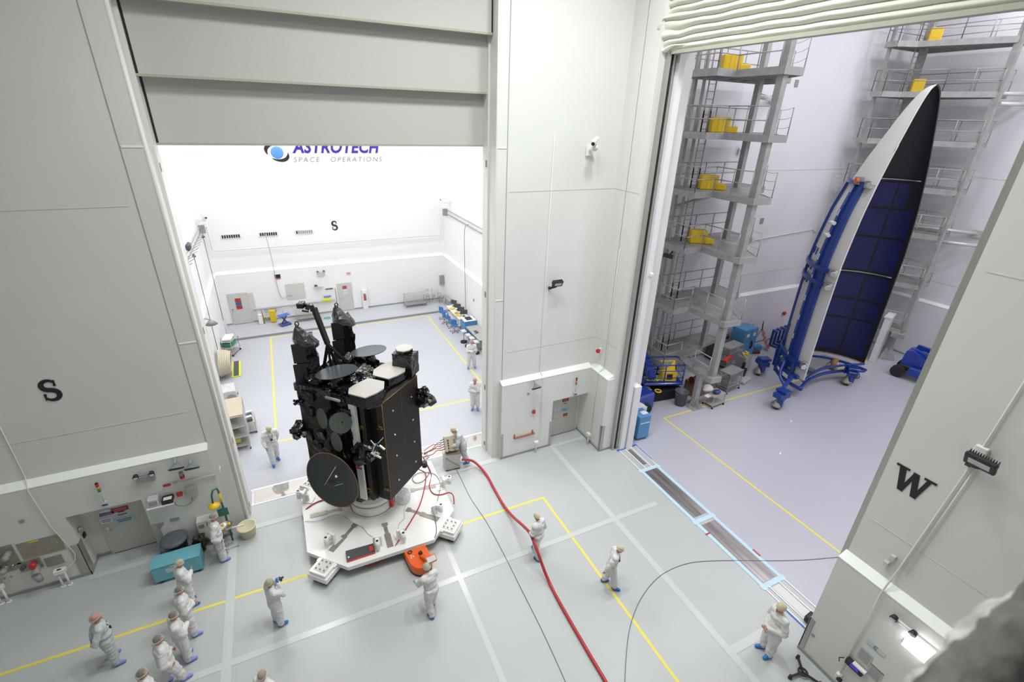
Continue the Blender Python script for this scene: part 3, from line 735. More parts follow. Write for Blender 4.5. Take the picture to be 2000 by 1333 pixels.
M_FBLU = mat('acoustic_blanket_blue', (0.007, 0.010, 0.085), 0.45, var=0.25, vscale=1.2)
M_FRAME = mat('frame_blue', (0.015, 0.05, 0.26), 0.35, coat=0.2)
fair = thing('fairing_half', 'tall white rocket fairing half with dark blue blankets inside, held upright in a blue frame', 'fairing', FC)
zz = [1.05 + (7.4 - 1.05) * i / 8 for i in range(8)] + [7.4 + (15.33 - 7.4) * (1 - (1 - i / 26) ** 1.5) for i in range(27)]
b = MB(); po = [(fr(z), z) for z in zz]
b.lathe(po, 48, a0=0, a1=PI)
sh = b.build('outer_shell', M_FAIR, fair)
b = MB(); b.lathe([(max(.01, fr(z) - 0.09), z - (0.08 if z > 15 else 0)) for z in zz], 48, a0=0, a1=PI); b.build('inner_lining', M_FBLK, fair)
for dg, nm in ((180, 'near'), (0, 'far')):
    b = MB()
    pr = [FO(dg, z) for z in zz]; pi_ = [FO(dg, z, -0.09) if z < 15 else FO(dg, 15.1, -.09) for z in zz]
    for i in range(len(zz) - 1):
        b.face([pr[i], pr[i + 1], pi_[i + 1], pi_[i]])
        if nm == 'near' and zz[i] < 12.7:
            b.face([pr[i] + Vector((-.01, -.01, 0)), pr[i + 1] + Vector((-.01, -.01, 0)), pr[i + 1] + Vector((.10, -.012, 0)), pr[i] + Vector((.10, -.012, 0))])
    b.build('split_edge', M_FAIR if nm == 'near' else M_FBLK, fair)
b = MB(); b.lathe([(2.73, 1.0), (2.73, 1.06), (2.62, 1.06), (2.62, 1.0), (2.73, 1.0)], 40, a0=0, a1=PI); b.build('base_ring', mat('tan_ring', (.33, .27, .18), .5), fair)
rows = [1.25, 3.45, 4.6, 6.1, 6.25, 8.2, 9.75, 11.1]
cols = [3, 30, 76, 124, 172]
gap = 0.06
for ri in range(len(rows) - 1):
    if rows[ri] == 6.1: continue
    for ci in range(len(cols) - 1):
        z0, z1 = rows[ri] + gap, rows[ri + 1] - gap; a0, a1 = cols[ci] + 1.1, cols[ci + 1] - 1.1
        if (ri, ci) in ((6, 0), (3, 0)): a0 += 12
        b = MB()
        b.grid(lambda u, v: FO(a0 + (a1 - a0) * u, z0 + (z1 - z0) * v, -0.125), 8, 5); b.build('acoustic_blanket', M_FBLU, fair)
for z in (6.18, 11.2):
    b = MB(); b.tube([FO(a, z, -.16) for a in np.linspace(4, 176, 30)], 0.035, 6); b.build('hoop', mat('hoop_grey', (.28, .28, .26), .4, .5), fair)
b = MB(); b.tube([FO(180, z, .03) + Vector((0, -.02, 0)) for z in np.linspace(12.6, 15.15, 12)], .025, 6); b.build('edge_seal', M_FAIR, fair)
for z in (11.15,):
    b = MB(); b.tube([FO(a, z, .012) for a in np.linspace(95, 180, 20)], 0.02, 6); b.build('shell_joint', M_FAIR, fair)

# blue handling frame bolted to the white side
fs = thing('handling_frame', 'blue steel handling frame clamped to the white side of the fairing half', 'frame', FC)
def vbar(deg, z0, z1, off, w, h, name='rail', m_=M_FRAME, par=None):
    zs = np.linspace(z0, z1, 16); a = math.radians(deg)
    pts = [FO(deg, z, off) for z in zs]; sd = [(-math.sin(a), math.cos(a), 0)] * 16
    nn = []
    for i, z in enumerate(zs):
        t = (pts[min(i + 1, 15)] - pts[max(i - 1, 0)]).normalized(); nn.append(Vector(sd[0]).cross(t))
    return ribbon(MB(), pts, sd, nn, w, h).build(name, m_, par or fs)
def hbar(z, a0, a1, off, w, h, name='hoop_bar', m_=M_FRAME, par=None):
    aa = np.linspace(a0, a1, 18)
    pts = [FO(a, z, off) for a in aa]; nn = [(math.cos(math.radians(a)), math.sin(math.radians(a)), 0) for a in aa]
    return ribbon(MB(), pts, [(0, 0, 1)] * 18, nn, w, h).build(name, m_, par or fs)
vbar(154.5, 1.3, 11.1, .13, .16, .14); vbar(166, 1.3, 11.1, .13, .16, .14); vbar(160.2, 1.4, 11.0, .09, .50, .03, 'web_plate')
vbar(121, 1.2, 11.1, .10, .12, .14); 
for z in np.arange(1.9, 10.9, .55): 
    b = MB(); q = FO(154.5, z, .205); b.beam(q, FO(154.5, z + .3, .205), .04, .02); b.build('slot', M_WALLR, fs) if abs((z / .55) % 2) > .5 else b.bm.free()
hbar(7.05, 116, 176, .14, .20, .2); hbar(6.35, 116, 176, .14, .20, .2); hbar(11.15, 116, 172, .12, .16, .16); hbar(1.9, 116, 178, .16, .26, .2); hbar(1.15, 112, 176, .2, .2, .2)
for z, a in ((7.05, 177), (6.35, 176), (11.15, 174), (2.0, 178)):
    b = MB(); q = FO(a, z, .18); b.box(q, (.22, .3, .3), math.radians(a)); b.cyl(q + Vector((-.15, -.1, 0)), q + Vector((-.32, -.2, 0)), .12, n=10); b.build('clamp', M_CHROME, fs)
b = MB(); b.box(FO(158, 11.25, .2), (.2, .34, .34), 0.3); b.build('clamp_box', M_GREY, fs); MB().cyl(FO(160, 11.25, .3), FO(160, 11.25, .44), .11, n=12).build('orange_knob', mat('orange_knob', (.7, .13, .02), .4), fs)
for z in (8.65, 9.25):
    b = MB(); b.cyl(FO(150, z, .25), FO(158, z, .28), .09, n=12); b.build('white_roller', M_WHITE, fs)
for z in (7.5, 6.7, 6.0, 1.5):
    for a in (133, 141):
        b = MB(); b.beam(FO(a, z, .06), FO(a, z + .35, .06), .06, .03); b.build('hook', M_FRAME, fs)
# under-ring, legs and casters
hbar(.62, 100, 184, .2, .14, .14, 'lower_ring'); hbar(.62, -4, 60, .1, .12, .12, 'lower_ring')
for a in (112, 125, 140, 155, 168): 
    b = MB(); b.beam(FO(a, .6, .3), FO(a, 1.95, .32), .12, .1); b.build('strut', M_FRAME, fs)
b = MB(); f0, f1 = Vector((-2.95, -.1, .62)), Vector((2.6, -.2, .62))
b.tube(smooth_path([f0, (-1.6, .35, .62), (0, .55, .62), (1.5, .3, .62), f1]), .09, 8); b.build('front_rail', M_FRAME, fs)
b = MB(); b.tube(smooth_path([(-2.7, .0, 1.0), (-1.2, .4, 1.02), (0, .5, 1.02), (1.5, .3, 1.0), (2.7, 0, .98)]), .07, 8); b.build('front_rail', M_FRAME, fs)
for x in (1.3, 1.9): MB().beam((x, .15, .6), (x, .15, 1.02), .1).build('strut', M_FRAME, fs)
b = MB(); b.tube(smooth_path([(-3.2, 1.0, 1.9), (-3.75, .7, 1.3), (-3.95, .2, .95), (-4.2, -.1, .8)]), .07, 8); b.build('curved_handle', M_FRAME, fs)
def foot(x, y, s=1.0, a=0.0):
    f = []
    b = MB(); b.box((x, y, .78 * s), (.75, .5, .28), a, .03); b.box((x + .1, y, 1.0 * s), (.5, .62, .14), a, .02); b.box((x - .1, y - .1, .45 * s), (.35, .3, .5), a + .4, .02); b.box((x + .3, y + .1, .62), (.3, .3, .4), a + .7, .02)
    o = b.build('outrigger_foot', M_FRAME, fs)
    b = MB(); b.lathe([(0, .14), (.28, .16), (.30, .24), (.12, .5), (.09, .62), (0, .62)], 12, Matrix.Translation((x - .15, y, 0)), smooth=False); b.build('caster_fork', mat('dull_cast_metal', (.33, .32, .29), .5, .5), o)
    b = MB(); b.cyl((x - .25, y - .08, .15), (x - .05, y + .08, .15), .15, n=16); b.build('caster_wheel', M_RUBBER, o)
    return o
foot(22.25 - FC.x, 13.2 - FC.y); foot(28.35 - FC.x, 13.35 - FC.y, 1.0, .8); foot(24.5 - FC.x, 16.2 - FC.y, 1, 1.2)
b = MB(); q = Vector((22.9, 13.6, 0)) - FC; b.beam(q + Vector((-.5, -.2, .85)), q + Vector((1.0, .3, 1.2)), .16); b.build('strut', M_FRAME, fs)
q = P(1663, 733, 'z', .8) - FC
b = MB(); b.cyl(q + Vector((0, 0, 0)), q + Vector((.25, -.1, 0)), .03, n=8); b.tube([q + Vector((.26 + .02 * math.cos(t), -.1 + .2 * math.cos(t), .2 * math.sin(t))) for t in np.linspace(0, 6.28, 17)[:-1]], .022, 6, True); b.build('hand_wheel', M_BLACK, fs)
# tan wheeled dolly behind the stand
d = thing('wheeled_dolly', 'long grey dolly with a tan rubber wheel under the fairing', 'dolly', P(1628, 722), .2)
b = MB(); b.box((-.9, .6, .45), (2.6, .7, .25), None, .03); b.build('frame', M_GREY, d)
for x in (0,):
    b = MB(); b.cyl((x, -.12, .36), (x, .16, .36), .36, n=24); o = b.build('wheel', mat('tan_tyre', (.42, .21, .07), .5), d); MB().cyl((x, -.14, .36), (x, -.11, .36), .2, n=20).build('hub', M_WHITE, o)
b = MB(); b.cyl((-2.0, 1.0, .3), (-2.0, 1.25, .3), .3, n=20); b.build('wheel', MATS['tan_tyre'], d)

# ================================================================ access towers
def offset_rail(b, pts, z, r=.024, post=1.3, zr=(.55, 1.07), chain=False):
    for i in range(len(pts) - 1):
        a = Vector((*pts[i], z)); c = Vector((*pts[i + 1], z)); Ln = (c - a).length; n = max(1, round(Ln / post))
        for k in range(n + 1):
            p = a.lerp(c, k / n); b.cyl(p, p + Vector((0, 0, zr[-1])), r, n=6)
        for h in zr:
            if chain:
                for k in range(n):
                    p0 = a.lerp(c, k / n); p1 = a.lerp(c, (k + 1) / n)
                    b.tube([p0.lerp(p1, t) + Vector((0, 0, h - .35 * t * (1 - t))) for t in np.linspace(0, 1, 7)], .008, 4)
            else: b.cyl(a + Vector((0, 0, h)), c + Vector((0, 0, h)), r, n=6)
    return b
M_GRATE = mat('deck_plate_grey', (0.36, 0.355, 0.35), 0.5, 0.4, var=.2, vscale=1.5)
def platform(par, poly, z, rails, chains=(), th=.28):
    b = MB(); b.prism(poly, z - .03, z + .01)
    o = b.build('platform', M_GRATE, par)
    b = MB()
    for i in range(len(poly)):
        p = poly[i]; q = poly[(i + 1) % len(poly)]; b.beam((*p, z - th / 2 + .03), (*q, z - th / 2 + .03), .06, th)
    b.build('edge_channel', M_TOWER, o)
    xs = [p[0] for p in poly]; ys = [p[1] for p in poly]
    b = MB()
    for k in range(6):
        x = min(xs) + (max(xs) - min(xs)) * (k + .5) / 6
        hit = []
        for i in range(len(poly)):
            (x0, y0), (x1, y1) = poly[i], poly[(i + 1) % len(poly)]
            if (x0 - x) * (x1 - x) < 0: hit.append(y0 + (y1 - y0) * (x - x0) / (x1 - x0))
        if len(hit) >= 2: b.beam((x, min(hit), z - .12), (x, max(hit), z - .12), .07, .14)
    b.build('joists', M_TOWER, o)
    for r_ in rails: offset_rail(MB(), r_, z).build('railing', M_TOWER, o)
    for r_ in chains: offset_rail(MB(), r_, z, r=.022, zr=(.35, .7, 1.05), chain=True).build('chain_rail', M_TOWER, o)
    return o
def ladder(par, x, y, z0, z1, dx=.42, cage=True):
    b = MB()
    for s_ in (0, 1): b.beam((x + s_ * dx, y, z0), (x + s_ * dx, y, z1), .05, .03)
    z = z0 + .15
    while z < z1: b.cyl((x, y, z), (x + dx, y, z), .014, n=5, caps=False); z += .3
    return b.build('ladder', M_TOWER, par)
t1 = thing('access_tower', 'tall grey steel access tower with six railed platforms at the left of the side hall', 'tower', (0, 0, 0))
LV = [2.0, 5.03, 8.1, 10.65, 13.1, 15.5]
plan = [(17.0, 18.55), (17.0, 16.55), (18.15, 16.6), (18.12, 14.35), (19.15, 14.3), (20.1, 15.9), (21.1, 16.7), (22.3, 17.2), (22.3, 18.7)]
for i, z in enumerate(LV):
    pl_ = [(17.0, 18.6), (17.0, 16.55), (18.15, 16.6), (18.12, 14.35), (18.75, 14.3), (18.75, 17.2), (22.2, 17.9), (22.2, 18.9)] if i == 0 else plan
    platform(t1, pl_, z, [[(17.0, 18.6), (17.0, 16.55), (18.15, 16.6)], [(18.14, 16.6), (18.12, 14.6)], [(17.05, 18.6), (22.2, 18.75)]],
             [] if i == 0 else [[(19.15, 14.3), (20.1, 15.9)], [(21.1, 16.7), (22.2, 17.2)]])
b = MB(); b.beam((18.44, 14.6, 2.0), (18.44, 14.6, 19), .3, .28, (1, 0, 0)); b.build('column', M_TOWER, t1)
b = MB(); b.beam((20.7, 17.5, 2.0), (20.7, 17.5, 19), .26, .24, (1, 0, 0)); b.build('column', M_TOWER, t1)
b = MB(); b.beam((17.6, 18.3, 0), (17.6, 18.3, 19), .16, .16, (1, 0, 0)); b.build('column', M_TOWER, t1)
b = MB(); b.beam((17.85, 18.0, 1.0), (17.85, 18.0, 19), .1, .1, (1, 0, 0)); b.build('column', M_TOWER, t1)
b = MB(); b.beam((18.14, 15.05, 0.05), (18.14, 15.05, 2), .22, .3, (1, 0, 0)); b.prism([(17.78, 14.7), (18.5, 14.7), (18.5, 15.45), (17.78, 15.45)], 0, .04)
for d_ in ((.3, 0), (-.3, 0), (0, .3), (0, -.3)): b.prism([(0, 0), (.28, 0), (0, .55)], -.01, .01, frame((18.14 + d_[0] * .4, 15.05 + d_[1] * .4, .04), (d_[0], d_[1], 0), (0, 0, 1)))
b.build('base_post', M_TOWER, t1)
for z0, z1 in zip([.1] + LV[:-1], LV): ladder(t1, 18.0, 17.85, z0, z1 + .9)
M_PIPE = mat('brace_pipe', (.62, .61, .6), .35, .3)
for z, c in ((14.7, 20.9), (10.0, 20.9)):
    b = MB(); b.cyl((20.7, 17.5, z), (24.5, 19.6, z), .12, n=14); b.box((24.5, 19.66, z), (.35, .1, .4)); b.build('brace_pipe', M_PIPE, t1)
b = MB(); b.cyl((17.7, 18.3, 9.7), (20.7, 18.9, 10.1), .12, n=14); b.build('brace_pipe', M_PIPE, t1)
t2 = thing('access_tower', 'tall grey steel access tower behind the fairing against the right end wall', 'tower', (0, 0, 0))
plan2 = [(31.4, 18.9), (31.4, 18.3), (32.3, 17.8), (33.0, 16.2), (33.95, 14.2), (34.4, 14.2), (35.5, 14.4), (35.5, 18.9)]
for z in [2.15, 5.03, 8.0, 10.5, 12.95, 15.35, 17.75]:
    if z < 3: platform(t2, [(33.3, 16.2), (33.95, 14.2), (34.5, 14.2), (35.3, 16.2)], z, [[(33.3, 16.2), (33.95, 14.2)]]); continue
    platform(t2, plan2, z, [[(33.95, 14.2), (33.0, 16.2), (32.3, 17.8), (31.4, 18.3)], [(31.4, 18.3), (31.4, 18.9), (35.4, 18.9)], [(35.45, 14.4), (35.45, 18.9)]])
b = MB(); b.beam((34.1, 14.2, 2.1), (34.1, 14.2, 19.5), .28, .28, (1, 0, 0)); b.build('column', M_TOWER, t2)
b = MB(); b.beam((31.7, 18.8, 0), (31.7, 18.8, 19.5), .14, .14, (1, 0, 0)); b.build('column', M_TOWER, t2)
b = MB(); b.beam((34.2, 18.4, 0), (34.2, 18.4, 19.5), .3, .3, (1, 0, 0)); b.build('column', M_TOWER, t2)
b = MB(); b.beam((34.3, 14.65, 0), (34.25, 14.6, 2.1), .36, .36, (1, 0, 0)); b.lathe([(.62, 0), (.62, .06), (.26, .75), (0, .75)], 4, Matrix.Translation((34.3, 14.65, 0)), smooth=False); b.box((34.1, 14.3, 1.85), (1.1, .7, .28), .4); b.build('base_post', M_TOWER, t2)
ladder(t2, 33.2, 18.3, 2, 19.5); ladder(t2, 33.7, 18.3, 9, 19.5)
for (u0, v0, u1, v1, br) in ((1640 + 150, 300 + 142, 1908, 457, 1), (1838, 472, 1927, 483, 0)):
    a = P(u0, v0, 'x', 34.6); c = P(u1, v1, 'x', 36.1)
    b = MB(); b.cyl(a, c, .1, n=12)
    if br: b.box(c, (.1, .5, .4))
    b.build('brace_pipe', M_PIPE, t2)
for v in (183, 203):
    b = MB(); b.cyl(P(1952, v, 'x', 34.2), P(2010, v + 1, 'x', 36.0), .1, n=12); b.build('brace_pipe', M_PIPE, t2)
# yellow cases on the tower platforms
def yellow_case(x, y, z, rz, label, s=1.0, steps=True):
    t = thing('yellow_case', label, 'case', (x, y, z + .015), rz, 'yellow cases on the access towers')
    b = MB(); b.box((0, 0, .3 * s), (.75 * s, .5 * s, .6 * s), None, .03); b.build('body', M_YEL, t)
    if steps: b = MB(); b.box((.5 * s, -.05, .13 * s), (.42 * s, .5 * s, .26 * s), None, .03); b.build('step', M_YEL, t)
    b = MB()
    for k in range(4): b.box((-.27 * s + .18 * s * k, -.255 * s, .3 * s), (.05, .02, .5 * s)); b.build('ribs', M_YEL, t) if k == 3 else None
    return t
for i, (z, nm) in enumerate(((8.1, 'third'), (10.65, 'fourth'), (13.1, 'fifth'), (15.5, 'top visible'))):
    yellow_case(18.55, 17.35, z, -.5, 'yellow plastic case on the %s platform up of the left tower' % nm, 1.05)
yellow_case(33.4, 17.7, 15.35, .6, 'yellow case on the right tower beside the fairing tip', 1.1, False)
yellow_case(33.4, 17.7, 17.75, .6, 'yellow case on the uppermost platform of the right tower', 1.1, False)

# ================================================================ side hall floor equipment
def caster(b, x, y, r=.06):
    b.cyl((x - .02, y, r), (x + .02, y, r), r, n=10)
# blue boom lift basket hanging in front of the tower
q = P(1290, 735, 'z', 1.2); q0 = Vector((q.x, q.y, 0))
bl = thing('boom_lift', 'blue boom lift with a railed basket full of tools under the left tower', 'boom lift', q0)
b = MB(); W_, D_ = 1.25, .85; rot = Matrix.Rotation(-.35, 4, 'Z')
def R_(x, y, z): return rot @ Vector((x, y, z))
b.box(R_(0, 0, 1.0), (2.1, 1.1, .14), -.35, .03); bk = b.build('basket_floor', M_BLUE, bl)
b = MB()
for x in (-1.0, 0, 1.0):
    for y in (-.5, .5): b.cyl(R_(x, y, 1.0), R_(x, y, 2.1), .03, n=8)
for z in (1.35, 1.75, 2.1):
    b.tube([R_(x, y, z) for x, y in ((-1, -.5), (1, -.5), (1, .5), (-1, .5))], .035 if z > 2 else .025, 8, True)
b.build('basket_rail', M_BLUE, bl)
for dz, dy in ((0, .1),):
    k0 = P(1275, 740, 'z', 1.3) - q0; k1 = P(1247, 662, 'z', 2.6) - q0; k2 = P(1225, 675, 'z', 2.3) - q0
    b = MB(); b.beam(k0, k1, .3, .28); b.build('boom', M_BLUE, bl); b = MB(); b.beam(k1, k2 + Vector((-.8, -.2, -.1)), .14, .2); b.cyl(k1 + Vector((0, -.2, 0)), k1 + Vector((0, .2, 0)), .2, n=12); b.build('boom', M_BLUE, bl)
b = MB(); k3 = P(1250, 780, 'z', .6) - q0; b.box(k3, (1.2, .9, .9), .1, .08); b.box(k3 + Vector((-.3, -.2, .35)), (1.3, .25, .22), (0, .25, .1), .03); b.box(k3 + Vector((-.3, .1, .55)), (1.2, .2, .2), (0, .25, .1), .03); b.build('counterweight', M_BLUE, bl)
for k, (u, v) in enumerate(((1262, 800), (1236, 815))):
    w_ = P(u, v, 'z', .3) - q0; b = MB(); b.cyl(w_, w_ + Vector((.1, .3, 0)), .3, n=20); b.build('wheel', M_RUBBER, bl)
b = MB(); b.box(k3 + Vector((.1, -.3, .35)), (.2, .05, .15)); b.build('decal', M_WHITE, bl)
def at_thing(name, label, cat, u, v, z=0.0, rz=0.0, group=None): return thing(name, label, cat, P(u, v, 'z', z), rz, group)
t = at_thing('yellow_case', 'yellow open tool case standing in the blue lift basket', 'case', 1303, 742, 1.08, -.4)
b = MB(); b.box((0, 0, .28), (.8, .45, .55), None, .03); b.build('body', M_YEL, t); b = MB(); b.box((0, .25, .75), (.8, .06, .5), (-.4, 0, 0), .03); b.build('lid', M_YEL, t); MB().box((0, -.24, .3), (.3, .02, .3)).build('latch_panel', M_BLACK, t)
b = MB(); random.seed(3)
for k in range(9):
    p = [R_(random.uniform(-.9, .1), random.uniform(-.4, .1), 1.1 + random.uniform(0, .1)) for _ in range(4)]; b.tube(smooth_path(p, 4), .035, 6)
o = b.build('safety_harness', mat('yellow_black_strap', (.65, .68, .05), .5, var=.8, vscale=9)); o.location = q0; tag(o, 'tangle of yellow and black harness straps in the lift basket', 'straps')
t = at_thing('tool_pouch', 'silver foil-wrapped bundle in the lift basket', 'bundle', 1275, 700, 1.4); b = MB(); b.box((0, 0, .1), (.55, .5, .4)); crumple(b, 4, .09, 4, 3); b.build('bundle', M_CHROME, t)
# large black crate with papers and a tape roll
t = at_thing('black_crate', 'low black fabric-covered crate under the lift basket', 'crate', 1288, 772, 0, -.12)
b = MB(); b.box((0, 0, .3), (1.9, 1.1, .6), None, .03); crumple(b, 6, .02, 3, 2); b.build('body', mat('black_cloth', (.012, .012, .013), .8), t)
b = MB(); b.tube([(.15 * math.cos(a), .15 * math.sin(a), 0) for a in np.linspace(0, 6.283, 21)[:-1]], .04, 8, True); o = b.build('tape_roll', M_YEL); o.location = P(1285, 764, 'z', .66); tag(o, 'yellow tape ring lying on the black crate', 'tape roll')
for k, (u, v, r) in enumerate(((1267, 762, .3), (1273, 768, 1.0), (1264, 757, -.3))):
    b = MB(); b.grid(lambda s_, t_: (.3 * s_ - .15, .22 * t_ - .11, .015 * math.sin(3 * s_ + k)), 4, 2); o = b.build('paper_sheet', M_WHITE); o.location = P(u, v, 'z', .64 + .02 * k); o.rotation_euler = (0, 0, r); tag(o, 'white sheet of paper lying loose on the black crate', 'paper', 'loose papers on the black crate')
# grey bin
def bin_(u, v, label, r=.3, h=.75, lid=False, m_=M_DGREY):
    t = at_thing('waste_bin', label, 'bin', u, v); b = MB(); b.lathe([(0, 0.01), (r * .78, 0), (r * .98, h), (r * 1.06, h), (r * 1.06, h - .05), (r, h - .06)] if False else [(0, .01), (r * .8, .0), (r, h), (r * 1.07, h), (r * 1.07, h + .02), (r * .97, h + .02), (r * .78, .04), (0, .04)], 28); b.build('barrel', mat('bin_plastic', (.10, .115, .135), .5), t)
    for s_ in (-1, 1): MB().box((s_ * r * 1.08, 0, h - .1), (.05, .16, .06), None, .01).build('handle', MATS['bin_plastic'], t)
    if lid: b = MB(); b.lathe([(0, h + .06), (r * .9, h + .05), (r * 1.12, h + .02), (r * 1.12, h - .03)], 32); b.build('lid', MATS['bin_plastic'], t)
    return t
bin_(1327, 790, 'grey open plastic waste bin beside the tower base post', .33, .8)
# cardboard crate behind the post
t = at_thing('cardboard_box', 'brown cardboard carton behind the tower base post', 'box', 1365, 765, 0, .1); b = MB(); b.box((0, 0, .4), (1.7, .8, .8), None, .01); b.build('carton', mat('cardboard', (.21, .13, .075), .8, var=.1, vscale=3), t)
t = at_thing('red_spool', 'small dark red reel on the brown carton', 'reel', 1355, 747, .82); b = MB(); b.cyl((-.15, 0, .16), (.15, 0, .16), .16, n=14); b.cyl((-.2, 0, .16), (-.15, 0, .16), .2); b.cyl((.15, 0, .16), (.2, 0, .16), .2); b.build('reel', mat('dark_red', (.15, .03, .02), .5), t)
t = at_thing('cloth_bundle', 'white cloth bundle on the brown carton', 'cloth', 1380, 762, .82); b = MB(); b.sph((0, 0, .1), (.35, .25, .16), 14); crumple(b, 0, .07, 4, 2); b.build('cloth', M_WHITE, t)
def cart(name, label, u, v, w, d, h, shelves, m_, rz=0.0, legs=.03, group=None, z=0.0):
    t = at_thing(name, label, 'cart', u, v, z, rz, group)
    for s_ in shelves: MB().box((0, 0, s_), (w, d, .035), None, .006).build('shelf', m_, t)
    for x in (-1, 1):
        for y in (-1, 1):
            b = MB(); b.beam((x * (w / 2 - .02), y * (d / 2 - .02), .1), (x * (w / 2 - .02), y * (d / 2 - .02), h), legs); o = b.build('leg', m_, t)
            b = MB(); b.cyl((x * (w / 2 - .02) - .02, y * (d / 2 - .02), .055), (x * (w / 2 - .02) + .02, y * (d / 2 - .02), .055), .055, n=10); b.build('caster', M_RUBBER, o)
    return t
M_BEIGE = mat('beige_cart', (.40, .38, .33), .45)
cart('utility_cart', 'low beige two-shelf cart beside the tower base post', 1392, 790, .95, .62, .72, (.18, .7), M_BEIGE, .1)
t = at_thing('blue_glove', 'dark blue cloth draped on the beige cart', 'cloth', 1399, 768, .74); b = MB(); b.sph((0, 0, .08), (.22, .16, .1), 12); crumple(b, 0, .05, 5, 2); b.build('cloth', M_FRAME, t)
t = at_thing('notebook', 'white notebook lying on the beige cart', 'notebook', 1382, 774, .722, .3); MB().box((0, 0, .012), (.3, .22, .02)).build('cover', M_WHITE, t)
# silver wire racks wrapped in film and the trolley with red case
for (u, v, w, d, h, sh_, nm, rz) in ((1420, 760, 1.2, .7, 1.25, (.25, .65, 1.2), 'clear-wrapped wire shelf cart carrying a red case', .15), (1418, 722, 1.4, .7, 1.7, (.3, .8, 1.3, 1.65), 'tall clear-wrapped wire cart behind the tower column', .15)):
    t = cart('wrapped_rack', nm, u, v, w, d, h, sh_, M_STEEL, rz)
    b = MB(); b.box((0, 0, h * .62), (w * 1.02, d * 1.02, h * .7)); crumple(b, 5, .04, 3, 4); b.build('plastic_wrap', mat('wrap_film', (.5, .52, .55), .15, alpha=.35), t)
    b = MB(); b.box((-.2, 0, .5), (.5, .4, .35)); b.box((.25, 0, .9), (.4, .4, .3)); b.build('wrapped_boxes', M_DGREY, t)
t = at_thing('red_case', 'long red case lying on top of the wrapped shelf cart', 'case', 1421, 703, 1.27, .35); MB().box((0, 0, .07), (1.05, .25, .12), None, .02).build('case', mat('bright_red', (.55, .03, .02), .4), t); MB().box((0, -.13, .08), (.2, .02, .04)).build('handle', M_BLACK, t)
t = at_thing('grey_chest', 'grey drawer chest with yellow straps on top', 'chest', 1447, 722, 0, .2); b = MB(); b.box((0, 0, .5), (.75, .6, 1.0), None, .02); b.build('body', M_GREY, t)
for k in range(5): MB().box((0, -.305, .15 + .18 * k), (.66, .02, .15), None, .005).build('drawer', M_LGREY, t)
MB().tube(smooth_path([(-.3, -.2, 1.03), (-.1, .1, 1.1), (.1, -.15, 1.04), (.3, .15, 1.1), (.35, -.1, 1.03)], 4), .04, 6).build('yellow_strap', M_YEL, t)
t = at_thing('platform_scale', 'low scale with a black upright near the wrapped carts', 'scale', 1450, 744, 0, .3); b = MB(); b.box((0, 0, .1), (.9, .6, .14), None, .02); b.build('platform', M_LGREY, t); b = MB(); b.box((.3, .2, .4), (.3, .3, .5), None, .02); b.cyl((.32, .25, .6), (.32, .25, .98), .09, n=12); b.build('upright', M_BLACK, t)
t = at_thing('storage_cabinet', 'tall light blue two-door cabinet by the side hall end wall', 'cabinet', 1443, 693, 0, .05)
b = MB(); b.box((0, 0, 1.0), (1.25, .95, 1.95), None, .015); b.build('body', M_LBLUE, t)
for s_ in (-1, 1): o = MB().box((s_ * .3, -.485, 1.0), (.57, .03, 1.8), None, .008).build('door', M_LBLUE, t); MB().box((s_ * .06, -.51, 1.0), (.03, .03, .2)).build('handle', M_CHROME, o); MB().box((s_ * .3, -.503, 1.6), (.25, .01, .22)).build('notice', M_WHITE, o)
t = at_thing('dark_equipment', 'dark machine with a headlamp shape on top behind the tower', 'machine', 1400, 698, 0, .1); b = MB(); b.box((0, 0, .6), (1.5, .8, 1.2), None, .03); b.build('body', M_DGREY, t); MB().sph((.5, 0, 1.35), .17, 12).build('lamp', M_BLACK, t); MB().box((-.1, 0, 1.24), (.8, .5, .08)).build('tray', M_STEEL, t)
t = at_thing('hose_coil', 'black hose coil hung on the right of the light blue cabinet', 'hose', 1463, 672, .9); b = MB(); b.tube([(0, .2 * math.cos(a), .3 * math.sin(a)) for a in np.linspace(0, 6.28, 17)[:-1]], .05, 8, True); b.build('coil', M_RUBBER, t)
t = at_thing('crate', 'flat dark red crate with blue lid on the floor by the cabinet', 'crate', 1470, 690, 0, -.3); MB().box((0, 0, .1), (.8, .35, .2), None, .01).build('body', mat('dark_red', (.2, .02, .02), .5), t)
t = at_thing('cooler_box', 'bright blue plastic box beside the dark red crate', 'box', 1476, 683, 0, -.2); MB().box((0, 0, .15), (.6, .35, .3), None, .02).build('body', mat('bright_blue', (.03, .25, .55), .4), t)
# red-treaded folding steps
t = at_thing('step_trolley', 'grey folding step ladder with red anti-slip treads near the end wall', 'steps', 1484, 680, 0, .6)
for s_ in (-1, 1):
    MB().beam((s_ * .35, -.5, .02), (s_ * .3, .15, 1.3), .05).build('stile', M_STEEL, t); MB().beam((s_ * .35, .7, .02), (s_ * .3, .15, 1.3), .04).build('rear_leg', M_STEEL, t)
for k in range(4): o = MB().box((0, -.42 + .14 * k, .2 + .27 * k), (.62, .22, .04)).build('tread', M_STEEL, t); MB().box((0, -.42 + .14 * k, .225 + .27 * k), (.5, .12, .015)).build('grip', M_RED, o)
b = MB(); b.tube([(-.3, .15, 1.3), (-.3, .2, 1.8), (.3, .2, 1.8), (.3, .15, 1.3)], .025, 6); b.build('handrail', M_BLACK, t)
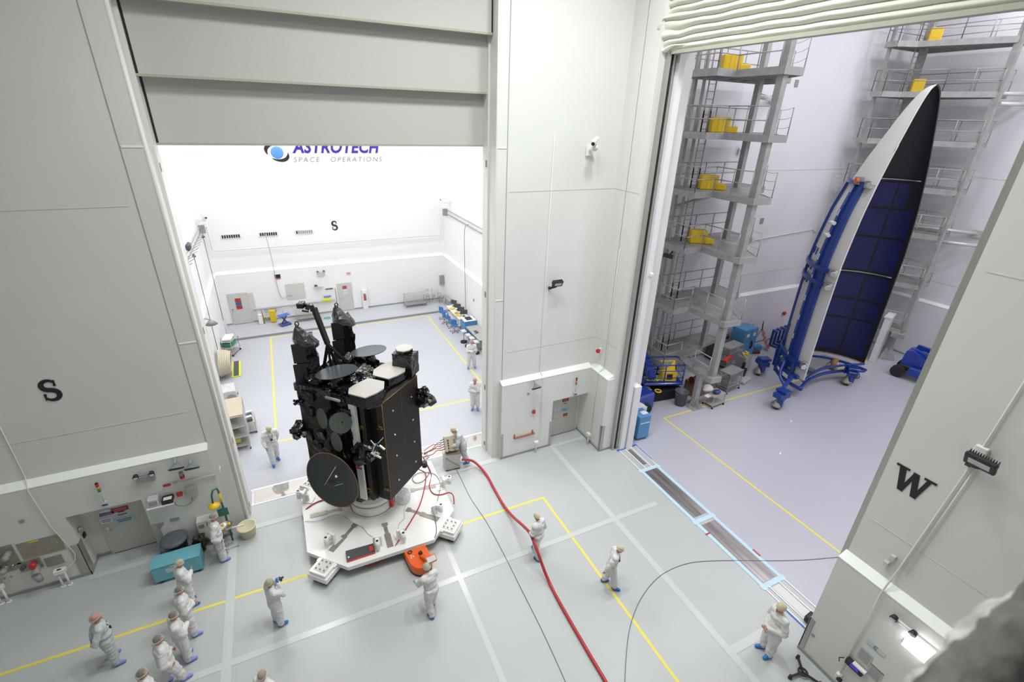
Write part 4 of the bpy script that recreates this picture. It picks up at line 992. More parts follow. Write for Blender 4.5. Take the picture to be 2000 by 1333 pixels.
# blue vertical rack posts
for k in range(5):
    t = at_thing('blue_stand', 'blue upright bracket post in the row against the end wall', 'stand', 1503 + 7.5 * k, 676 - 3 * k, 0, .2, 'blue bracket posts by the end wall')
    MB().box((0, 0, .6), (.12, .14, 1.2), None, .01).build('post', M_FRAME, t); MB().box((.0, -.35, .07), (.12, .8, .12), None, .01).build('foot', M_FRAME, t); MB().box((0, -.12, 1.15), (.34, .2, .1)).build('arm', M_FRAME, t)
# light blue cart by the jamb
t = thing('tool_cabinet', 'light blue metal tool cabinet standing just inside the side opening', 'cabinet', (13.75, 14.15, 0), -.05)
b = MB(); b.box((0, 0, .68), (.62, .7, 1.15), None, .015); b.build('body', M_LBLUE, t); MB().box((0, 0, 1.27), (.64, .72, .03)).build('top', M_LBLUE, t)
MB().box((0, -.36, .95), (.5, .02, .03)).build('handle', M_WHITE, t); MB().box((0, 0, .06), (.5, .55, .1)).build('base', M_BLACK, t)
b = MB(); b.box((0, 0, .01), (.3, .25, .02)); o = b.build('paper_sheet', M_WHITE); o.location = (13.85, 14.1, 1.29); tag(o, 'white paper on the light blue tool cabinet by the side opening', 'paper')
t = thing('white_bag', 'white plastic bag behind the light blue tool cabinet', 'bag', (14.3, 14.9, 0)); b = MB(); b.box((0, 0, .55), (.5, .4, 1.1)); crumple(b, 4, .06, 4, 1); b.build('bag', M_WHITE, t)
t = at_thing('laptop_desk', 'dark desk with a laptop deep behind the side-opening jamb', 'desk', 1240, 715, .75); MB().box((0, 0, -.02), (1.4, .7, .04)).build('top', M_DGREY, t); MB().box((-.1, .1, .15), (.35, .03, .26), (-.2, 0, 0)).build('laptop_screen', M_BLACK, t); MB().box((-.1, -.08, .01), (.35, .25, .02)).build('laptop_base', M_LGREY, t)
for s_ in (-1, 1): MB().box((s_ * .6, 0, -.39), (.05, .6, .72)).build('leg', M_DGREY, t)
# far blue articulated lift
q = P(1793, 738, 'z', 0)
t = thing('boom_lift', 'blue articulated boom lift parked low beside the right tower', 'boom lift', q + Vector((-.3, -.2, 0)), -1.35); t.scale = (.85, .85, .85)
b = MB(); b.box((.0, .1, .75), (2.6, 1.3, .3), None, .04); b.build('chassis', M_BLACK, t)
b = MB(); b.prism([(-1.3, .9), (-1.2, 1.9), (-.9, 2.05), (.3, 1.45), (1.1, 1.25), (1.1, .9)], -.55, .55, frame((0, .1, 0), (1, 0, 0), (0, 0, 1))); b.build('turntable_cover', M_BLUE, t)
b = MB(); b.box((.1, -.75, .7), (1.5, .35, .6), None, .05); b.build('side_pod', M_BLUE, t); MB().box((.3, -.47, 1.2), (.3, .02, .2)).build('warning_label', mat('orange_label', (.6, .3, .05), .5), t)
b = MB(); b.beam((-1.0, .0, 1.95), (3.0, -.1, 1.45), .26, .26); b.build('boom', M_BLUE, t); b = MB(); b.beam((-.9, .6, 2.1), (3.0, .6, 1.75), .22, .3); b.build('boom', M_BLUE, t); MB().beam((-.6, .3, 1.8), (2.9, .3, 1.45), .14, .3).build('boom_link', M_BLACK, t)
MB().box((1.2, -.145, 1.66), (.75, .006, .09), (0, .12, 0)).build('pale_lettering_strip', M_LGREY, t); MB().box((2.0, -.15, 1.56), (.3, .006, .09), (0, .12, 0)).build('pale_lettering_strip', M_LGREY, t)
for x, y in ((-1.2, -.7), (1.3, -.7), (-1.2, .8), (1.3, .8)):
    b = MB(); b.cyl((x, y - .16, .42), (x, y + .16, .42), .42, n=24); o = b.build('wheel', M_RUBBER, t); MB().cyl((x, y - .17, .42), (x, y - .155, .42), .18, n=16).build('hub', M_BLACK, o)
t = at_thing('white_partition', 'tall narrow white panel standing behind the foot of the fairing', 'panel', 1706, 702, 0, .3); b = MB(); b.box((0, 0, 1.5), (1.2, .3, 3.0), None, .02); b.build('panel', M_WHITE, t); MB().box((0, 0, 3.03), (1.25, .4, .08)).build('cap', M_WHITE, t)

# ---------------------------------------------------------------- fabric curtain gathered above the side opening
cur = thing('fabric_door', 'cream fabric lift-up door gathered in folds above the side opening', 'curtain', (0, 0, 0))
def curt(u, v):
    y = 14.0 - 16.9 * u; n_ = 13; z = 15.5 + 2.6 * v
    ph = v * n_ * 2 * PI
    e = max(0, 1 - (14.0 - y) / 1.0)
    w = 0.13 * (abs(math.sin(ph / 2)) ** .7)
    nn = noise.noise_vector(Vector((y * 1.4, z * 2.2, 3))) * (.02 + .17 * e)
    x = 12.12 - w * (1 - .4 * e) - .32 * e * (1 if v > .05 else .4) + nn.x
    return (x, y - .10 * e * math.sin(ph * .5) + nn.y * .4, z + nn.z * (1 if v > .01 else .4) - e * .05)
b = MB(); b.grid(curt, 150, 156, True); b.build('folded_fabric', mat('cream_fabric', (.66, .65, .58), .55, bump=.1, bscale=5), cur, recalc=False)
b = MB(); b.b2((11.98, 13.7, 15.42), (12.22, -2.95, 15.52)); b.build('bottom_bar', mat('cream_bar', (.42, .42, .35), .55), cur)  # bar coloured darker than the fabric to paint in the shadow band
# stacked door leaves of the big door
for i, (z, y) in enumerate(((12.56, 16.36), (14.15, 16.05), (15.74, 15.74))):
    t = thing('door_leaf', ['lowest grey leaf of the stacked lift door above the bright hall', 'second grey leaf up of the stacked lift door', 'third grey leaf up of the stacked lift door', 'top grey leaf of the stacked lift door'][i], 'door leaf', (0, 0, 0), 0, 'leaves of the vertical lift door')
    b = MB(); b.b2((-2.5, y, z), (6.72, y + .14, z + 2.2)); b.build('leaf_panel', mat('door_leaf_paint', (.52, .52, .50), .45), t)
    b = MB(); b.b2((-2.6, y - .01, z - .03), (6.76, y + .16, z + .03)); b.build('bottom_seal', mat('seal_beige', (.42, .40, .33), .6), t)
    for xa, xb in ((-2.6, -2.5), (6.72, 6.79)): MB().b2((xa, y + .02, z), (xb, y + .06, z + 1.6)).build('side_gap_strip', M_BLACK, t)

# small fittings in the side hall
t = thing('floodlight', 'black floodlight slung under the third platform of the left tower', 'floodlight', (16.95, 17.3, 7.72)); MB().box((-.15, 0, -.12), (.55, .16, .2), (0, .3, 0), .02).build('lamp_head', M_BLACK, t); MB().beam((.1, 0, .1), (-.05, 0, -.1), .06).build('arm', M_BLACK, t)
for i, (u, v) in enumerate(((1556, 163), (1488, 432), (1466, 640))):
    q = P(u, v, 'y', 19.7 if i < 2 else 19.48); o = MB().box((0, 0, 0), (.26, .04, .34) if i < 2 else (.45, .04, .45), None, .005).build('wall_plate', M_GREY); o.location = q
    tag(o, ('grey wall plate high on the side hall end wall', 'grey wall plate halfway up the side hall end wall', 'square grey wall plate low on the side hall end wall')[i], 'plate')
b = MB(); b.tube([P(1445, 476, 'y', 19.66), P(1500, 464, 'y', 19.66), P(1588, 448, 'y', 19.66), P(1592, 455, 'y', 19.66)], .03, 6); tag(b.build('conduit', M_WHITE), 'white conduit across the side hall end wall behind the left tower', 'conduit')
q = P(1592, 655, 'y', 19.5)
t = thing('hose_reel_hook', 'red fire bell low on the end wall beside the blue frame', 'bell', P(1531, 612, 'y', 19.45)); MB().cyl((0, 0, 0), (0, -.1, 0), .13, n=14).build('bell', M_RED, t)
for i, (u, v) in enumerate(((1524, 886), (1545, 823))):
    b = MB(); b.box((0, 0, .002), (.2, .05, .003), .5); o = b.build('tape_scrap', M_WHITE); q = P(u, v); o.location = (q.x, q.y, .001); tag(o, ('small white tape scrap on the side hall floor, larger one', 'tiny white tape scrap on the side hall floor, farther one')[i], 'tape scrap')
# ================================================================ PEOPLE in white coveralls
M_SUIT = mat('coverall_fabric', (0.66, 0.66, 0.65), 0.6, bump=.3, bscale=14)
M_SUITG = mat('coverall_fabric_grey', (0.50, 0.53, 0.55), 0.6, bump=.15, bscale=14)
M_SKIN = mat('skin', (0.48, 0.22, 0.15), 0.5)
M_EYE = mat('eye_dark', (0.03, 0.02, 0.02), 0.3)
M_LIP = mat('lip', (0.35, 0.10, 0.09), 0.5)
M_GLOVE = mat('blue_glove', (0.05, 0.26, 0.55), 0.4)
M_SHOE = mat('blue_shoe_cover', (0.19, 0.24, 0.62), 0.45, bump=.2, bscale=20)
M_SHOE2 = mat('bright_blue_shoe_cover', (0.02, 0.17, 0.50), 0.45, bump=.2, bscale=20)
M_CAP = {'cream': mat('hair_cap_cream', (0.66, 0.58, 0.40), 0.7, alpha=.8), 'clear': mat('hair_cap_clear', (0.55, 0.52, 0.48), 0.6, alpha=.30), 'green': mat('hair_cap_green', (0.50, 0.52, 0.38), 0.7, alpha=.7),
         'pink': mat('hair_cap_pink', (0.62, 0.38, 0.32), 0.6, alpha=.5)}
M_HAIR = {'dark': mat('hair_dark', (0.035, 0.028, 0.024), 0.7), 'grey': mat('hair_grey', (0.16, 0.15, 0.14), 0.7), 'blond': mat('hair_blond', (0.35, 0.25, 0.13), 0.7), 'bald': M_SKIN}
def cone_chain(b, pts, rs, n=10):
    for i in range(len(pts)): b.sph(pts[i], rs[i], n)
    for i in range(len(pts) - 1): b.cyl(pts[i], pts[i + 1], rs[i], rs[i + 1], n)

def remesh(b, voxel, smooth_it=2, wr=0.0, seed=0):
    me = bpy.data.meshes.new('tmp'); b.bm.to_mesh(me); b.bm.free()
    o = bpy.data.objects.new('tmp', me); COL.objects.link(o)
    m = o.modifiers.new('r', 'REMESH'); m.mode = 'VOXEL'; m.voxel_size = voxel; m.use_smooth_shade = True
    if smooth_it: s_ = o.modifiers.new('s', 'SMOOTH'); s_.iterations = smooth_it; s_.factor = .5
    dg = bpy.context.evaluated_depsgraph_get()
    out = bpy.data.meshes.new_from_object(o.evaluated_get(dg))
    bpy.data.objects.remove(o); bpy.data.meshes.remove(me)
    if wr:
        sd = Vector((seed, seed * .37, -seed))
        for v in out.vertices:
            q = v.co
            a = noise.noise(Vector((q.x * 5, q.y * 5, q.z * 13)) + sd); c = noise.noise(Vector((q.x * 16, q.y * 16, q.z * 9)) + sd)
            v.co = q + v.normal * (a * wr + c * wr * .5)
    for p_ in out.polygons: p_.use_smooth = True
    return out
def mobj(name, me, mats, parent, label=None):
    me.name = name; me.materials.clear()
    for m_ in mats: me.materials.append(m_)
    o = bpy.data.objects.new(name, me); COL.objects.link(o); o.parent = parent
    if label: o['label'] = label
    return o
def hand(b, w, e, side, curl, grow=0.0, palm_n=None):
    """palm, four unequal bent fingers and a thumb leaving the side of the palm; w wrist, e elbow"""
    d = (Vector(w) - Vector(e)).normalized()
    pn = Vector(palm_n).normalized() if palm_n is not None else Vector((-side, 0, 0))
    pn = (pn - d * pn.dot(d)).normalized(); s_ = d.cross(pn) * side
    kn = Vector(w) + d * .095
    b.sph(Vector(w) + d * .05, (.001, .001, .001)) if False else None
    for k in range(4):
        base = kn + s_ * (.030 - .020 * k) * 1.0
        b.cyl(Vector(w) + s_ * (.018 - .012 * k), base, .017 + grow, .0125 + grow, 8); b.sph(base, .013 + grow, 8)
        Lf = (.072, .082, .076, .058)[k]; c1 = curl * .9; d1 = (d * math.cos(c1) + pn * math.sin(c1)); c2 = curl * 2.0; d2 = (d * math.cos(c2) + pn * math.sin(c2))
        m1 = base + d1 * Lf * .5; m2 = m1 + d2 * Lf * .5
        cone_chain(b, [base, m1, m2], [.0105 + grow, .0095 + grow, .0085 + grow], 8)
    tb = Vector(w) + d * .03 + s_ * .022
    cone_chain(b, [tb, tb + s_ * .03 + d * .028 + pn * .012, tb + s_ * .035 + d * .058 + pn * .03 * (1 + curl)], [.015 + grow, .012 + grow, .010 + grow], 8)
ARMS = {  # elbow, wrist, finger curl, palm normal   (x outwards for the right side; facing +y)
    'down': ((.27, -.03, 1.13), (.28, .07, .90), .35, None),
    'crossed': ((.25, .09, 1.13), (-.05, .25, 1.17), .5, (0, -1, 0)),
    'crossed_lo': ((.26, .07, 1.10), (-.07, .22, 1.10), .5, (0, -1, 0)),
    'clasp': ((.28, -.02, 1.10), (.03, .23, 1.0), .7, (0, -1, 0)),
    'camera': ((.24, .20, 1.24), (.06, .20, 1.53), .8, (-.3, .8, 0)),
    'chin': ((.17, .20, 1.16), (.02, .16, 1.42), .8, (0, -1, 0)),
    'fwd': ((.26, .20, 1.16), (.20, .46, 1.10), .8, (0, 0, -1)),
    'push': ((.27, .18, 1.14), (.24, .42, 1.02), 1.0, (0, 0, -1)),
    'back': ((.29, -.16, 1.14), (.10, -.24, .98), .6, (0, 1, 0)),
    'hipback': ((.31, -.10, 1.12), (.25, .04, .93), .6, None),
    'hold': ((.26, .03, 1.12), (.16, .20, .98), 1.1, (-1, 0, 0)),
    'swingf': ((.27, .08, 1.14), (.26, .24, .96), .4, None), 'swingb': ((.27, -.14, 1.14), (.27, -.20, .92), .4, None)}
NP = [0]
def person(u, v, head, label, cap='clear', hair='dark', arms=('down', 'down'), stance='stand', lean=0.0, bow=0.0, gloves=(0, 0), shoe=None, suit=None, H=1.0, girth=1.0, lany=False, turn=0.0, loc=None):
    NP[0] += 1; seed = NP[0] * 3.1
    t = thing('person', label, 'person', loc if loc is not None else P(u, v), math.atan2(-head[0], head[1]))
    t.scale = (H, H, H)
    def Ln(p): p = Vector(p); k = max(0, p.z - .9); return Vector((p.x, p.y + lean * k, p.z - .25 * lean * lean * k))
    hip = [(.095, 0, .93), (-.095, 0, .93)]
    if stance == 'stand': an = [(.12, .0, .09), (-.12, -.02, .09)]; kn_ = [(.115, .02, .50), (-.115, .01, .50)]
    elif stance == 'wide': an = [(.20, .02, .09), (-.18, -.04, .09)]; kn_ = [(.16, .03, .50), (-.15, .0, .50)]
    elif stance == 'stride': an = [(.10, .26, .09), (-.10, -.26, .12)]; kn_ = [(.10, .17, .50), (-.10, -.04, .50)]
    else: an = [(.11, .18, .09), (-.12, -.16, .09)]; kn_ = [(.11, .12, .50), (-.11, -.02, .50)]
    hd = Ln((0, .03 + bow * .10, 1.655 - bow * .05)); nk = Ln((0, -.005, 1.50))
    A = []
    for i, sd in enumerate((1, -1)):
        e, w, cu, pn = ARMS[arms[i]]
        sh = Ln((sd * .175, -.01, 1.42)); e = Ln((sd * e[0], e[1], e[2])); w = Ln((sd * w[0], w[1], w[2]))
        if arms[i].startswith('crossed') and sd < 0: w = w + Vector((0, -.05, -.05)); e = e + Vector((0, -.02, -.03))
        if pn: pn = (sd * pn[0], pn[1], pn[2])
        A.append((sh, e, w, cu, pn, sd))
    # one continuous body
    b = MB()
    b.sph(Ln((0, 0, 1.28)), (.15, .10, .20), 14); b.sph(Ln((0, 0, 1.05)), (.14, .10, .16), 14); b.sph((0, 0, .93), (.15, .105, .12), 14)
    cone_chain(b, [Ln((0, 0, 1.40)), nk, hd + Vector((0, -.02, -.05))], [.075, .058, .055])
    R = Matrix.Rotation(turn, 3, 'Z') @ Matrix.Rotation(-bow * .7, 3, 'X')
    def Hd(x, y, z): return hd + R @ Vector((x, y, z))
    b.sph(Hd(0, -.012, .025), (.076, .095, .10), 16); b.sph(Hd(0, .022, -.045), (.058, .070, .072), 14)
    b.cyl(Hd(0, .088, .012), Hd(0, .112, -.028), .010, .016, 8); b.sph(Hd(0, .105, -.026), .016, 8); b.sph(Hd(0, .082, -.095), (.024, .02, .02), 8)
    for sd in (1, -1): b.sph(Hd(sd * .078, -.005, -.012), (.011, .022, .032), 8)
    for i in range(2):
        s_ = (1, -1)[i]
        cone_chain(b, [hip[i], kn_[i], an[i]], [.085, .055, .042]); a_ = Vector(an[i]); cone_chain(b, [a_ + Vector((0, -.03, -.045)), a_ + Vector((s_ * .02, .13, -.055))], [.04, .032], 8)
        sh, e, w, cu, pn, sd = A[i]
        cone_chain(b, [Ln((0, 0, 1.38)), sh, e, w], [.08, .058, .042, .028]); hand(b, w, e, sd, cu, 0, pn)
    me = remesh(b, .014, 1)
    body = mobj('body', me, [M_SKIN, M_EYE, M_LIP], t)
    eyes = [Hd(s_ * .032, .080, .012) for s_ in (1, -1)]; mo = Hd(0, .09, -.066)
    for pg in me.polygons:
        c = pg.center
        if c.z > 1.35:
            if min((c - q).length for q in eyes) < .013: pg.material_index = 1
            elif abs((R.inverted() @ (c - mo)).x) < .024 and abs((R.inverted() @ (c - mo)).z) < .008 and (c - mo).length < .035: pg.material_index = 2
    # coverall
    g = girth * 1.1; b = MB()
    b.sph(Ln((0, 0, 1.30)), (.205 * (.6 + .4 * g), .135 * g, .20), 16); b.sph(Ln((0, .01 + .03 * (g - 1), 1.10)), (.185 * g, .145 * g, .20), 16); b.sph((0, 0, .93), (.195 * g, .15 * g, .17), 16)
    cone_chain(b, [Ln((0, 0, 1.42)), nk + Vector((0, -.005, -.01))], [.11, .078])
    for i in range(2):
        sh, e, w, cu, pn, sd = A[i]
        cone_chain(b, [Ln((sd * .05, -.005, 1.42)), sh, e, e.lerp(w, .93)], [.105, .10, .082, .056], 12); b.sph(e + Vector((0, 0, -.03)), .07, 10)
        k = Vector(kn_[i]); a_ = Vector(an[i]); h_ = Vector(hip[i])
        cone_chain(b, [h_, h_.lerp(k, .5), k, k.lerp(a_, .6), a_ + Vector((0, 0, .03))], [.135 * (.5 + .5 * g), .135, .112, .108, .082], 12)
    me = remesh(b, .018, 2, .021, seed); mobj('coverall', me, [suit or M_SUIT], t)
    # hood-less collar strap, cap, hair
    if hair != 'bald':
        b = MB(); b.sph((0, 0, 0), (.084, .102, .104), 16); bmesh.ops.delete(b.bm, geom=[v for v in b.bm.verts if v.co.z < -.03 or (v.co.y > .045 and v.co.z < .05)], context='VERTS')
        for v in b.bm.verts: v.co = Hd(v.co.x, v.co.y - .015, v.co.z + .035)
        b.build('hair', M_HAIR[hair], t)
    b = MB(); b.sph((0, 0, 0), (.101, .122, .118), 20); bmesh.ops.delete(b.bm, geom=[v for v in b.bm.verts if v.co.z < -.018], context='VERTS')
    for v in b.bm.verts:
        q = v.co + noise.noise_vector(v.co * 22 + Vector((seed, 0, 0))) * .013
        v.co = Hd(q.x, q.y - .02, q.z * .95 + .04 + .25 * (q.y < 0) * q.y * .6)
    cp = b.build('hair_cap', M_CAP[cap], t)
    for f in cp.data.polygons: f.use_smooth = True
    b = MB(); b.tube([Hd(.098 * math.cos(a), .116 * math.sin(a) - .02, .030 + (.018 * math.sin(a) if math.sin(a) < 0 else 0)) for a in np.linspace(0, 2 * PI, 25)[:-1]], .008, 6, True); b.build('elastic_band', mat('elastic_pale', (.62, .60, .50), .7), cp)
    for i in range(2):
        a_ = Vector(an[i]); s_ = (1, -1)[i]; b = MB()
        cone_chain(b, [a_ + Vector((0, -.035, -.022)), a_ + Vector((s_ * .01, .06, -.035)), a_ + Vector((s_ * .03, .15, -.045))], [.062, .058, .045], 10); b.sph(a_ + Vector((0, 0, .02)), (.066, .07, .06), 10)
        for v in b.bm.verts: v.co.z = max(v.co.z, .004 if a_.z < .1 else .03)
        me = remesh(b, .014, 2, .006, seed + i); mobj('shoe_cover', me, [shoe or M_SHOE], t)
        if gloves[i]:
            sh, e, w, cu, pn, sd = A[i]; b = MB(); hand(b, w, e, sd, cu, .0035, pn); b.cyl(w.lerp(e, .12), w, .034, .030, 10); me = remesh(b, .009, 1); mobj('glove', me, [M_GLOVE], t)
    if lany:
        b = MB(); pts = [Ln((-.07, .02, 1.47)), Ln((-.06, .15, 1.36)), Ln((0, .165, 1.20)), Ln((.06, .15, 1.36)), Ln((.07, .02, 1.47))]
        b.tube(smooth_path(pts, 4), .007, 5); ly = b.build('lanyard', M_BLACK, t); b = MB(); b.box(Ln((0, .175, 1.17)), (.09, .05, .065), None, .01); b.build('pendant', M_BLACK, ly)
    # a zip down the front of the coverall
    return t
person(921, 719, (-.25, -1), 'person in white coverall, arms crossed, feet apart, beside the grey work tables', 'pink', 'bald', ('crossed', 'crossed'), 'wide', bow=.1, H=1.02)
person(928, 800, (-.45, -.9), 'person in white coverall, one hand at the chin, right of the satellite', 'pink', 'bald', ('crossed_lo', 'chin'), 'stand', .03, .5, girth=1.12, H=1.05)
person(538, 903, (.25, -.95), 'person in white coverall and blue gloves walking near the threshold plate, left', 'cream', 'blond', ('swingf', 'swingb'), 'walk', .05, .7, (1, 1), M_SHOE2, lany=True, H=1.08)
person(904, 903, (-1, .1), 'person in pale coverall bending over the valve cart', 'cream', 'blond', ('fwd', 'push'), 'walk', .35, .6, (0, 0), M_SHOE2, M_SUITG, H=1.08)
person(1049, 1086, (-.35, .9), 'person in white coverall carrying the thick red hose', 'cream', 'bald', ('down', 'hold'), 'walk', .08, .4, (1, 0), M_SHOE2, H=1.02, lany=True)
person(1188, 1144, (.8, -.55), 'person in white coverall walking along the yellow line on the right, head bowed', 'cream', 'blond', ('swingb', 'down'), 'walk', .12, .6, (0, 0), M_SHOE2, lany=True, H=1.0)
person(1494, 1275, (-.95, .3), 'person in white coverall near the right wall with hands held at the waist', 'cream', 'blond', ('clasp', 'clasp'), 'stand', .02, .1, (0, 0), M_SHOE2, H=1.13)
person(845, 1195, (-.25, .95), 'person in white coverall and blue gloves steering the orange tug', 'green', 'grey', ('push', 'push'), 'walk', .18, .4, (1, 1), M_SHOE2, lany=True, H=1.02)
person(546, 1218, (.9, .45), 'person in white coverall holding a camera to the face with blue gloves', 'green', 'dark', ('camera', 'camera'), 'stand', .0, -.1, (1, 1), M_SHOE2, H=1.0)
person(436, 1092, (.95, .25), 'person in white coverall carrying a small wire basket near the eyewash station', 'clear', 'grey', ('hipback', 'hold'), 'stand', .04, .2, H=1.07)
person(375, 1180, (.95, .35), 'person in white coverall and greenish cap in front of the light blue wheeled cabinet', 'green', 'blond', ('crossed', 'crossed'), 'stand', 0, .3, (0, 0), M_SHOE2, H=1.0, girth=1.08)
person(377, 1234, (.95, .3), 'person in white coverall, clasped hands, second from the light blue wheeled cabinet', 'clear', 'dark', ('clasp', 'clasp'), 'wide', 0, .15, H=1.0, girth=1.15)
person(368, 1287, (.95, .35), 'person in white coverall, crossed arms, third from the light blue wheeled cabinet', 'clear', 'dark', ('crossed', 'crossed'), 'stand', 0, .2, H=1.02)
person(226, 1290, (.95, .3), 'bald person in pale grey coverall with hands behind the back, apart on the left', 'pink', 'bald', ('back', 'back'), 'wide', .03, -.25, (0, 0), None, M_SUITG, H=1.0, girth=1.15, lany=True)
person(342, 1335, (.9, .45), 'person in white coverall, hand at the hip, fourth from the light blue wheeled cabinet', 'clear', 'dark', ('hipback', 'hold'), 'walk', 0, .1, H=1.02, girth=1.1)
person(315, 1400, (.9, .4), 'dark-haired person under a clear cap, only the head above the bottom edge, left', 'clear', 'dark', ('down', 'down'), 'stand', 0, 0, H=1.0)
person(537, 1402, (.6, .7), 'light-haired person, only the head above the bottom edge, below the person with the camera', 'clear', 'blond', ('down', 'down'), 'stand', 0, -.1, H=1.0)

t = thing('camera', 'small black camera held by the person photographing the satellite', 'camera', P(546, 1218) + Vector((.27, .13, 1.55)), -1.1)
MB().box((0, 0, 0), (.13, .06, .08), None, .01).build('camera_body', M_BLACK, t); MB().cyl((0, .03, 0), (0, .09, 0), .028, n=12).build('lens', M_BLACK, t)
# ================================================================ MAIN HALL EQUIPMENT
# valve cart beside the satellite
t = thing('valve_cart', 'stainless steel valve cart with a panel of hose valves beside the satellite', 'cart', P(882, 912), -.08)
b = MB(); b.box((0, 0, .42), (.62, .55, .66), None, .01); b.build('cabinet', M_STEEL, t); b = MB(); b.beam((-.28, -.29, .7), (.28, -.29, .15), .03); b.build('diagonal_brace', M_STEELD, t)
for x in (-.26, .26): MB().cyl((x - .03, -.2, .06), (x + .03, -.2, .06), .06, n=10).build('caster', M_RUBBER, t)
b = MB(); b.box((0, .0, .78), (.66, .6, .05)); b.build('top', M_STEEL, t)
pnl = MB().box((.02, .1, 1.15), (.55, .28, .62), (-.5, 0, 0), .01).build('valve_panel', mat('brass_cream', (.52, .46, .33), .45), t)
for r_ in range(5):
    for c_ in range(2):
        b = MB(); x = -.12 + .25 * c_; y = -.09 + .045 * r_; z = .95 + .10 * r_; b.cyl((x, y - .02, z), (x, y - .1, z + .03), .026, n=8); b.build('valve_knob', M_STEELD if c_ else M_BLACK, pnl)
for r_ in range(5): b = MB(); b.cyl((-.26, .05 + .03 * r_, .95 + .1 * r_), (-.42, .03 + .03 * r_, .93 + .1 * r_), .022, n=8); b.build('hose_fitting', M_STEELD, pnl)
q0 = P(882, 912)
for k, (dz, ty) in enumerate(((0, 0), (.08, 1), (.16, 0), (.24, 1), (.32, 0))):
    e = P(828, 893 - 4 * k + (10 if k == 4 else 0), 'z', 1.0 + .1 * k)
    s_ = q0 + Vector((-.42, .06, .94 + .1 * k)); mid = s_.lerp(e, .5) + Vector((0, 0, .12 if k % 2 else -.04))
    hose('cable' if k == 4 else 'air_hose', [s_, s_.lerp(e, .25) + Vector((0, 0, .06)), mid, e], .016, M_CABLE if k == 4 else M_HOSE, 'dark hose from the valve cart to the satellite' if k == 4 else 'thin red hose strung from the valve cart to the satellite', 'hose', None if k == 4 else 'thin red hoses between valve cart and satellite')
# big red hose across the floor, carried at the hip by one person
hp = [P(903, 898, 'z', .55), P(925, 902, 'z', .3), P(948, 925, 'z', .08), P(965, 955, 'z', .06), P(982, 985, 'z', .06), P(1000, 1008, 'z', .3), P(1022, 1028, 'z', .75), P(1036, 1044, 'z', .98), P(1050, 1078, 'z', .75), P(1062, 1112, 'z', .35), P(1076, 1145, 'z', .06), P(1090, 1172, 'z', .06), P(1120, 1225, 'z', .06), P(1155, 1285, 'z', .06), P(1190, 1345, 'z', .06), P(1225, 1420, 'z', .06)]
b = MB(); b.tube(smooth_path(hp, 6), .05, 10); tag(b.build('red_hose', M_HOSE), 'thick red hose snaking across the floor from the valve cart', 'hose')
hose('floor_cable', [P(u, v, 'z', .012) for u, v in ((885, 905), (900, 935), (920, 975), (950, 1020), (985, 1085), (1020, 1155), (1060, 1235), (1110, 1345), (1140, 1420))], .010, M_CABLE, 'thin dark cable on the floor left of the red hose', 'cable')
hose('floor_cable', [P(u, v, 'z', .012) for u, v in ((1640, 1089), (1560, 1095), (1500, 1096), (1400, 1096), (1340, 1102), (1290, 1125), (1255, 1165), (1235, 1210), (1225, 1260), (1220, 1345), (1220, 1420))], .010, M_CABLE, 'thin dark cable curving over the floor from the side opening', 'cable')
# orange tug
t = thing('tug', 'orange battery tug coupled under the front of the platform', 'tug', P(818, 1100), .12)
M_ORG = mat('tug_orange', (.78, .12, .015), .4, coat=.2)
pts = [(.36 * math.cos(a), -.15 + .42 * math.sin(a)) for a in np.linspace(PI, 2 * PI, 14)] + [(.36, .42), (-.36, .42)]
b = MB(); b.prism(pts, .04, .34); b.build('body', M_ORG, t); b = MB(); b.prism([(x * .97, y * .97) for x, y in pts], .34, .37); b.build('top_cover', M_ORG, t)
b = MB(); b.prism([(x * 1.02, y * 1.02) for x, y in pts], .0, .07); b.build('skirt', M_BLACK, t)
b = MB(); b.beam((.06, -.1, .38), (.12, -.62, .72), .12, .07); b.build('tiller', M_ORG, t); b = MB(); b.box((.02, -.45, .3), (.16, .5, .16)); b.build('tow_bar', M_ORG, t)
hd_ = MB().box((.14, -.74, .82), (.34, .22, .14), (.5, 0, 0), .02).build('tiller_head', M_ORG, t); MB().box((.14, -.79, .885), (.28, .16, .03), (.5, 0, 0)).build('control_panel', M_LGREY, hd_)
b = MB(); b.tube([(-.2 + .07 * math.cos(a), .22 + .05 * math.sin(a), .39) for a in np.linspace(0, 6.28, 13)[:-1]], .015, 6, True); b.build('cable_loop', M_BLACK, t); MB().box((.08, .0, .41), (.1, .1, .08), .3).build('connector', M_BLACK, t)
for ex, ey in ((-.22, .08), (-.16, .02), (-.24, .0)): MB().box((ex, ey, .372), (.05, .05, .003), .3).build('pale_mark', M_LGREY, t)

# threshold plates and their tapes
def sheet(name, label, pts, m_, cat, z=.004, group=None, th=.004, bumpy=0):
    b = MB(); b.prism(pts, z - th if z > th else 0.0, z)
    if bumpy: crumple(b, 0, bumpy, 1.5, 2, maxlen=.3)
    return tag(b.build(name, m_), label, cat, group)
M_MIRP = mat('polished_sheet', (.60, .57, .53), .04, .55, var=.05, vscale=1)
M_BRUSH = mat('brushed_plate', (.36, .335, .325), .3, .7, var=.35, vscale=1.0, stretch=(6, .4, 1))
sheet('threshold_plate', 'mirror-like polished plate across the threshold of the big door', [(-2.5, 16.45), (7.15, 16.45), (7.15, 17.2), (-2.5, 17.2)], M_MIRP, 'floor plate', .012)
M_WTAPE = mat('white_tape', (.78, .80, .84), .4); M_BTAPE = mat('pale_blue_tape', (.50, .68, .80), .45); M_BTAPE2 = mat('blue_tape', (.03, .13, .62), .45)
for y in (16.4, 17.25): trim(strip([(-2.55, y), (7.2, y)], .09), M_WTAPE)
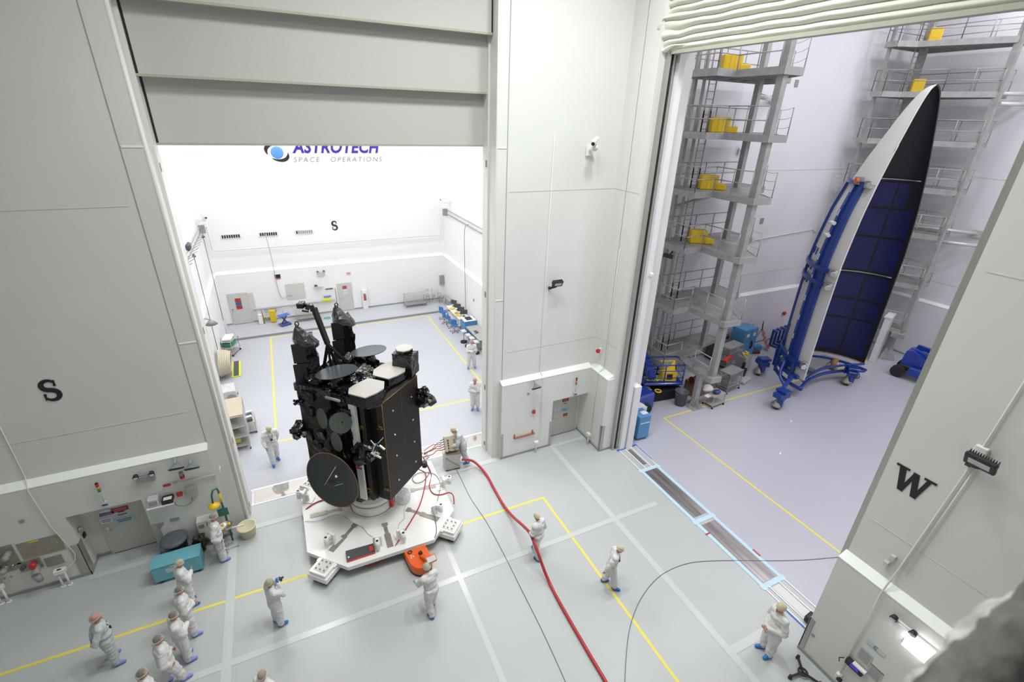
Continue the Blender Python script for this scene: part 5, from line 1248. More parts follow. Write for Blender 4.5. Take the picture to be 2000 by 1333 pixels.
trim(strip([(-2.5, 16.4), (-2.5, 17.25)], .09), M_WTAPE)
def xs(y): return 12.25 + 0.0 * y
sheet('threshold_plate', 'brushed steel floor plate in the side opening, nearer the pillar', [(12.38, 11.95), (13.02, 11.95), (13.02, 9.15), (12.38, 9.15)], M_BRUSH, 'floor plate', .010)
sheet('threshold_plate', 'brushed steel floor plate in the side opening, farther from the pillar', [(12.38, 8.75), (13.02, 8.75), (13.02, 6.1), (12.38, 6.1)], M_BRUSH, 'floor plate', .010)
sheet('grating_strip', 'short dark grating strip at the pillar end of the side opening', [(12.62, 13.45), (12.8, 13.45), (12.8, 12.35), (12.62, 12.35)], mat('grating_dark', (.16, .15, .15), .6), 'grating', .010)
sheet('polished_strip', 'polished strip at the right wall end of the side opening', [(12.5, 5.85), (12.85, 5.85), (12.85, 4.3), (12.5, 4.3)], mat('dull_polish', (.60, .57, .55), .3, .3), 'floor plate', .010)
for x in (12.28, 13.12): trim(strip([(x, 12.05), (x, 5.95)], .14), M_BTAPE)
for y in (12.05, 8.95, 5.98): trim(strip([(12.24, y), (13.16, y)], .17), M_BTAPE)
for x in (12.26, 13.15, 12.56, 12.88): trim(strip([(x, 13.55), (x, 12.1)], .05), M_WTAPE)
for x in (12.26, 13.15, 12.45, 12.9): trim(strip([(x, 5.9), (x, 4.35)], .05), M_WTAPE)
trim(strip([(12.2, 13.6), (13.2, 13.6)], .09), M_BTAPE2); trim(strip([(13.19, 13.6), (13.19, 12.5)], .04), M_BTAPE2); trim(strip([(12.2, 5.2), (12.2, 4.3)], .04), M_BTAPE2)
trim(strip([(12.2, 8.35), (12.36, 8.35)], .06), M_RED); trim(strip([(13.2, 6.9), (13.2, 7.15)], .06), M_RED)

# ---- left wall equipment
def wall_box(name, label, cat, c, d, m_, group=None, bev=.01):
    t_ = MB().box(c, d, None, bev).build(name, m_); return tag(t_, label, cat, group)
# service panels
for (x0, x1, z0, z1, nm) in ((-8.32, -7.35, 1.23, 1.85, 'large stainless service panel left of the recessed left door'), (-7.92, -7.51, .74, 1.09, 'small square steel plate below the large service panel'), (-8.5, -7.98, .8, 1.18, 'steel outlet panel with a grey inlet below the large service panel'), (-9.3, -8.4, 1.12, 1.9, 'dark steel gas panel at the far left edge'), (-9.6, -8.5, .95, 1.15, 'long low steel strip under the gas panel')):
    t = thing('service_panel', nm, 'panel', ((x0 + x1) / 2, 15.138, (z0 + z1) / 2)); w = x1 - x0; h = z1 - z0
    MB().box((0, 0, 0), (w, .02, h), None, .004).build('plate', M_STEELD, t)
    if 'large' in nm and 'small' not in nm and 'outlet' not in nm: MB().box((-.1, -.012, h / 2 - .04), (.25, .004, .04)).build('yellow_label', M_YEL, t); MB().cyl((w / 2 - .1, -.01, .05), (w / 2 - .1, -.05, .05), .03, n=10).build('latch', M_STEEL, t)
    if 'gas' in nm:
        for k in range(3):
            b = MB(); b.cyl((-.2 + .25 * k, 0, .1), (-.2 + .25 * k, -.18, .1), .10, .06, 14); b.sph((-.2 + .25 * k, -.2, .1), .09, 10); b.build('regulator', M_GREY, t)
        for k in range(5): MB().cyl((-.3 + .15 * k, -.01, -.3), (-.3 + .15 * k, -.12, -.3), .025, n=8).build('valve', M_STEEL, t)
    if 'outlet' in nm:
        b = MB(); b.cyl((.1, 0, -.1), (.15, -.3, -.2), .09, .11, 12); b.cyl((.15, -.3, -.2), (.2, -.32, -.42), .1, .08, 12); b.build('pipe_inlet', M_GREY, t); MB().cyl((.1, -.05, .05), (.1, -.2, .06), .08, n=12).build('red_valve_wheel', M_RED, t); MB().cyl((-.16, 0, .0), (-.16, -.1, 0), .06, n=10).build('socket', M_DGREY, t)
# pedestal outlets
for k, x in enumerate((-7.62, -9.05)):
    t = thing('outlet_pedestal', ['white outlet pedestal by the skirting left of the left door', 'white outlet pedestal by the skirting at the left edge'][k], 'pedestal', (x, 14.95, 0))
    for dx in (-.08, .08): MB().cyl((dx, 0, 0), (dx, 0, .55), .03, n=8).build('leg', M_WHITE, t); MB().cyl((dx, 0, 0), (dx, 0, .03), .07, n=8).build('foot', M_WHITE, t)
    MB().box((0, 0, .62), (.28, .16, .14), None, .01).build('box', M_WHITE, t); MB().box((0, -.01, .695), (.1, .05, .01)).build('socket', M_BLACK, t)
t = thing('outlet_pedestal', 'short white post by the pillar skirting under the extinguisher hook', 'pedestal', (8.72, 14.95, 0)); MB().cyl((0, 0, 0), (0, 0, .5), .03, n=8).build('leg', M_WHITE, t); MB().box((0, 0, .55), (.2, .14, .12), None, .01).build('box', M_WHITE, t)
t = thing('outlet_pedestal', 'white outlet post beside the recess of the pillar door', 'pedestal', (11.2, 14.55, 0)); MB().cyl((0, 0, 0), (0, 0, .5), .03, n=8).build('leg', M_WHITE, t); MB().box((0, 0, .55), (.14, .2, .12), None, .01).build('box', M_WHITE, t)
# conduits
def conduit(pts, label, r=.013, m_=M_JAMB): 
    b = MB(); b.tube(pts, r, 8); return tag(b.build('conduit', m_), label, 'conduit')
conduit([(-7.55, 15.37, 11), (-7.55, 15.37, 3.9), (-7.5, 15.1, 3.6), (-7.42, 15.12, 2.2), (-7.2, 15.12, 1.0), (-7.25, 15.1, .75), (-7.4, 15.05, .62), (-7.6, 15.0, .62)], 'white conduit running down the left wall to the outlet pedestal')
conduit([(-4.28, 15.1, 2.7), (-2.98, 15.1, 2.7), (-2.95, 15.12, 2.95)], 'white horizontal pipe above the eyewash station', .025)
conduit([(8.93, 15.37, 13), (8.93, 15.37, 3.9), (8.96, 15.1, 3.55), (9.0, 15.1, 1.3), (9.0, 15.1, .8), (8.85, 15.05, .62)], 'thin white conduit running down the pillar face', .014)
conduit([(11.66, 14.6, 9), (11.66, 14.6, 3.9), (11.34, 14.6, 3.6), (11.34, 14.58, .65)], 'thin white conduit on the pillar return beside the side opening', .014)
cx = lambda px, py, x: P(px, py, 'x', x)
conduit([(11.7, 2.6, 14), (11.7, 2.85, 7.9), (11.7, 3.12, 4.2), (11.42, 3.12, 3.65), (11.47, 3.12, .45)], 'white conduit running down the right wall past the letter W', .02)
conduit([(11.7, 2.78, 7.8), (11.7, 3.0, 4.3)], 'second white conduit close beside the first on the right wall', .014)
# stack light
def stack_light(x, y, z, label, face=1):
    t_ = thing('signal_tower', label, 'signal light', (x, y, z))
    MB().cyl((0, 0, 0), (0, 0, .42), .012, n=8).build('stem', M_CHROME, t_)
    for k, m_ in enumerate((mat('lens_green', (.02, .25, .08), .3), mat('lens_amber', (.6, .3, .02), .3), mat('lens_red', (.5, .02, .02), .3))): MB().cyl((0, 0, .42 + .095 * k), (0, 0, .51 + .095 * k), .04, n=12).build('lens', m_, t_)
    MB().cyl((0, 0, .70), (0, 0, .73), .04, n=12).build('cap', M_BLACK, t_)
    MB().box((0, .03, -.06), (.12, .1, .14), None, .01).build('bracket', M_LGREY, t_); MB().box((0, -.03, -.08), (.14, .01, .05)).build('tag_plate', M_FRAME, t_)
stack_light(-6.02, 15.05, 2.65, 'red amber green signal light on a stem above the left door')
stack_light(10.6, 15.05, 2.6, 'red amber green signal light on a stem above the pillar door')
# emergency lights
def emergency(x, y, z, label, m_, rz=0.0):
    t_ = thing('emergency_light', label, 'emergency light', (x, y, z), rz)
    MB().box((0, 0, 0), (.46, .12, .24), None, .01).build('battery_box', m_, t_); 
    for s_ in (-1, 1):
        b = MB(); b.cyl((s_ * .2, -.02, .2), (s_ * .2, -.12, .17), .06, .08, 14); o = b.build('lamp_head', M_BLACK, t_); MB().cyl((s_ * .2, -.12, .17), (s_ * .2, -.125, .17), .06, n=14).build('lens', M_LGREY, o)
    MB().box((0, 0, .14), (.4, .05, .03)).build('lamp_bar', m_, t_)
emergency(-4.87, 15.07, 3.15, 'grey emergency light box with twin lamps on the left wall', M_GREY)
emergency(11.44, 2.5, 3.12, 'white emergency light box with twin lamps on the right wall', M_LEDGE, -PI / 2)
emergency(2.15, 34.93, 3.1, 'pale emergency light on the end wall of the bright hall', M_LGREY)
# bell-shaped speakers
def dome(x, y, z, label, rz=0.0, s=1.0):
    t_ = thing('dome_speaker', label, 'speaker', (x, y, z), rz)
    b = MB(); b.lathe([(.02, .16), (.06, .15), (.09, .10), (.21 * s, .0), (.23 * s, -.015), (.21 * s, -.02), (.02, .06)], 24, Matrix.Rotation(-.7, 4, 'X')); b.build('bell', mat('grey_bell', (.24, .27, .28), .4, .2), t_); MB().lathe([(0, -.012), (.20 * s, -.012), (.20 * s, -.04), (0, -.04)], 24, Matrix.Rotation(-.7, 4, 'X')).build('grille', M_BLACK, t_)
    MB().beam((0, .02, .14), (0, .24, .22), .05).build('bracket', M_GREY, t_)
dome(-4.0, 14.86, 3.42, 'grey bell-shaped speaker under the left ledge, nearer the left door'); dome(-3.62, 14.86, 3.3, 'grey bell-shaped speaker under the left ledge, nearer the big door'); dome(8.52, 14.86, 3.42, 'grey bell-shaped speaker under the ledge on the pillar')
t = thing('alarm_beacon', 'red beacon under the twin bell speakers on the left wall', 'beacon', (-3.95, 14.95, 3.05)); MB().cyl((0, 0, 0), (0, 0, .12), .06, n=12).build('housing', M_GREY, t); MB().beam((0, .03, .08), (0, .2, .08), .05).build('bracket', M_GREY, t); MB().cyl((0, 0, -.1), (0, 0, 0), .07, n=12).build('lens', M_RED, t)
wall_box('red_sign', 'small red sign on the left wall above the shelf', 'sign', (-4.45, 15.13, 2.68), (.2, .02, .09), M_RED)
wall_box('pull_station', 'red fire alarm box on the left wall', 'alarm box', (-4.2, 15.1, 2.25), (.15, .08, .14), M_RED)
wall_box('pull_station', 'red fire alarm box on the pillar face', 'alarm box', (8.6, 15.1, 2.08), (.13, .08, .16), M_RED)
wall_box('junction_box', 'grey square box on the left wall with cables', 'box', (-3.86, 15.07, 2.28), (.28, .14, .36), mat('box_grey', (.38, .38, .36), .5))
wall_box('wall_outlet', 'small grey outlet plate on the pillar face', 'outlet', (8.31, 15.135, 3.03), (.1, .02, .1), M_GREY)
wall_box('wall_outlet', 'small grey outlet plate left of the left door above the panels', 'outlet', (-7.95, 15.135, 2.6), (.12, .02, .12), M_GREY)
wall_box('wall_outlet', 'round outlet on the left wall above the round bin', 'outlet', (-4.95, 15.13, 1.25), (.16, .03, .1), M_GREY); wall_box('vent_plate', 'small louvred plate on the left wall above the round bin', 'vent', (-4.55, 15.13, 1.3), (.26, .02, .12), M_GREY)
wall_box('wall_outlet', 'small outlet low beside the left door', 'outlet', (-5.0, 15.13, 1.15), (.1, .03, .1), M_GREY)
t = thing('instrument_shelf', 'white wall shelf holding an instrument and a black printer', 'shelf', (-4.7, 14.97, 2.16)); MB().box((0, 0, 0), (.7, .34, .03)).build('board', M_WHITE, t)
t = thing('instrument', 'grey instrument with a screen on the wall shelf', 'instrument', (-4.85, 14.97, 2.18)); MB().box((0, 0, .15), (.28, .26, .28), None, .015).build('body', M_LGREY, t); MB().box((0, -.135, .15), (.2, .01, .15)).build('screen', M_GREY, t)
t = thing('printer', 'black and white printer on the wall shelf', 'printer', (-4.5, 14.97, 2.18)); MB().box((0, 0, .08), (.3, .28, .15), None, .015).build('body', M_BLACK, t); MB().box((.02, -.05, .16), (.22, .14, .02)).build('paper_tray', M_WHITE, t)
hose('wall_cable', [(-4.4, 15.05, 2.1), (-4.35, 15.08, 1.85), (-4.15, 15.1, 1.75), (-3.95, 15.1, 1.85), (-3.9, 15.08, 2.1)], .008, M_CABLE, 'thin cable drooping from the wall shelf to the square box', 'cable')
# doors
def door(n, x0, x1, y, z0, z1, hinge=1):
    b = MB(); b.b2((x0 - .06, y - .035, z0), (x0, y + .02, z1 + .06)); b.b2((x1, y - .035, z0), (x1 + .06, y + .02, z1 + .06)); b.b2((x0, y - .035, z1), (x1, y + .02, z1 + .06)); 
    d_ = MB().b2((x0, y - .05, z0 + .015), (x1, y - .005, z1)).build('door_%d' % n, mat('door_paint', (.56, .56, .53), .45)); struct(d_)
    b.build('door_frame', mat('door_paint', (.56, .56, .53), .45), d_)
    hx = x0 + .1 if hinge > 0 else x1 - .1
    h = MB(); h.box((hx, y - .06, z0 + 1.02), (.07, .02, .24)); h.cyl((hx, y - .06, z0 + 1.0), (hx, y - .12, z0 + 1.0), .015, n=8); h.cyl((hx, y - .115, z0 + 1.0), (hx + .12 * hinge, y - .115, z0 + 1.0), .013, n=8); h.build('door_handle', M_CHROME, d_)
    s_ = MB(); s_.b2((x0, y - .055, z0), (x1, y - .0, z0 + .02)); s_.build('threshold_gap', M_BLACK, d_)
    return d_
door(1, -6.6, -5.35, 15.85, 0, 2.05); door(2, 9.92, 11.2, 15.78, 0, 2.05)
door(3, -3.75, -2.66, 34.99, .15, 2.27); door(4, 3.15, 4.05, 34.99, .15, 2.2)
# signs on the doors
M_SIGNR = mat('sign_red', (.40, .03, .03), .5); M_SIGNB = mat('sign_blue', (.05, .10, .35), .5); M_SIGNT = mat('sign_teal', (.42, .62, .66), .5); M_SIGNW = mat('sign_white', (.75, .76, .76), .5)
def sign(x, y, z, w, h, m_, label, txt=None, tm=None, ts=.06, lines=None):
    t_ = thing('door_sign', label, 'sign', (x, y, z)); MB().box((0, 0, 0), (w, .006, h)).build('sign_plate', m_, t_)
    if txt:
        for i, l_ in enumerate(txt): MB().box((0, -.004, h * (.5 - (i + 1) / (len(txt) + 1))), (w * (.8 - .12 * (i % 2)), .003, ts * .45)).build('lettering_line', tm or mat('sign_faded_line', (.50, .22, .20), .5), t_)
    return t_
yd = 15.795
def zs(x, y): return (150 + x / 5.127, 860 + y / 5.127)
def psign(u, v, yy, w, h, *a, **k):
    q = P(u, v, 'y', yy); return sign(q.x, yy, q.z, w, h, *a, **k)
psign(*zs(430, 694), 15.79, .44, .17, M_SIGNR, 'dark red sign at the top of the left door', ['RESTRICTED', 'AREA'], None, .06)
psign(*zs(297, 742), 15.79, .36, .10, M_SIGNB, 'blue lettered sign at the upper left of the left door', ['CAUTION'], None, .075)
psign(*zs(285, 712), 15.79, .26, .07, M_SIGNW, 'pale strip sign above the blue lettered sign on the left door')
psign(*zs(297, 808), 15.79, .32, .20, M_SIGNW, 'white sign with blue lines on the left door', ['HARD HATS', 'REQUIRED'], M_SIGNB, .06)
psign(*zs(443, 718), 15.79, .17, .045, M_SIGNB, 'small blue strip sign just under the red sign of the left door'); psign(*zs(457, 744), 15.79, .24, .035, M_SIGNB, 'thin blue strip sign above the teal notice of the left door')
psign(*zs(478, 797), 15.79, .50, .20, M_SIGNT, 'pale teal notice on the left door', ['AIRLOCK', 'DOOR'], M_SIGNB, .07)
zp = lambda x, y: (940 + x / 3.919, 600 + y / 3.919)
psign(*zp(645, 713), 15.72, .33, .16, M_SIGNR, 'dark red sign at the top of the pillar door', ['RESTRICTED', 'AREA'], None, .05); psign(*zp(642, 738), 15.72, .15, .04, M_SIGNB, 'small blue sign under the red one on the pillar door')
psign(*zp(580, 775), 15.72, .26, .2, M_SIGNW, 'white notice on the left half of the pillar door', ['HARD HATS', 'REQUIRED'], M_SIGNB, .04); psign(*zp(638, 786), 15.72, .38, .22, M_SIGNT, 'pale teal notice on the pillar door', ['AIRLOCK', 'DOOR'], M_SIGNB, .06)
psign(*zp(643, 825), 15.72, .23, .15, M_SIGNR, 'lower red notice on the pillar door', ['NOTICE'], None, .05)
sign(-3.22, 34.92, 1.85, .34, .26, M_SIGNR, 'upper red sign on the left door of the bright hall'); sign(-3.22, 34.92, 1.6, .34, .2, M_SIGNB, 'blue sign between two red signs on the left door of the bright hall'); sign(-3.22, 34.92, 1.35, .34, .24, M_SIGNR, 'lower red sign on the left door of the bright hall')
sign(3.6, 34.92, 1.95, .28, .2, M_SIGNR, 'red sign on the right door of the bright hall', ['STOP'], None, .1); sign(3.62, 34.92, 1.6, .28, .3, M_SIGNW, 'white notice on the right door of the bright hall', ['AUTHORIZED', 'ONLY'], M_SIGNB, .05)
wall_box('door_window', 'small black card reader on the side of the left door recess', 'card reader', (-7.03, 15.62, 1.2), (.04, .16, .16), M_BLACK); 
t = thing('wall_gauge', 'round steel gauge on the side of the left door recess', 'gauge', (-7.0, 15.5, 1.55)); MB().cyl((-.05, 0, 0), (.03, 0, 0), .09, n=18).build('case', M_STEEL, t); MB().cyl((.03, 0, 0), (.035, 0, 0), .05, n=16).build('face', M_WHITE, t)
# light blue wheeled cabinet
t = thing('wheeled_cabinet', 'light blue metal cabinet on casters in front of the left wall', 'cabinet', P(355, 1117), .02); t.scale = (.83, .85, .82)
b = MB(); b.box((0, 0, .47), (1.55, .62, .70), None, .012); b.build('body', M_TEAL, t); MB().box((0, 0, .83), (1.58, .65, .03), None, .008).build('lid', M_TEAL, t)
MB().box((-.1, -.315, .55), (.5, .006, .2)).build('data_plate', M_LGREY, t); MB().box((-.05, -.315, .73), (.3, .006, .05)).build('name_strip', M_LGREY, t); MB().box((.55, -.315, .65), (.08, .006, .08)).build('warning_mark', M_GREY, t)
for x in (-.6, .62):
    for y in (-.24, .24): MB().cyl((x - .03, y, .07), (x + .03, y, .07), .07, n=14).build('caster', M_RUBBER, t)
bin_(352, 1088, 'large round dark grey bin with a lid behind the light blue cabinet', .34, .80, True)
t = thing('black_gloves', 'black and yellow gloves heaped between the light blue cabinet and the wall', 'gloves', P(398, 1078)); b = MB()
for k in range(7): b.tube(smooth_path([(random.uniform(-.15, .15), random.uniform(-.15, .15), .1), (random.uniform(-.2, .2), random.uniform(-.15, .15), .45), (random.uniform(-.25, .25), random.uniform(-.2, .2), .7)], 4), .06, 7)
b.build('gloves', mat('black_yellow', (.03, .03, .02), .6, var=.9, vscale=6), t)
# eyewash / shower station
t = thing('eyewash_station', 'green and yellow emergency shower and eyewash station by the big door', 'eyewash', (-3.12, 14.85, 0))
M_GRN = mat('pipe_green', (.02, .16, .10), .4)
b = MB(); b.tube([(0, 0, 0), (0, 0, 2.2), (-.02, -.05, 2.35), (-.12, -.12, 2.36), (-.18, -.15, 2.2), (-.2, -.16, 1.9)], .03, 8); b.build('green_pipe', M_GRN, t); MB().lathe([(0, 1.9), (.04, 1.9), (.17, 1.8), (.17, 1.77), (0, 1.78)], 20, Matrix.Translation((-.2, -.16, 0))).build('shower_head', M_YEL, t)
b = MB(); b.cyl((0, 0, 1.75), (0, 0, 2.1), .036, n=10); b.build('yellow_band', M_YEL, t); MB().box((-.03, -.05, 1.35), (.3, .02, .3)).build('safety_sign', M_GRN, t); b = MB(); b.lathe([(0, .82), (.14, .84), (.2, .92), (.21, .92), (.15, .80), (0, .78)], 20, Matrix.Translation((-.02, -.22, 0))); bo = b.build('bowl', M_STEEL, t)
for s_ in (-1, 1): MB().sph((-.02 + s_ * .09, -.22, .95), .05, 10).build('yellow_cap', M_YEL, bo)
b = MB(); b.tube([(.0, -.1, .1), (.05, -.2, .1), (-.35, -.2, .02), (-.3, -.35, .02), (.2, -.35, .02)], .012, 6); b.build('foot_treadle', M_STEEL, t); MB().beam((.0, -.05, .6), (.45, -.1, .62), .04).build('drain_pipe', M_WHITE, t)
t = thing('plastic_bucket', 'cream plastic tub under the eyewash drain pipe', 'bucket', P(486, 1046)); b = MB(); b.lathe([(0, .01), (.22, .0), (.29, .42), (.31, .42), (.31, .45), (.27, .45), (.21, .04), (0, .04)], 28); b.build('tub', mat('cream_plastic', (.66, .60, .44), .45), t)
t = thing('wall_cabinet', 'low white wall cabinet with two steel plates behind the eyewash station', 'cabinet', (-3.65, 15.0, 0)); MB().box((.05, 0, .75), (.75, .3, .8), None, .01).build('body', mat('soft_white', (.62, .62, .60), .5), t); MB().box((.1, -.155, .98), (.3, .01, .18)).build('steel_plate', M_STEELD, t); MB().box((-.2, -.155, .95), (.16, .01, .14)).build('steel_plate', M_STEELD, t)
t = thing('wire_basket', 'small wire basket held by the person near the eyewash station', 'basket', P(436, 1092) + Vector((.05, -.28, .72))); b = MB()
for z in (0, .08, .16): b.tube([(.12 * math.cos(a), .12 * math.sin(a), z) for a in np.linspace(0, 6.28, 15)[:-1]], .008, 5, True)
for a in np.linspace(0, 6.28, 11)[:-1]: b.cyl((.12 * math.cos(a), .12 * math.sin(a), 0), (.12 * math.cos(a), .12 * math.sin(a), .16), .006, n=5)
b.build('wires', M_GREY, t)
# ---- pillar things
t = thing('wall_handrail', 'red and white barrier bar hooked on the pillar wall', 'bar', (8.2, 15.1, .95)); MB().beam((-.5, 0, 0), (.5, 0, 0), .05).build('bar', mat('red_brown', (.40, .12, .08), .5), t)
for x in (-.48, .4): MB().box((x, .02, .08), (.04, .06, .2)).build('hook', MATS['red_brown'], t)
def cctv(c, label, d=(0, -1, 0), s=1.0):
    t_ = thing('security_camera', label, 'camera', c, math.atan2(d[1], d[0]) + PI / 2)
    MB().box((0, -.03, -.12), (.24, .04, .36), None, .01).build('mount_plate', M_WHITE, t_); MB().beam((0, -.05, -.1), (0, -.35, -.02), .07).build('arm', M_WHITE, t_); MB().sph((0, -.38, .0), .12, 12).build('pan_head', M_WHITE, t_)
    b = MB(); b.box((-.05, -.42, .22), (.16, .42, .15), (.35, 0, -.9), .03); h_ = b.build('camera_housing', M_WHITE, t_); MB().cyl((-.22, -.56, .13), (-.24, -.58, .12), .06, n=12).build('lens', M_BLACK, h_)
cctv((10.36, 15.37, 12.6), 'white security camera on the upper part of the pillar')
cctv((22.9, 19.68, 12.3), 'white security camera on the end wall of the side hall')
cctv((-4.3, 34.0, 7.4), 'white security camera at the left corner of the bright hall', (1, -.2, 0)); cctv((11.2, 33.5, 7.9), 'white security camera at the right corner of the bright hall', (-1, -.2, 0))
def flood(c, label, d=(0, -1), s=1.0, lit=True):
    t_ = thing('floodlight', label, 'floodlight', c, math.atan2(d[1], d[0]) + PI / 2); t_.scale = (s, s, s)
    MB().box((-.22, -.05, -.25), (.1, .1, .12)).build('wall_bracket', mat('bronze', (.06, .04, .035), .5), t_); MB().beam((-.22, -.08, -.25), (-.02, -.3, -.12), .08).build('arm', M_BLACK, t_)
    b = MB(); b.box((0, -.36, .02), (.52, .1, .30), (.45, 0, 0), .02)
    for k in range(12): b.box((-.23 + .042 * k, -.3, .09), (.012, .1, .2), (.45, 0, 0))
    h_ = b.build('lamp_head', M_BLACK, t_); MB().box((0, -.413, .0), (.36, .012, .14), (.45, 0, 0), .01).build('glass', M_LGREY, h_)
flood((9.3, 15.38, 7.72), 'black floodlight on the middle of the pillar', s=.85); flood((11.72, 2.7, 7.75), 'large black floodlight high on the right wall', (-1, 0), .95)
t = thing('horn_strobe', 'small red and white horn on the pillar return wall', 'horn', (11.6, 14.95, 4.55)); MB().box((0, 0, 0), (.1, .12, .16)).build('box', M_WHITE, t); MB().cyl((-.05, 0, 0), (-.2, -.1, .02), .05, .1, 12).build('horn', M_RED, t)
wall_box('smoke_sensor', 'white round sensor on the side-opening frame', 'sensor', (12.5, 13.55, 8.2), (.14, .1, .16), M_WHITE, bev=.03)
# ---- right wall things
t = thing('wall_lamp', 'lit white fluorescent box lamp low on the right wall', 'lamp', (11.46, 2.1, 3.0), -PI / 2)
MB().box((0, .02, .0), (.62, .06, .46), None, .01).build('housing', M_WHITE, t)
M_GLOW = mat('lamp_glow', (1.0, .97, .98), .4, emit=9)
for k in range(2): MB().cyl((-.27, -.05, -.1 + .2 * k), (.27, -.05, -.1 + .2 * k), .1, n=14).build('lit_tube', M_GLOW, t)
t = thing('door_control', 'black control box with a purple screen on the right wall', 'controller', (11.42, 2.92, 1.12), -PI / 2); MB().box((0, 0, 0), (.42, .12, .2), None, .02).build('case', M_BLACK, t); MB().box((.02, -.065, .02), (.2, .01, .09)).build('screen', mat('screen_purple', (.06, .02, .35), .3, emit=.6), t); MB().box((.1, -.03, .12), (.3, .1, .05)).build('top_lamp', M_WHITE, t); MB().tube(smooth_path([(-.1, -.05, -.1), (-.12, -.1, -.4), (-.2, -.06, -.8)], 5), .01, 6).build('cord', M_LGREY, t); MB().tube([(-.25, -.02, .0), (-.33, -.06, -.08), (-.3, -.05, -.2)], .014, 6).build('hook', M_BLACK, t)
t = thing('wall_notice', 'white notice sheet with a blue crescent mark on the right wall', 'notice', (11.492, 2.75, 2.05), -PI / 2); MB().box((0, 0, 0), (.42, .006, .16)).build('sheet', mat('pale_green_sheet', (.55, .58, .54), .6), t)
b = MB(); b.tube([(.0 + .045 * math.cos(a), -.006, .0 + .045 * math.sin(a)) for a in np.linspace(.8, 5.2, 12)], .012, 5); b.build('crescent', mat('crescent_blue', (.02, .22, .45), .5), t); MB().box((0, -.005, -.07), (.38, .004, .012)).build('rule', M_GREY, t)
for k, (y, z) in enumerate(((2.86, 1.55), (2.55, 1.35))):
    t = thing('wall_notice', ['printed sheet on the right wall just above the control box', 'larger printed sheet with a dark header on the right wall'][k], 'notice', (11.492, y, z), -PI / 2); MB().box((0, 0, 0), (.3, .006, .4)).build('sheet', mat('paper_grey', (.46, .46, .45), .6), t)
    for j in range(9): MB().box((0, -.004, .14 - .035 * j), (.24, .003, .010)).build('text_line', mat('ink', (.2, .2, .21), .6), t)
    if k: MB().box((0, -.004, .185), (.3, .004, .02)).build('header', M_BLACK, t)
wall_box('wall_outlet', 'small grey outlet plate near the free edge of the right wall', 'outlet', (11.49, 4.0, .82), (.02, .09, .11), M_GREY)
wall_box('wall_outlet', 'upper one of two small outlet boxes beside the conduit on the right wall', 'outlet', (11.69, 3.3, 4.45), (.1, .11, .16), M_LGREY); wall_box('wall_outlet', 'lower one of two small outlet boxes beside the conduit on the right wall', 'outlet', (11.69, 3.36, 4.2), (.1, .11, .14), M_LGREY)
wall_box('conduit_box', 'white junction box at the top of the paired conduits on the right wall', 'box', (11.69, 2.85, 7.85), (.1, .2, .2), M_WHITE)
wall_box('outlet_box', 'white outlet box with a black plug at the foot of the right wall conduit', 'outlet', (11.44, 3.12, .42), (.12, .12, .16), M_WHITE); wall_box('black_plug', 'black plug in the white outlet box at the foot of the right wall', 'plug', (11.36, 3.05, .42), (.1, .12, .1), M_BLACK, bev=.02)
t = thing('tripod_dolly', 'black three-armed tripod dolly on the floor by the right wall', 'dolly', P(1566, 1318, 'z', 0) , .4)
for k in range(3):
    a = k * 2 * PI / 3 + .5; o = MB().beam((0, 0, .09), (.42 * math.cos(a), .42 * math.sin(a), .09), .05, .04).build('arm', M_BLACK, t); MB().cyl((.42 * math.cos(a) - .02, .42 * math.sin(a), .05), (.42 * math.cos(a) + .03, .42 * math.sin(a), .05), .05, n=12).build('caster', M_BLACK, o); MB().sph((.42 * math.cos(a), .42 * math.sin(a), .13), .045, 8).build('clamp_knob', M_BLACK, o)
MB().lathe([(.09, .08), (.13, .09), (.13, .12), (.09, .12), (.09, .08)], 20).build('hub_ring', M_BLACK, t)
t = thing('black_case', 'small black ribbed block at the foot of the right wall edge in the opening', 'block', (12.55, 4.55, .02), .1); MB().box((0, 0, .12), (.35, .3, .22), None, .03).build('block', M_BLACK, t)

# ---- big letters on the walls
M_LET = mat('letter_black', (.012, .012, .012), .5)
def letter_S(name, x, y, z, h, label):
    b = MB(); w = .62 * h; pts = []
    for a in np.linspace(.15 * PI, 1.5 * PI, 18): pts.append((w * .40 * math.cos(a), .25 * h + .235 * h * math.sin(a)))
    for a in np.linspace(.5 * PI, -.85 * PI, 18)[1:]: pts.append((w * .42 * math.cos(a), -.25 * h + .25 * h * math.sin(a)))
    M = FY(x, y, z); n = len(pts); Lp = []; Rp = []
    for i, (px, py) in enumerate(pts):
        q0 = pts[max(0, i - 1)]; q1 = pts[min(n - 1, i + 1)]; dx, dy = q1[0] - q0[0], q1[1] - q0[1]; l_ = math.hypot(dx, dy); k = math.sin(PI * i / (n - 1)); wd = h * (.045 + .065 * k)
        Lp.append((px - dy / l_ * wd, py + dx / l_ * wd)); Rp.append((px + dy / l_ * wd, py - dx / l_ * wd))
    for i in range(n - 1): b.prism([Lp[i], Lp[i + 1], Rp[i + 1], Rp[i]], 0, .01, M)
    b.prism([(.26 * w, .18 * h), (.42 * w, .18 * h), (.42 * w, .48 * h), (.34 * w, .48 * h)], 0, .0105, M); b.prism([(-.45 * w, -.48 * h), (-.36 * w, -.48 * h), (-.28 * w, -.16 * h), (-.45 * w, -.16 * h)], 0, .0105, M)
    return tag(b.build(name, M_LET), label, 'letter')
letter_S('wall_letter', -6.27, 15.39, 6.42, .60, 'large black serif letter S on the left wall')
letter_S('wall_letter', 3.48, 35.24, 6.33, .58, 'black serif letter S high on the end wall of the bright hall')
b = MB()
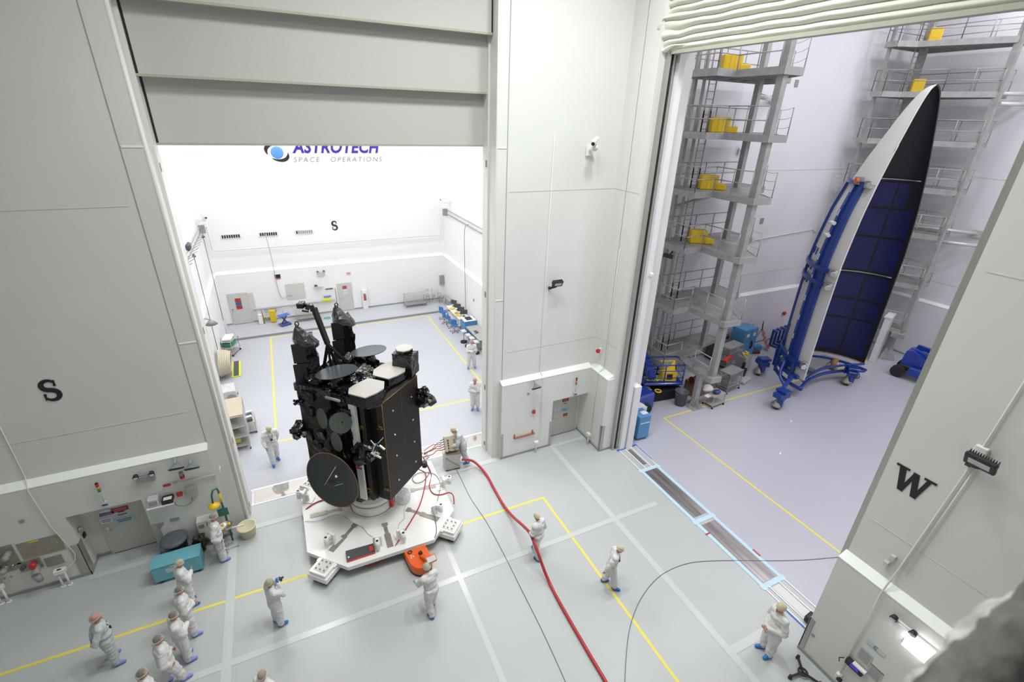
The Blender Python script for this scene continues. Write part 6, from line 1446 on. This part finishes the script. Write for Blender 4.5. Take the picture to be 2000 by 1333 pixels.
for pp in (((-.46, .47), (-.26, .47), (-.10, -.5), (-.28, -.5)), ((-.24, -.5), (-.12, -.5), (.07, .40), (-.04, .40)), ((-.05, .47), (.13, .47), (.30, -.5), (.12, -.5)), ((.16, -.5), (.28, -.5), (.50, .47), (.37, .47)), ((-.56, .42), (-.16, .42), (-.16, .5), (-.56, .5)), ((.27, .42), (.62, .42), (.62, .5), (.27, .5))):
    wz = len(b.bm.faces) * .00015; b.prism([(x * .66, y * .60) for x, y in pp], 0, .01 + wz, FX(11.745, 3.62, 6.4))
tag(b.build('wall_letter', M_LET), 'large black serif letter W on the right wall', 'letter')

# ================================================================ BRIGHT HALL BEYOND THE BIG DOOR
lg = thing('company_logo', 'blue lettered company logo with a globe high on the end wall', 'logo', (0, 35.23, 0))
M_LOGO = mat('logo_indigo', (.035, .012, .32), .5); M_LOGOG = mat('logo_grey', (.26, .26, .32), .5)
Y0 = 35.235
wm = text_mesh('wordmark', 'ASTROTECH', .92, FY(0, 0, 0), M_LOGO, lg, shear=.25, extrude=.004, offset=.03, spacing=1.05)
bb = [v.co for v in wm.data.vertices]; mnx = min(c.x for c in bb); mxx = max(c.x for c in bb); mnz = min(c.z for c in bb); mxz = max(c.z for c in bb)
for v in wm.data.vertices: v.co = Vector((1.52 + (v.co.x - mnx) / (mxx - mnx) * 5.45, v.co.y, 10.97 + (v.co.z - mnz) / (mxz - mnz) * .78))
sm = text_mesh('tagline', 'SPACE   OPERATIONS', .4, FY(0, 0, 0), M_LOGOG, lg, shear=.2, extrude=.003, spacing=1.3)
bb = [v.co for v in sm.data.vertices]; mnx = min(c.x for c in bb); mxx = max(c.x for c in bb); mnz = min(c.z for c in bb); mxz = max(c.z for c in bb)
for v in sm.data.vertices: v.co = Vector((1.52 + (v.co.x - mnx) / (mxx - mnx) * 5.55, v.co.y, 10.45 + (v.co.z - mnz) / (mxz - mnz) * .30))
b = MB(); b.lathe([(.36 * math.cos(a), .05 * math.sin(a)) for a in np.linspace(0, PI / 2, 6)], 32, FY(.64, 0, 11.02) ); b.build('globe', mat('globe_blue', (.10, .28, .75), .35), lg)
b = MB()
def cres(cx_, cz_, r, a0, a1, wmax, tilt):
    pts = np.linspace(a0, a1, 20); ct, st = math.cos(tilt), math.sin(tilt); A_ = []; B_ = []
    for i, a in enumerate(pts):
        k = math.sin(PI * i / 19) ** .8; 
        for lst, rr in ((A_, r - wmax * k / 2), (B_, r + wmax * k / 2)):
            x = 1.35 * rr * math.cos(a); z = .95 * rr * math.sin(a); lst.append((cx_ + x * ct - z * st, cz_ + x * st + z * ct))
    for i in range(19): b.prism([A_[i], A_[i + 1], B_[i + 1], B_[i]], 0, .008, FY(0, 0, 0))
cres(.64, 11.02, .47, .55 * PI, 1.25 * PI, .17, -.35); cres(.64, 11.02, .47, -.62 * PI, .15 * PI, .17, -.35); b.build('crescents', M_BLACK, lg)
# air vents
for k, x in enumerate((-2.85, -.68, 1.5)):
    t = thing('air_vent', 'black slotted air vent on the end wall, %s of the three' % ('left', 'middle', 'right')[k], 'vent', (x, 35.22, 6.03)); MB().box((0, .0, 0), (1.12, .03, .28)).build('frame', M_WHITE, t)
    for j in range(8): MB().box((-.46 + .131 * j, -.02, 0), (.095, .012, .2)).build('slot', M_BLACK if (k < 2 or j == 0) else M_GREY, t)
conduit([(-3.98, 34.9, 7.0), (-3.98, 34.9, 5.4), (-3.85, 34.95, 5.24), (10.85, 34.95, 5.24), (10.85, 34.95, 7.0)], 'white conduit along the end wall of the bright hall', .04)
def cable_ladder(x, y0, y1, z, label):
    t_ = thing('cable_ladder', label, 'cable tray', (x, 0, z)); s_ = -1 if x > 0 else 1
    for dz in (0, .3): MB().beam((.1 * s_, y0, dz), (.1 * s_, y1, dz), .03, .05).build('rail', M_STEEL, t_)
    y = y0 + .3
    while y < y1: MB().beam((.05 * s_, y, .02), (.5 * s_, y, .25), .03).build('hanger', M_STEEL, t_); y += .75
    MB().box((.15 * s_, y1, .1), (.35, .15, .5)).build('end_box', M_GREY, t_)
cable_ladder(-4.4, 22, 34.6, 6.6, 'steel cable tray along the left wall of the bright hall'); cable_ladder(11.3, 22, 34.4, 6.9, 'steel cable tray along the right wall of the bright hall')
for k, (u0, v0, u1, v1) in enumerate(((397, 464, 425, 660), (379, 502, 436, 780))):
    a = P(u0, v0, 'x', -4.1); c = Vector((a.x, a.y, 1.2 if k == 0 else .9)); t = thing('hanging_cable', ['dark cable hanging from the tray on the left wall, farther one', 'dark cable hanging from the tray on the left wall, nearer one with a loop'][k], 'cable', (a.x, a.y, 0)); MB().cyl((0, 0, c.z), (0, 0, a.z), .018, n=6).build('cable', M_CABLE, t); MB().cyl((0, 0, a.z), (0, 0, a.z + .15), .1, .03, 10).build('hanger', M_DGREY, t)
    if k: MB().tube([(0, .1 * math.cos(q) , .9 + .35 * math.sin(q)) for q in np.linspace(0, 6.28, 13)[:-1]], .02, 6, True).build('loop', M_CABLE, t)
hose('hanging_cable', [(11.29, 29.9, 7.0), (11.0, 29.9, 6.6), (10.98, 29.9, 4), (11.0, 29.9, 1.2), (11.08, 29.9, 1.0)], .018, M_CABLE, 'dark cable hanging down the right wall of the bright hall', 'cable')
hose('hanging_cable', [(-.85, 34.9, 6.1), (-.75, 34.9, 4.5), (-.72, 34.9, 2.6), (-.6, 34.9, 1.75), (-.35, 34.9, 1.7), (-.1, 34.9, 1.85), (.1, 34.9, 1.75)], .02, M_CABLEL, 'thin cable hanging from the middle air vent down the end wall', 'cable')
wall_box('flood_dark', 'dark curved floodlight on the left cable tray', 'floodlight', P(368, 482, 'x', -4.0), (.2, .6, .35), M_DGREY, bev=.08)
wall_box('digital_display', 'small black display with a red line on the end wall', 'display', (-.6, 34.97, 3.22), (.36, .05, .24), M_BLACK); wall_box('red_strip_sign', 'thin red sign under the black display on the end wall', 'sign', (-.57, 34.98, 3.04), (.28, .02, .07), mat('pinkred', (.7, .08, .12), .5))
wall_box('exit_sign', 'pale red exit sign above the right door of the bright hall', 'sign', (4.0, 34.97, 2.95), (.26, .04, .16), mat('exit_pink', (.75, .32, .30), .5))
wall_box('wall_board', 'beige square panel on the end wall of the bright hall', 'panel', (.35, 34.985, 2.02), (1.22, .02, 1.15), mat('beige_board', (.60, .585, .55), .6))
wall_box('electrical_box', 'grey electrical box near the right corner of the end wall', 'box', (10.9, 34.93, 1.7), (.36, .14, .75), M_GREY)
wall_box('white_recess_panel', 'tall beige panel beside the left door of the bright hall', 'panel', (-2.45, 34.985, 1.2), (.36, .02, 2.1), MATS['beige_board'])
t = thing('wall_rail', 'long grey bumper rail along the end wall of the bright hall', 'rail', (.2, 34.93, 1.1)); MB().box((0, 0, 0), (5.3, .08, .1), None, .01).build('rail', M_LGREY, t)
t = thing('fire_extinguisher_cabinet', 'white cabinet with a red extinguisher beside the right door of the bright hall', 'cabinet', (4.92, 34.85, .15)); MB().box((0, 0, .75), (.36, .25, 1.5), None, .01).build('body', M_WHITE, t); MB().box((0, -.13, .95), (.2, .01, .55)).build('window', M_GREY, t); MB().cyl((0, -.15, .75), (0, -.15, 1.15), .05, n=10).build('extinguisher', M_RED, t)
def steel_table(x, y, w, d, h, label, z=.15, rz=0, shelf=True, m_=M_STEEL, lower=.25):
    t_ = thing('steel_table', label, 'table', (x, y, z), rz); MB().box((0, 0, h - .02), (w, d, .04), None, .006).build('tabletop', m_, t_)
    if shelf: MB().box((0, 0, lower), (w * .95, d * .9, .025)).build('shelf', m_, t_)
    for a_ in (-1, 1):
        for c_ in (-1, 1): MB().cyl((a_ * (w / 2 - .05), c_ * (d / 2 - .05), 0), (a_ * (w / 2 - .05), c_ * (d / 2 - .05), h - .03), .022, n=8).build('leg', m_, t_)
    return t_
M_TABLE = mat('table_steel', (.46, .45, .43), .4, .4)
steel_table(8.5, 34.15, 1.65, .75, .95, 'steel work table by the end wall of the bright hall', m_=M_TABLE); steel_table(.85, 34.15, 1.5, .75, .95, 'steel work table behind the satellite mast', m_=M_TABLE)
for k in range(8):
    x, y = ((9.6, 34.45), (10.05, 34.45), (10.5, 34.45), (10.75, 34.0), (10.78, 33.6), (10.8, 33.2), (10.8, 32.8), (10.4, 34.1))[k]
    t = thing('lab_stool', 'steel lab stool in the row at the right corner of the bright hall', 'stool', (x, y, .15), k, 'stools at the right corner of the bright hall')
    MB().cyl((0, 0, .58), (0, 0, .63), .17, n=16).build('seat', M_TABLE, t)
    for a in (0.8, 2.4, 3.9, 5.5): MB().cyl((.05 * math.cos(a), .05 * math.sin(a), .58), (.2 * math.cos(a), .2 * math.sin(a), 0), .014, n=6).build('leg', M_TABLE, t)
    b = MB(); b.tube([(.15 * math.cos(a), .15 * math.sin(a), .22) for a in np.linspace(0, 6.28, 13)[:-1]], .01, 5, True); b.build('foot_ring', M_TABLE, t)
    if k < 3: MB().cyl((0, .1, .6), (0, .14, .95), .012, n=6).build('back_post', M_TABLE, t); MB().box((0, .14, 1.0), (.26, .03, .18), None, .01).build('backrest', M_LGREY, t)
t = thing('yellow_stand', 'yellow folding caution stand by the end wall of the bright hall', 'stand', (-1.32, 34.35, .15)); MB().box((0, 0, .5), (.36, .08, .85), (.12, 0, 0), .01).build('panel', M_YEL, t); MB().box((0, .25, .45), (.36, .05, .85), (-.2, 0, 0)).build('rear_panel', M_YEL, t)
t = thing('blue_lift_table', 'small blue hydraulic lift stand by the end wall of the bright hall', 'lift stand', (-.65, 33.7, .15)); MB().box((0, 0, .08), (.7, .5, .1), .4, .02).build('base', M_FRAME, t); MB().box((0, 0, .72), (.75, .4, .07), .4, .02).build('table', mat('mid_blue', (.04, .15, .5), .4), t); MB().beam((-.2, 0, .1), (.2, 0, .7), .07).build('scissor_arm', M_FRAME, t); MB().beam((.2, .0, .1), (-.2, 0, .7), .07).build('scissor_arm', M_DGREY, t); MB().beam((0, .2, .1), (0, .2, 1.15), .07).build('mast', M_LGREY, t); MB().box((.25, .2, 1.15), (.5, .06, .06)).build('handle', M_LGREY, t)
for k in range(2):
    b = MB(); b.tube([(.2 * math.cos(a) + .02 * math.sin(7 * a), .16 * math.sin(a), .05 + .02 * (a % 1)) for a in np.linspace(0, 18, 60)], .02, 5); o = b.build('green_hose', mat('hose_green', (.03, .45, .22), .4)); o.location = (2.1 + .55 * k, 33.9 + .05 * k, .13); tag(o, ['green hose coil on the step, nearer the steel table', 'green hose coil on the step, nearer the right door'][k], 'hose', 'green hose coils on the step')
t = thing('ladder_bag', 'blue and yellow bags hung on the wall rail', 'bag', (2.3, 34.8, 1.15)); MB().box((0, 0, .05), (.65, .12, .22), None, .04).build('yellow_bag', mat('bag_yellow', (.65, .7, .03), .5), t); MB().box((.05, 0, .3), (.5, .1, .14), None, .04).build('blue_bag', mat('bag_blue', (.1, .2, .55), .5), t)
t = thing('wall_shelf', 'small wall shelf with dark items on the end wall', 'shelf', (1.85, 34.85, 2.25)); MB().box((0, 0, 0), (.6, .25, .03)).build('board', M_LGREY, t); MB().box((-.15, 0, .06), (.2, .15, .1)).build('device', M_DGREY, t)
wall_box('tool_strip', 'black tool strip on the end wall above the hung bags', 'tool rack', (2.55, 34.95, 1.95), (.5, .05, .06), M_BLACK)
t = thing('broom', 'thin reddish pole leaning on the end wall left of the right door', 'broom', (2.95, 34.85, .15)); MB().cyl((0, 0, 0), (0, .08, 1.8), .02, n=8).build('handle', mat('pole_red', (.35, .12, .1), .5), t); MB().box((0, 0, .04), (.3, .06, .08)).build('head', M_GREY, t)
t = thing('low_barrier', 'white and black striped low barrier by the end wall', 'barrier', (-2.1, 34.5, .15)); MB().box((0, 0, .35), (.25, .2, .7), None, .02).build('post', M_WHITE, t); MB().box((.5, .1, .3), (.7, .05, .1), (0, .1, 0)).build('striped_bar', mat('hazard', (.5, .42, .05), .5, var=.9, vscale=5), t); MB().cyl((.2, -.05, 0), (.15, -.05, 1.0), .03, n=8).build('pole', MATS['pole_red'], t)
for k in range(3): wall_box('wall_hook', 'small ring hook under the rail on the end wall', 'hook', (-1.7 + .3 * k, 34.95, .85), (.14, .04, .2), M_LGREY, 'ring hooks under the wall rail', .04)
# left side carts
t = cart('steel_cart', 'steel cart with a white bag and green bin near the left wall', 452, 690, 1.0, .7, .95, (.15, .55, .93), M_TABLE, 1.2); MB().box((0, 0, 1.03), (.8, .5, .16), .2, .05).build('white_bag', M_WHITE, t); MB().box((0, 0, .68), (.7, .5, .22), None, .03).build('green_bin', mat('bin_green', (.03, .3, .12), .5), t)
MB().cyl((.4, .2, .95), (.45, .25, 1.7), .015, n=6).build('pole', M_GREY, t)
b = MB()
for k in range(7): b.tube([(.08 * k - .2 + .05 * math.sin(a), (.75 - .02 * k) * math.cos(a), .8 + (.72 - .03 * k) * math.sin(a)) for a in np.linspace(0, 6.28, 33)[:-1]], .045, 7, True)
o = b.build('hose_bundle', mat('cream_hose', (.62, .56, .44), .5)); q = P(437, 735); o.location = (-3.85, q.y, .02); tag(o, 'large coil of cream hoses leaning on the left wall', 'hose')
t = thing('cable_ramp', 'yellow edged black cable ramp lying on the floor', 'cable ramp', P(462, 722), .03); MB().box((0, 0, .035), (.45, 1.95, .07), None, .02).build('yellow_base', mat('ramp_yellow', (.75, .78, .04), .5), t); MB().box((0, 0, .075), (.26, 1.9, .02)).build('black_lid', M_DGREY, t)
t = cart('wire_shelf_cart', 'tall chrome wire shelf cart with bins close to the big door jamb', 466, 862, .95, 1.7, 1.75, (.25, .7, 1.2, 1.72), M_TABLE, .06)
MB().box((0, 0, 1.76), (.9, 1.6, .03)).build('tan_top', mat('tan_board', (.50, .42, .32), .6), t)
for k in range(3): MB().box((-.1, -.5 + .4 * k, .42 + .47 * (k % 3)), (.5, .3, .25), None, .03).build('yellow_bin', mat('bin_yellow', (.55, .5, .12), .5), t)
b = MB(); b.grid(lambda a_, c_: (.49, -.83 + 1.66 * a_, .2 + 1.5 * c_), 12, 10, False); crumple(b, 0, .02, 4, 1); b.build('plastic_cover', M_GLASSY, t)
t = cart('instrument_cart', 'low cart with white and dark instruments beside the wire shelf cart', 490, 838, .5, .9, .6, (.12, .58), M_TABLE, .06)
for k in range(4): MB().box((0, -.3 + .22 * k, .67), (.32, .15, .14), .2, .01).build('instrument', M_WHITE if k % 2 else M_DGREY, t)
t = thing('machine', 'grey vacuum pump machine by the left wall of the bright hall', 'machine', P(452, 790), .1); b = MB(); b.box((0, 0, .5), (.7, .9, .9), None, .03); crumple(b, 3, .04, 4, 2); b.build('body', M_LGREY, t); MB().cyl((.1, -.5, .6), (.1, .1, .6), .2, n=14).build('motor', M_GREY, t); MB().box((.35, .1, .5), (.1, .12, .12)).build('red_label', mat('coral', (.7, .15, .1), .5), t)
t = thing('desk_lamp_arm', 'grey shaded task lamp on the left wall of the bright hall', 'lamp', P(413, 632, 'x', -3.9)); MB().lathe([(.03, .2), (.08, .18), (.28, -.05), (.26, -.05), (.03, .12)], 16).build('shade', M_GREY, t); MB().beam((0, 0, .2), (-.28, 0, .3), .04).build('arm', M_GREY, t)
# right side tables, screens, chairs
xr = 10.55
for k, (y, ln, lb) in enumerate(((23.5, 2.6, 'grey work table at the right wall, nearest the big door'), (26.4, 2.4, 'grey work table at the right wall, middle one with a keyboard'), (30.3, 2.8, 'far white work table at the right wall carrying screens'))): steel_table(xr, y, .8, ln, .78, lb, 0, m_=M_TABLE if k < 2 else M_WHITE, lower=.2)
for k, y in enumerate((31.4, 30.6, 29.9, 29.3)):
    t = thing('computer_monitor', 'black computer monitor on the far work table at the right wall', 'monitor', (10.65, y, .79), -.9 + .2 * k, 'monitors on the far work table'); MB().box((0, 0, .32), (.5, .04, .34), None, .01).build('screen', M_DGREY, t); MB().cyl((0, 0, 0), (0, 0, .2), .02, n=8).build('stand', M_BLACK, t); MB().cyl((0, 0, 0), (0, 0, .015), .11, n=14).build('base', M_BLACK, t)
for k, (y, m_) in enumerate(((30.9, M_YEL), (30.0, mat('orange_book', (.6, .3, .05), .5)), (29.5, M_YEL))): 
    o = MB().box((0, 0, .04), (.3, .25, .06), .3 + k).build('binder', m_); o.location = (10.35, y, .78); tag(o, ('yellow binder at the far end of the far work table', 'orange binder lying on the far work table', 'yellow binder at the near end of the far work table')[k], 'binder')
t = thing('flat_case', 'white topped dark cabinet between the work tables at the right wall', 'cabinet', (10.6, 28.3, 0)); MB().box((0, 0, .5), (.8, .8, .95), None, .01).build('body', M_LBLUE, t); MB().box((0, 0, .99), (.85, .85, .03)).build('top', M_WHITE, t); MB().box((0, 0, 1.03), (.4, .5, .04)).build('device', M_BLACK, t)
o = MB().box((0, 0, .015), (.2, .4, .025)).build('keyboard', M_DGREY); o.location = (10.45, 26.5, .79); tag(o, 'dark keyboard on the middle work table at the right wall', 'keyboard')
t = thing('desk_object', 'black round device on the nearest work table at the right wall', 'device', (10.7, 24.3, .79)); MB().sph((0, 0, .12), (.18, .18, .12), 12).build('body', M_DGREY, t)
for k, (x, y, a) in enumerate(((9.75, 31.2, 2.2), (9.7, 30.3, 1.9), (9.8, 29.5, 1.2), (9.75, 28.7, 2.6))):
    t = thing('office_chair', 'blue office chair beside the far work table at the right wall', 'chair', (x, y, 0), a, 'blue chairs at the far work table')
    MB().box((0, 0, .52), (.46, .44, .08), None, .03).build('seat', mat('chair_blue', (.06, .18, .48), .6), t); MB().box((0, .22, .82), (.4, .07, .42), (-.15, 0, 0), .03).build('backrest', MATS['chair_blue'], t); MB().cyl((0, 0, .1), (0, 0, .5), .03, n=8).build('post', M_CHROME, t)
    for j in range(5): a_ = j * 1.2566; o = MB().beam((0, 0, .1), (.3 * math.cos(a_), .3 * math.sin(a_), .07), .035).build('leg', M_CHROME, t); MB().sph((.3 * math.cos(a_), .3 * math.sin(a_), .035), .035, 8).build('caster', M_RUBBER, o)
for k, (x, y) in enumerate(((9.75, 26.9), (9.8, 26.2), (9.85, 25.7), (9.9, 25.1))):
    t = thing('wheel_stand', 'black round-based stand beside the work tables', 'stand', (x, y, 0), 0, 'black round-based stands beside the work tables'); MB().lathe([(.1, .02), (.1, .08), (.22, .08), (.22, .0), (.1, .0), (.1, .02)], 20).build('base_ring', M_RUBBER, t); MB().cyl((0, 0, 0), (0, 0, .75), .03, n=8).build('post', M_TABLE, t); MB().box((0, 0, .8), (.3, .4, .1), None, .03).build('seat', M_LGREY, t)
wall_box('wall_outlet', 'small dark outlet on the right wall of the bright hall above the tables', 'outlet', P(925, 586, 'x', 11.08), (.03, .14, .2), M_GREY)

# rough dark edge of the viewing window next to the camera
def rough_edge():
    t_ = thing('window_ledge', 'rough dark grey foam edge of the viewing window, out of focus', 'ledge', (0, 0, 0))
    a = Pd(1690, 1411, .62); c = Pd(2130, 1012, .62); dn = (Pd(2100, 1500, .62) - Pd(1950, 1215, .62)).normalized(); fwd = (Pd(1900, 1250, 1.0) - Vector((0, 0, CAM_Z))).normalized()
    b = MB(); ln = (c - a).length; ex = (c - a).normalized()
    b.grid(lambda u, v: a + ex * ln * u + dn * (.22 * v) + fwd * (.04 * v), 60, 30, True)
    b.grid(lambda u, v: a + ex * ln * u + fwd * (.10 * v), 60, 14, True)
    b.grid(lambda u, v: a + ex * ln * u + fwd * .10 + dn * (.22 * v), 60, 30, True)
    for v in b.bm.verts: v.co += noise.noise_vector(v.co * 9) * .010 + noise.noise_vector(v.co * 28) * .012 + noise.noise_vector(v.co * 60) * .006
    b.build('foam_edge', mat('foam_grey', (.62, .62, .59), .9, var=.3, vscale=25), t_)
    b = MB(); a2 = a + dn * .105 - fwd * .02
    b.grid(lambda u, v: a2 + ex * ln * (u * 1.2 - .05) + dn * (.25 * v) - fwd * .02 * v, 10, 6, True); b.grid(lambda u, v: a2 + ex * ln * (u * 1.2 - .05) + fwd * (.08 * v), 10, 6, True)
    b.build('dark_inner_lining', mat('near_black_lining', (.02, .02, .02), .8), t_)
rough_edge()
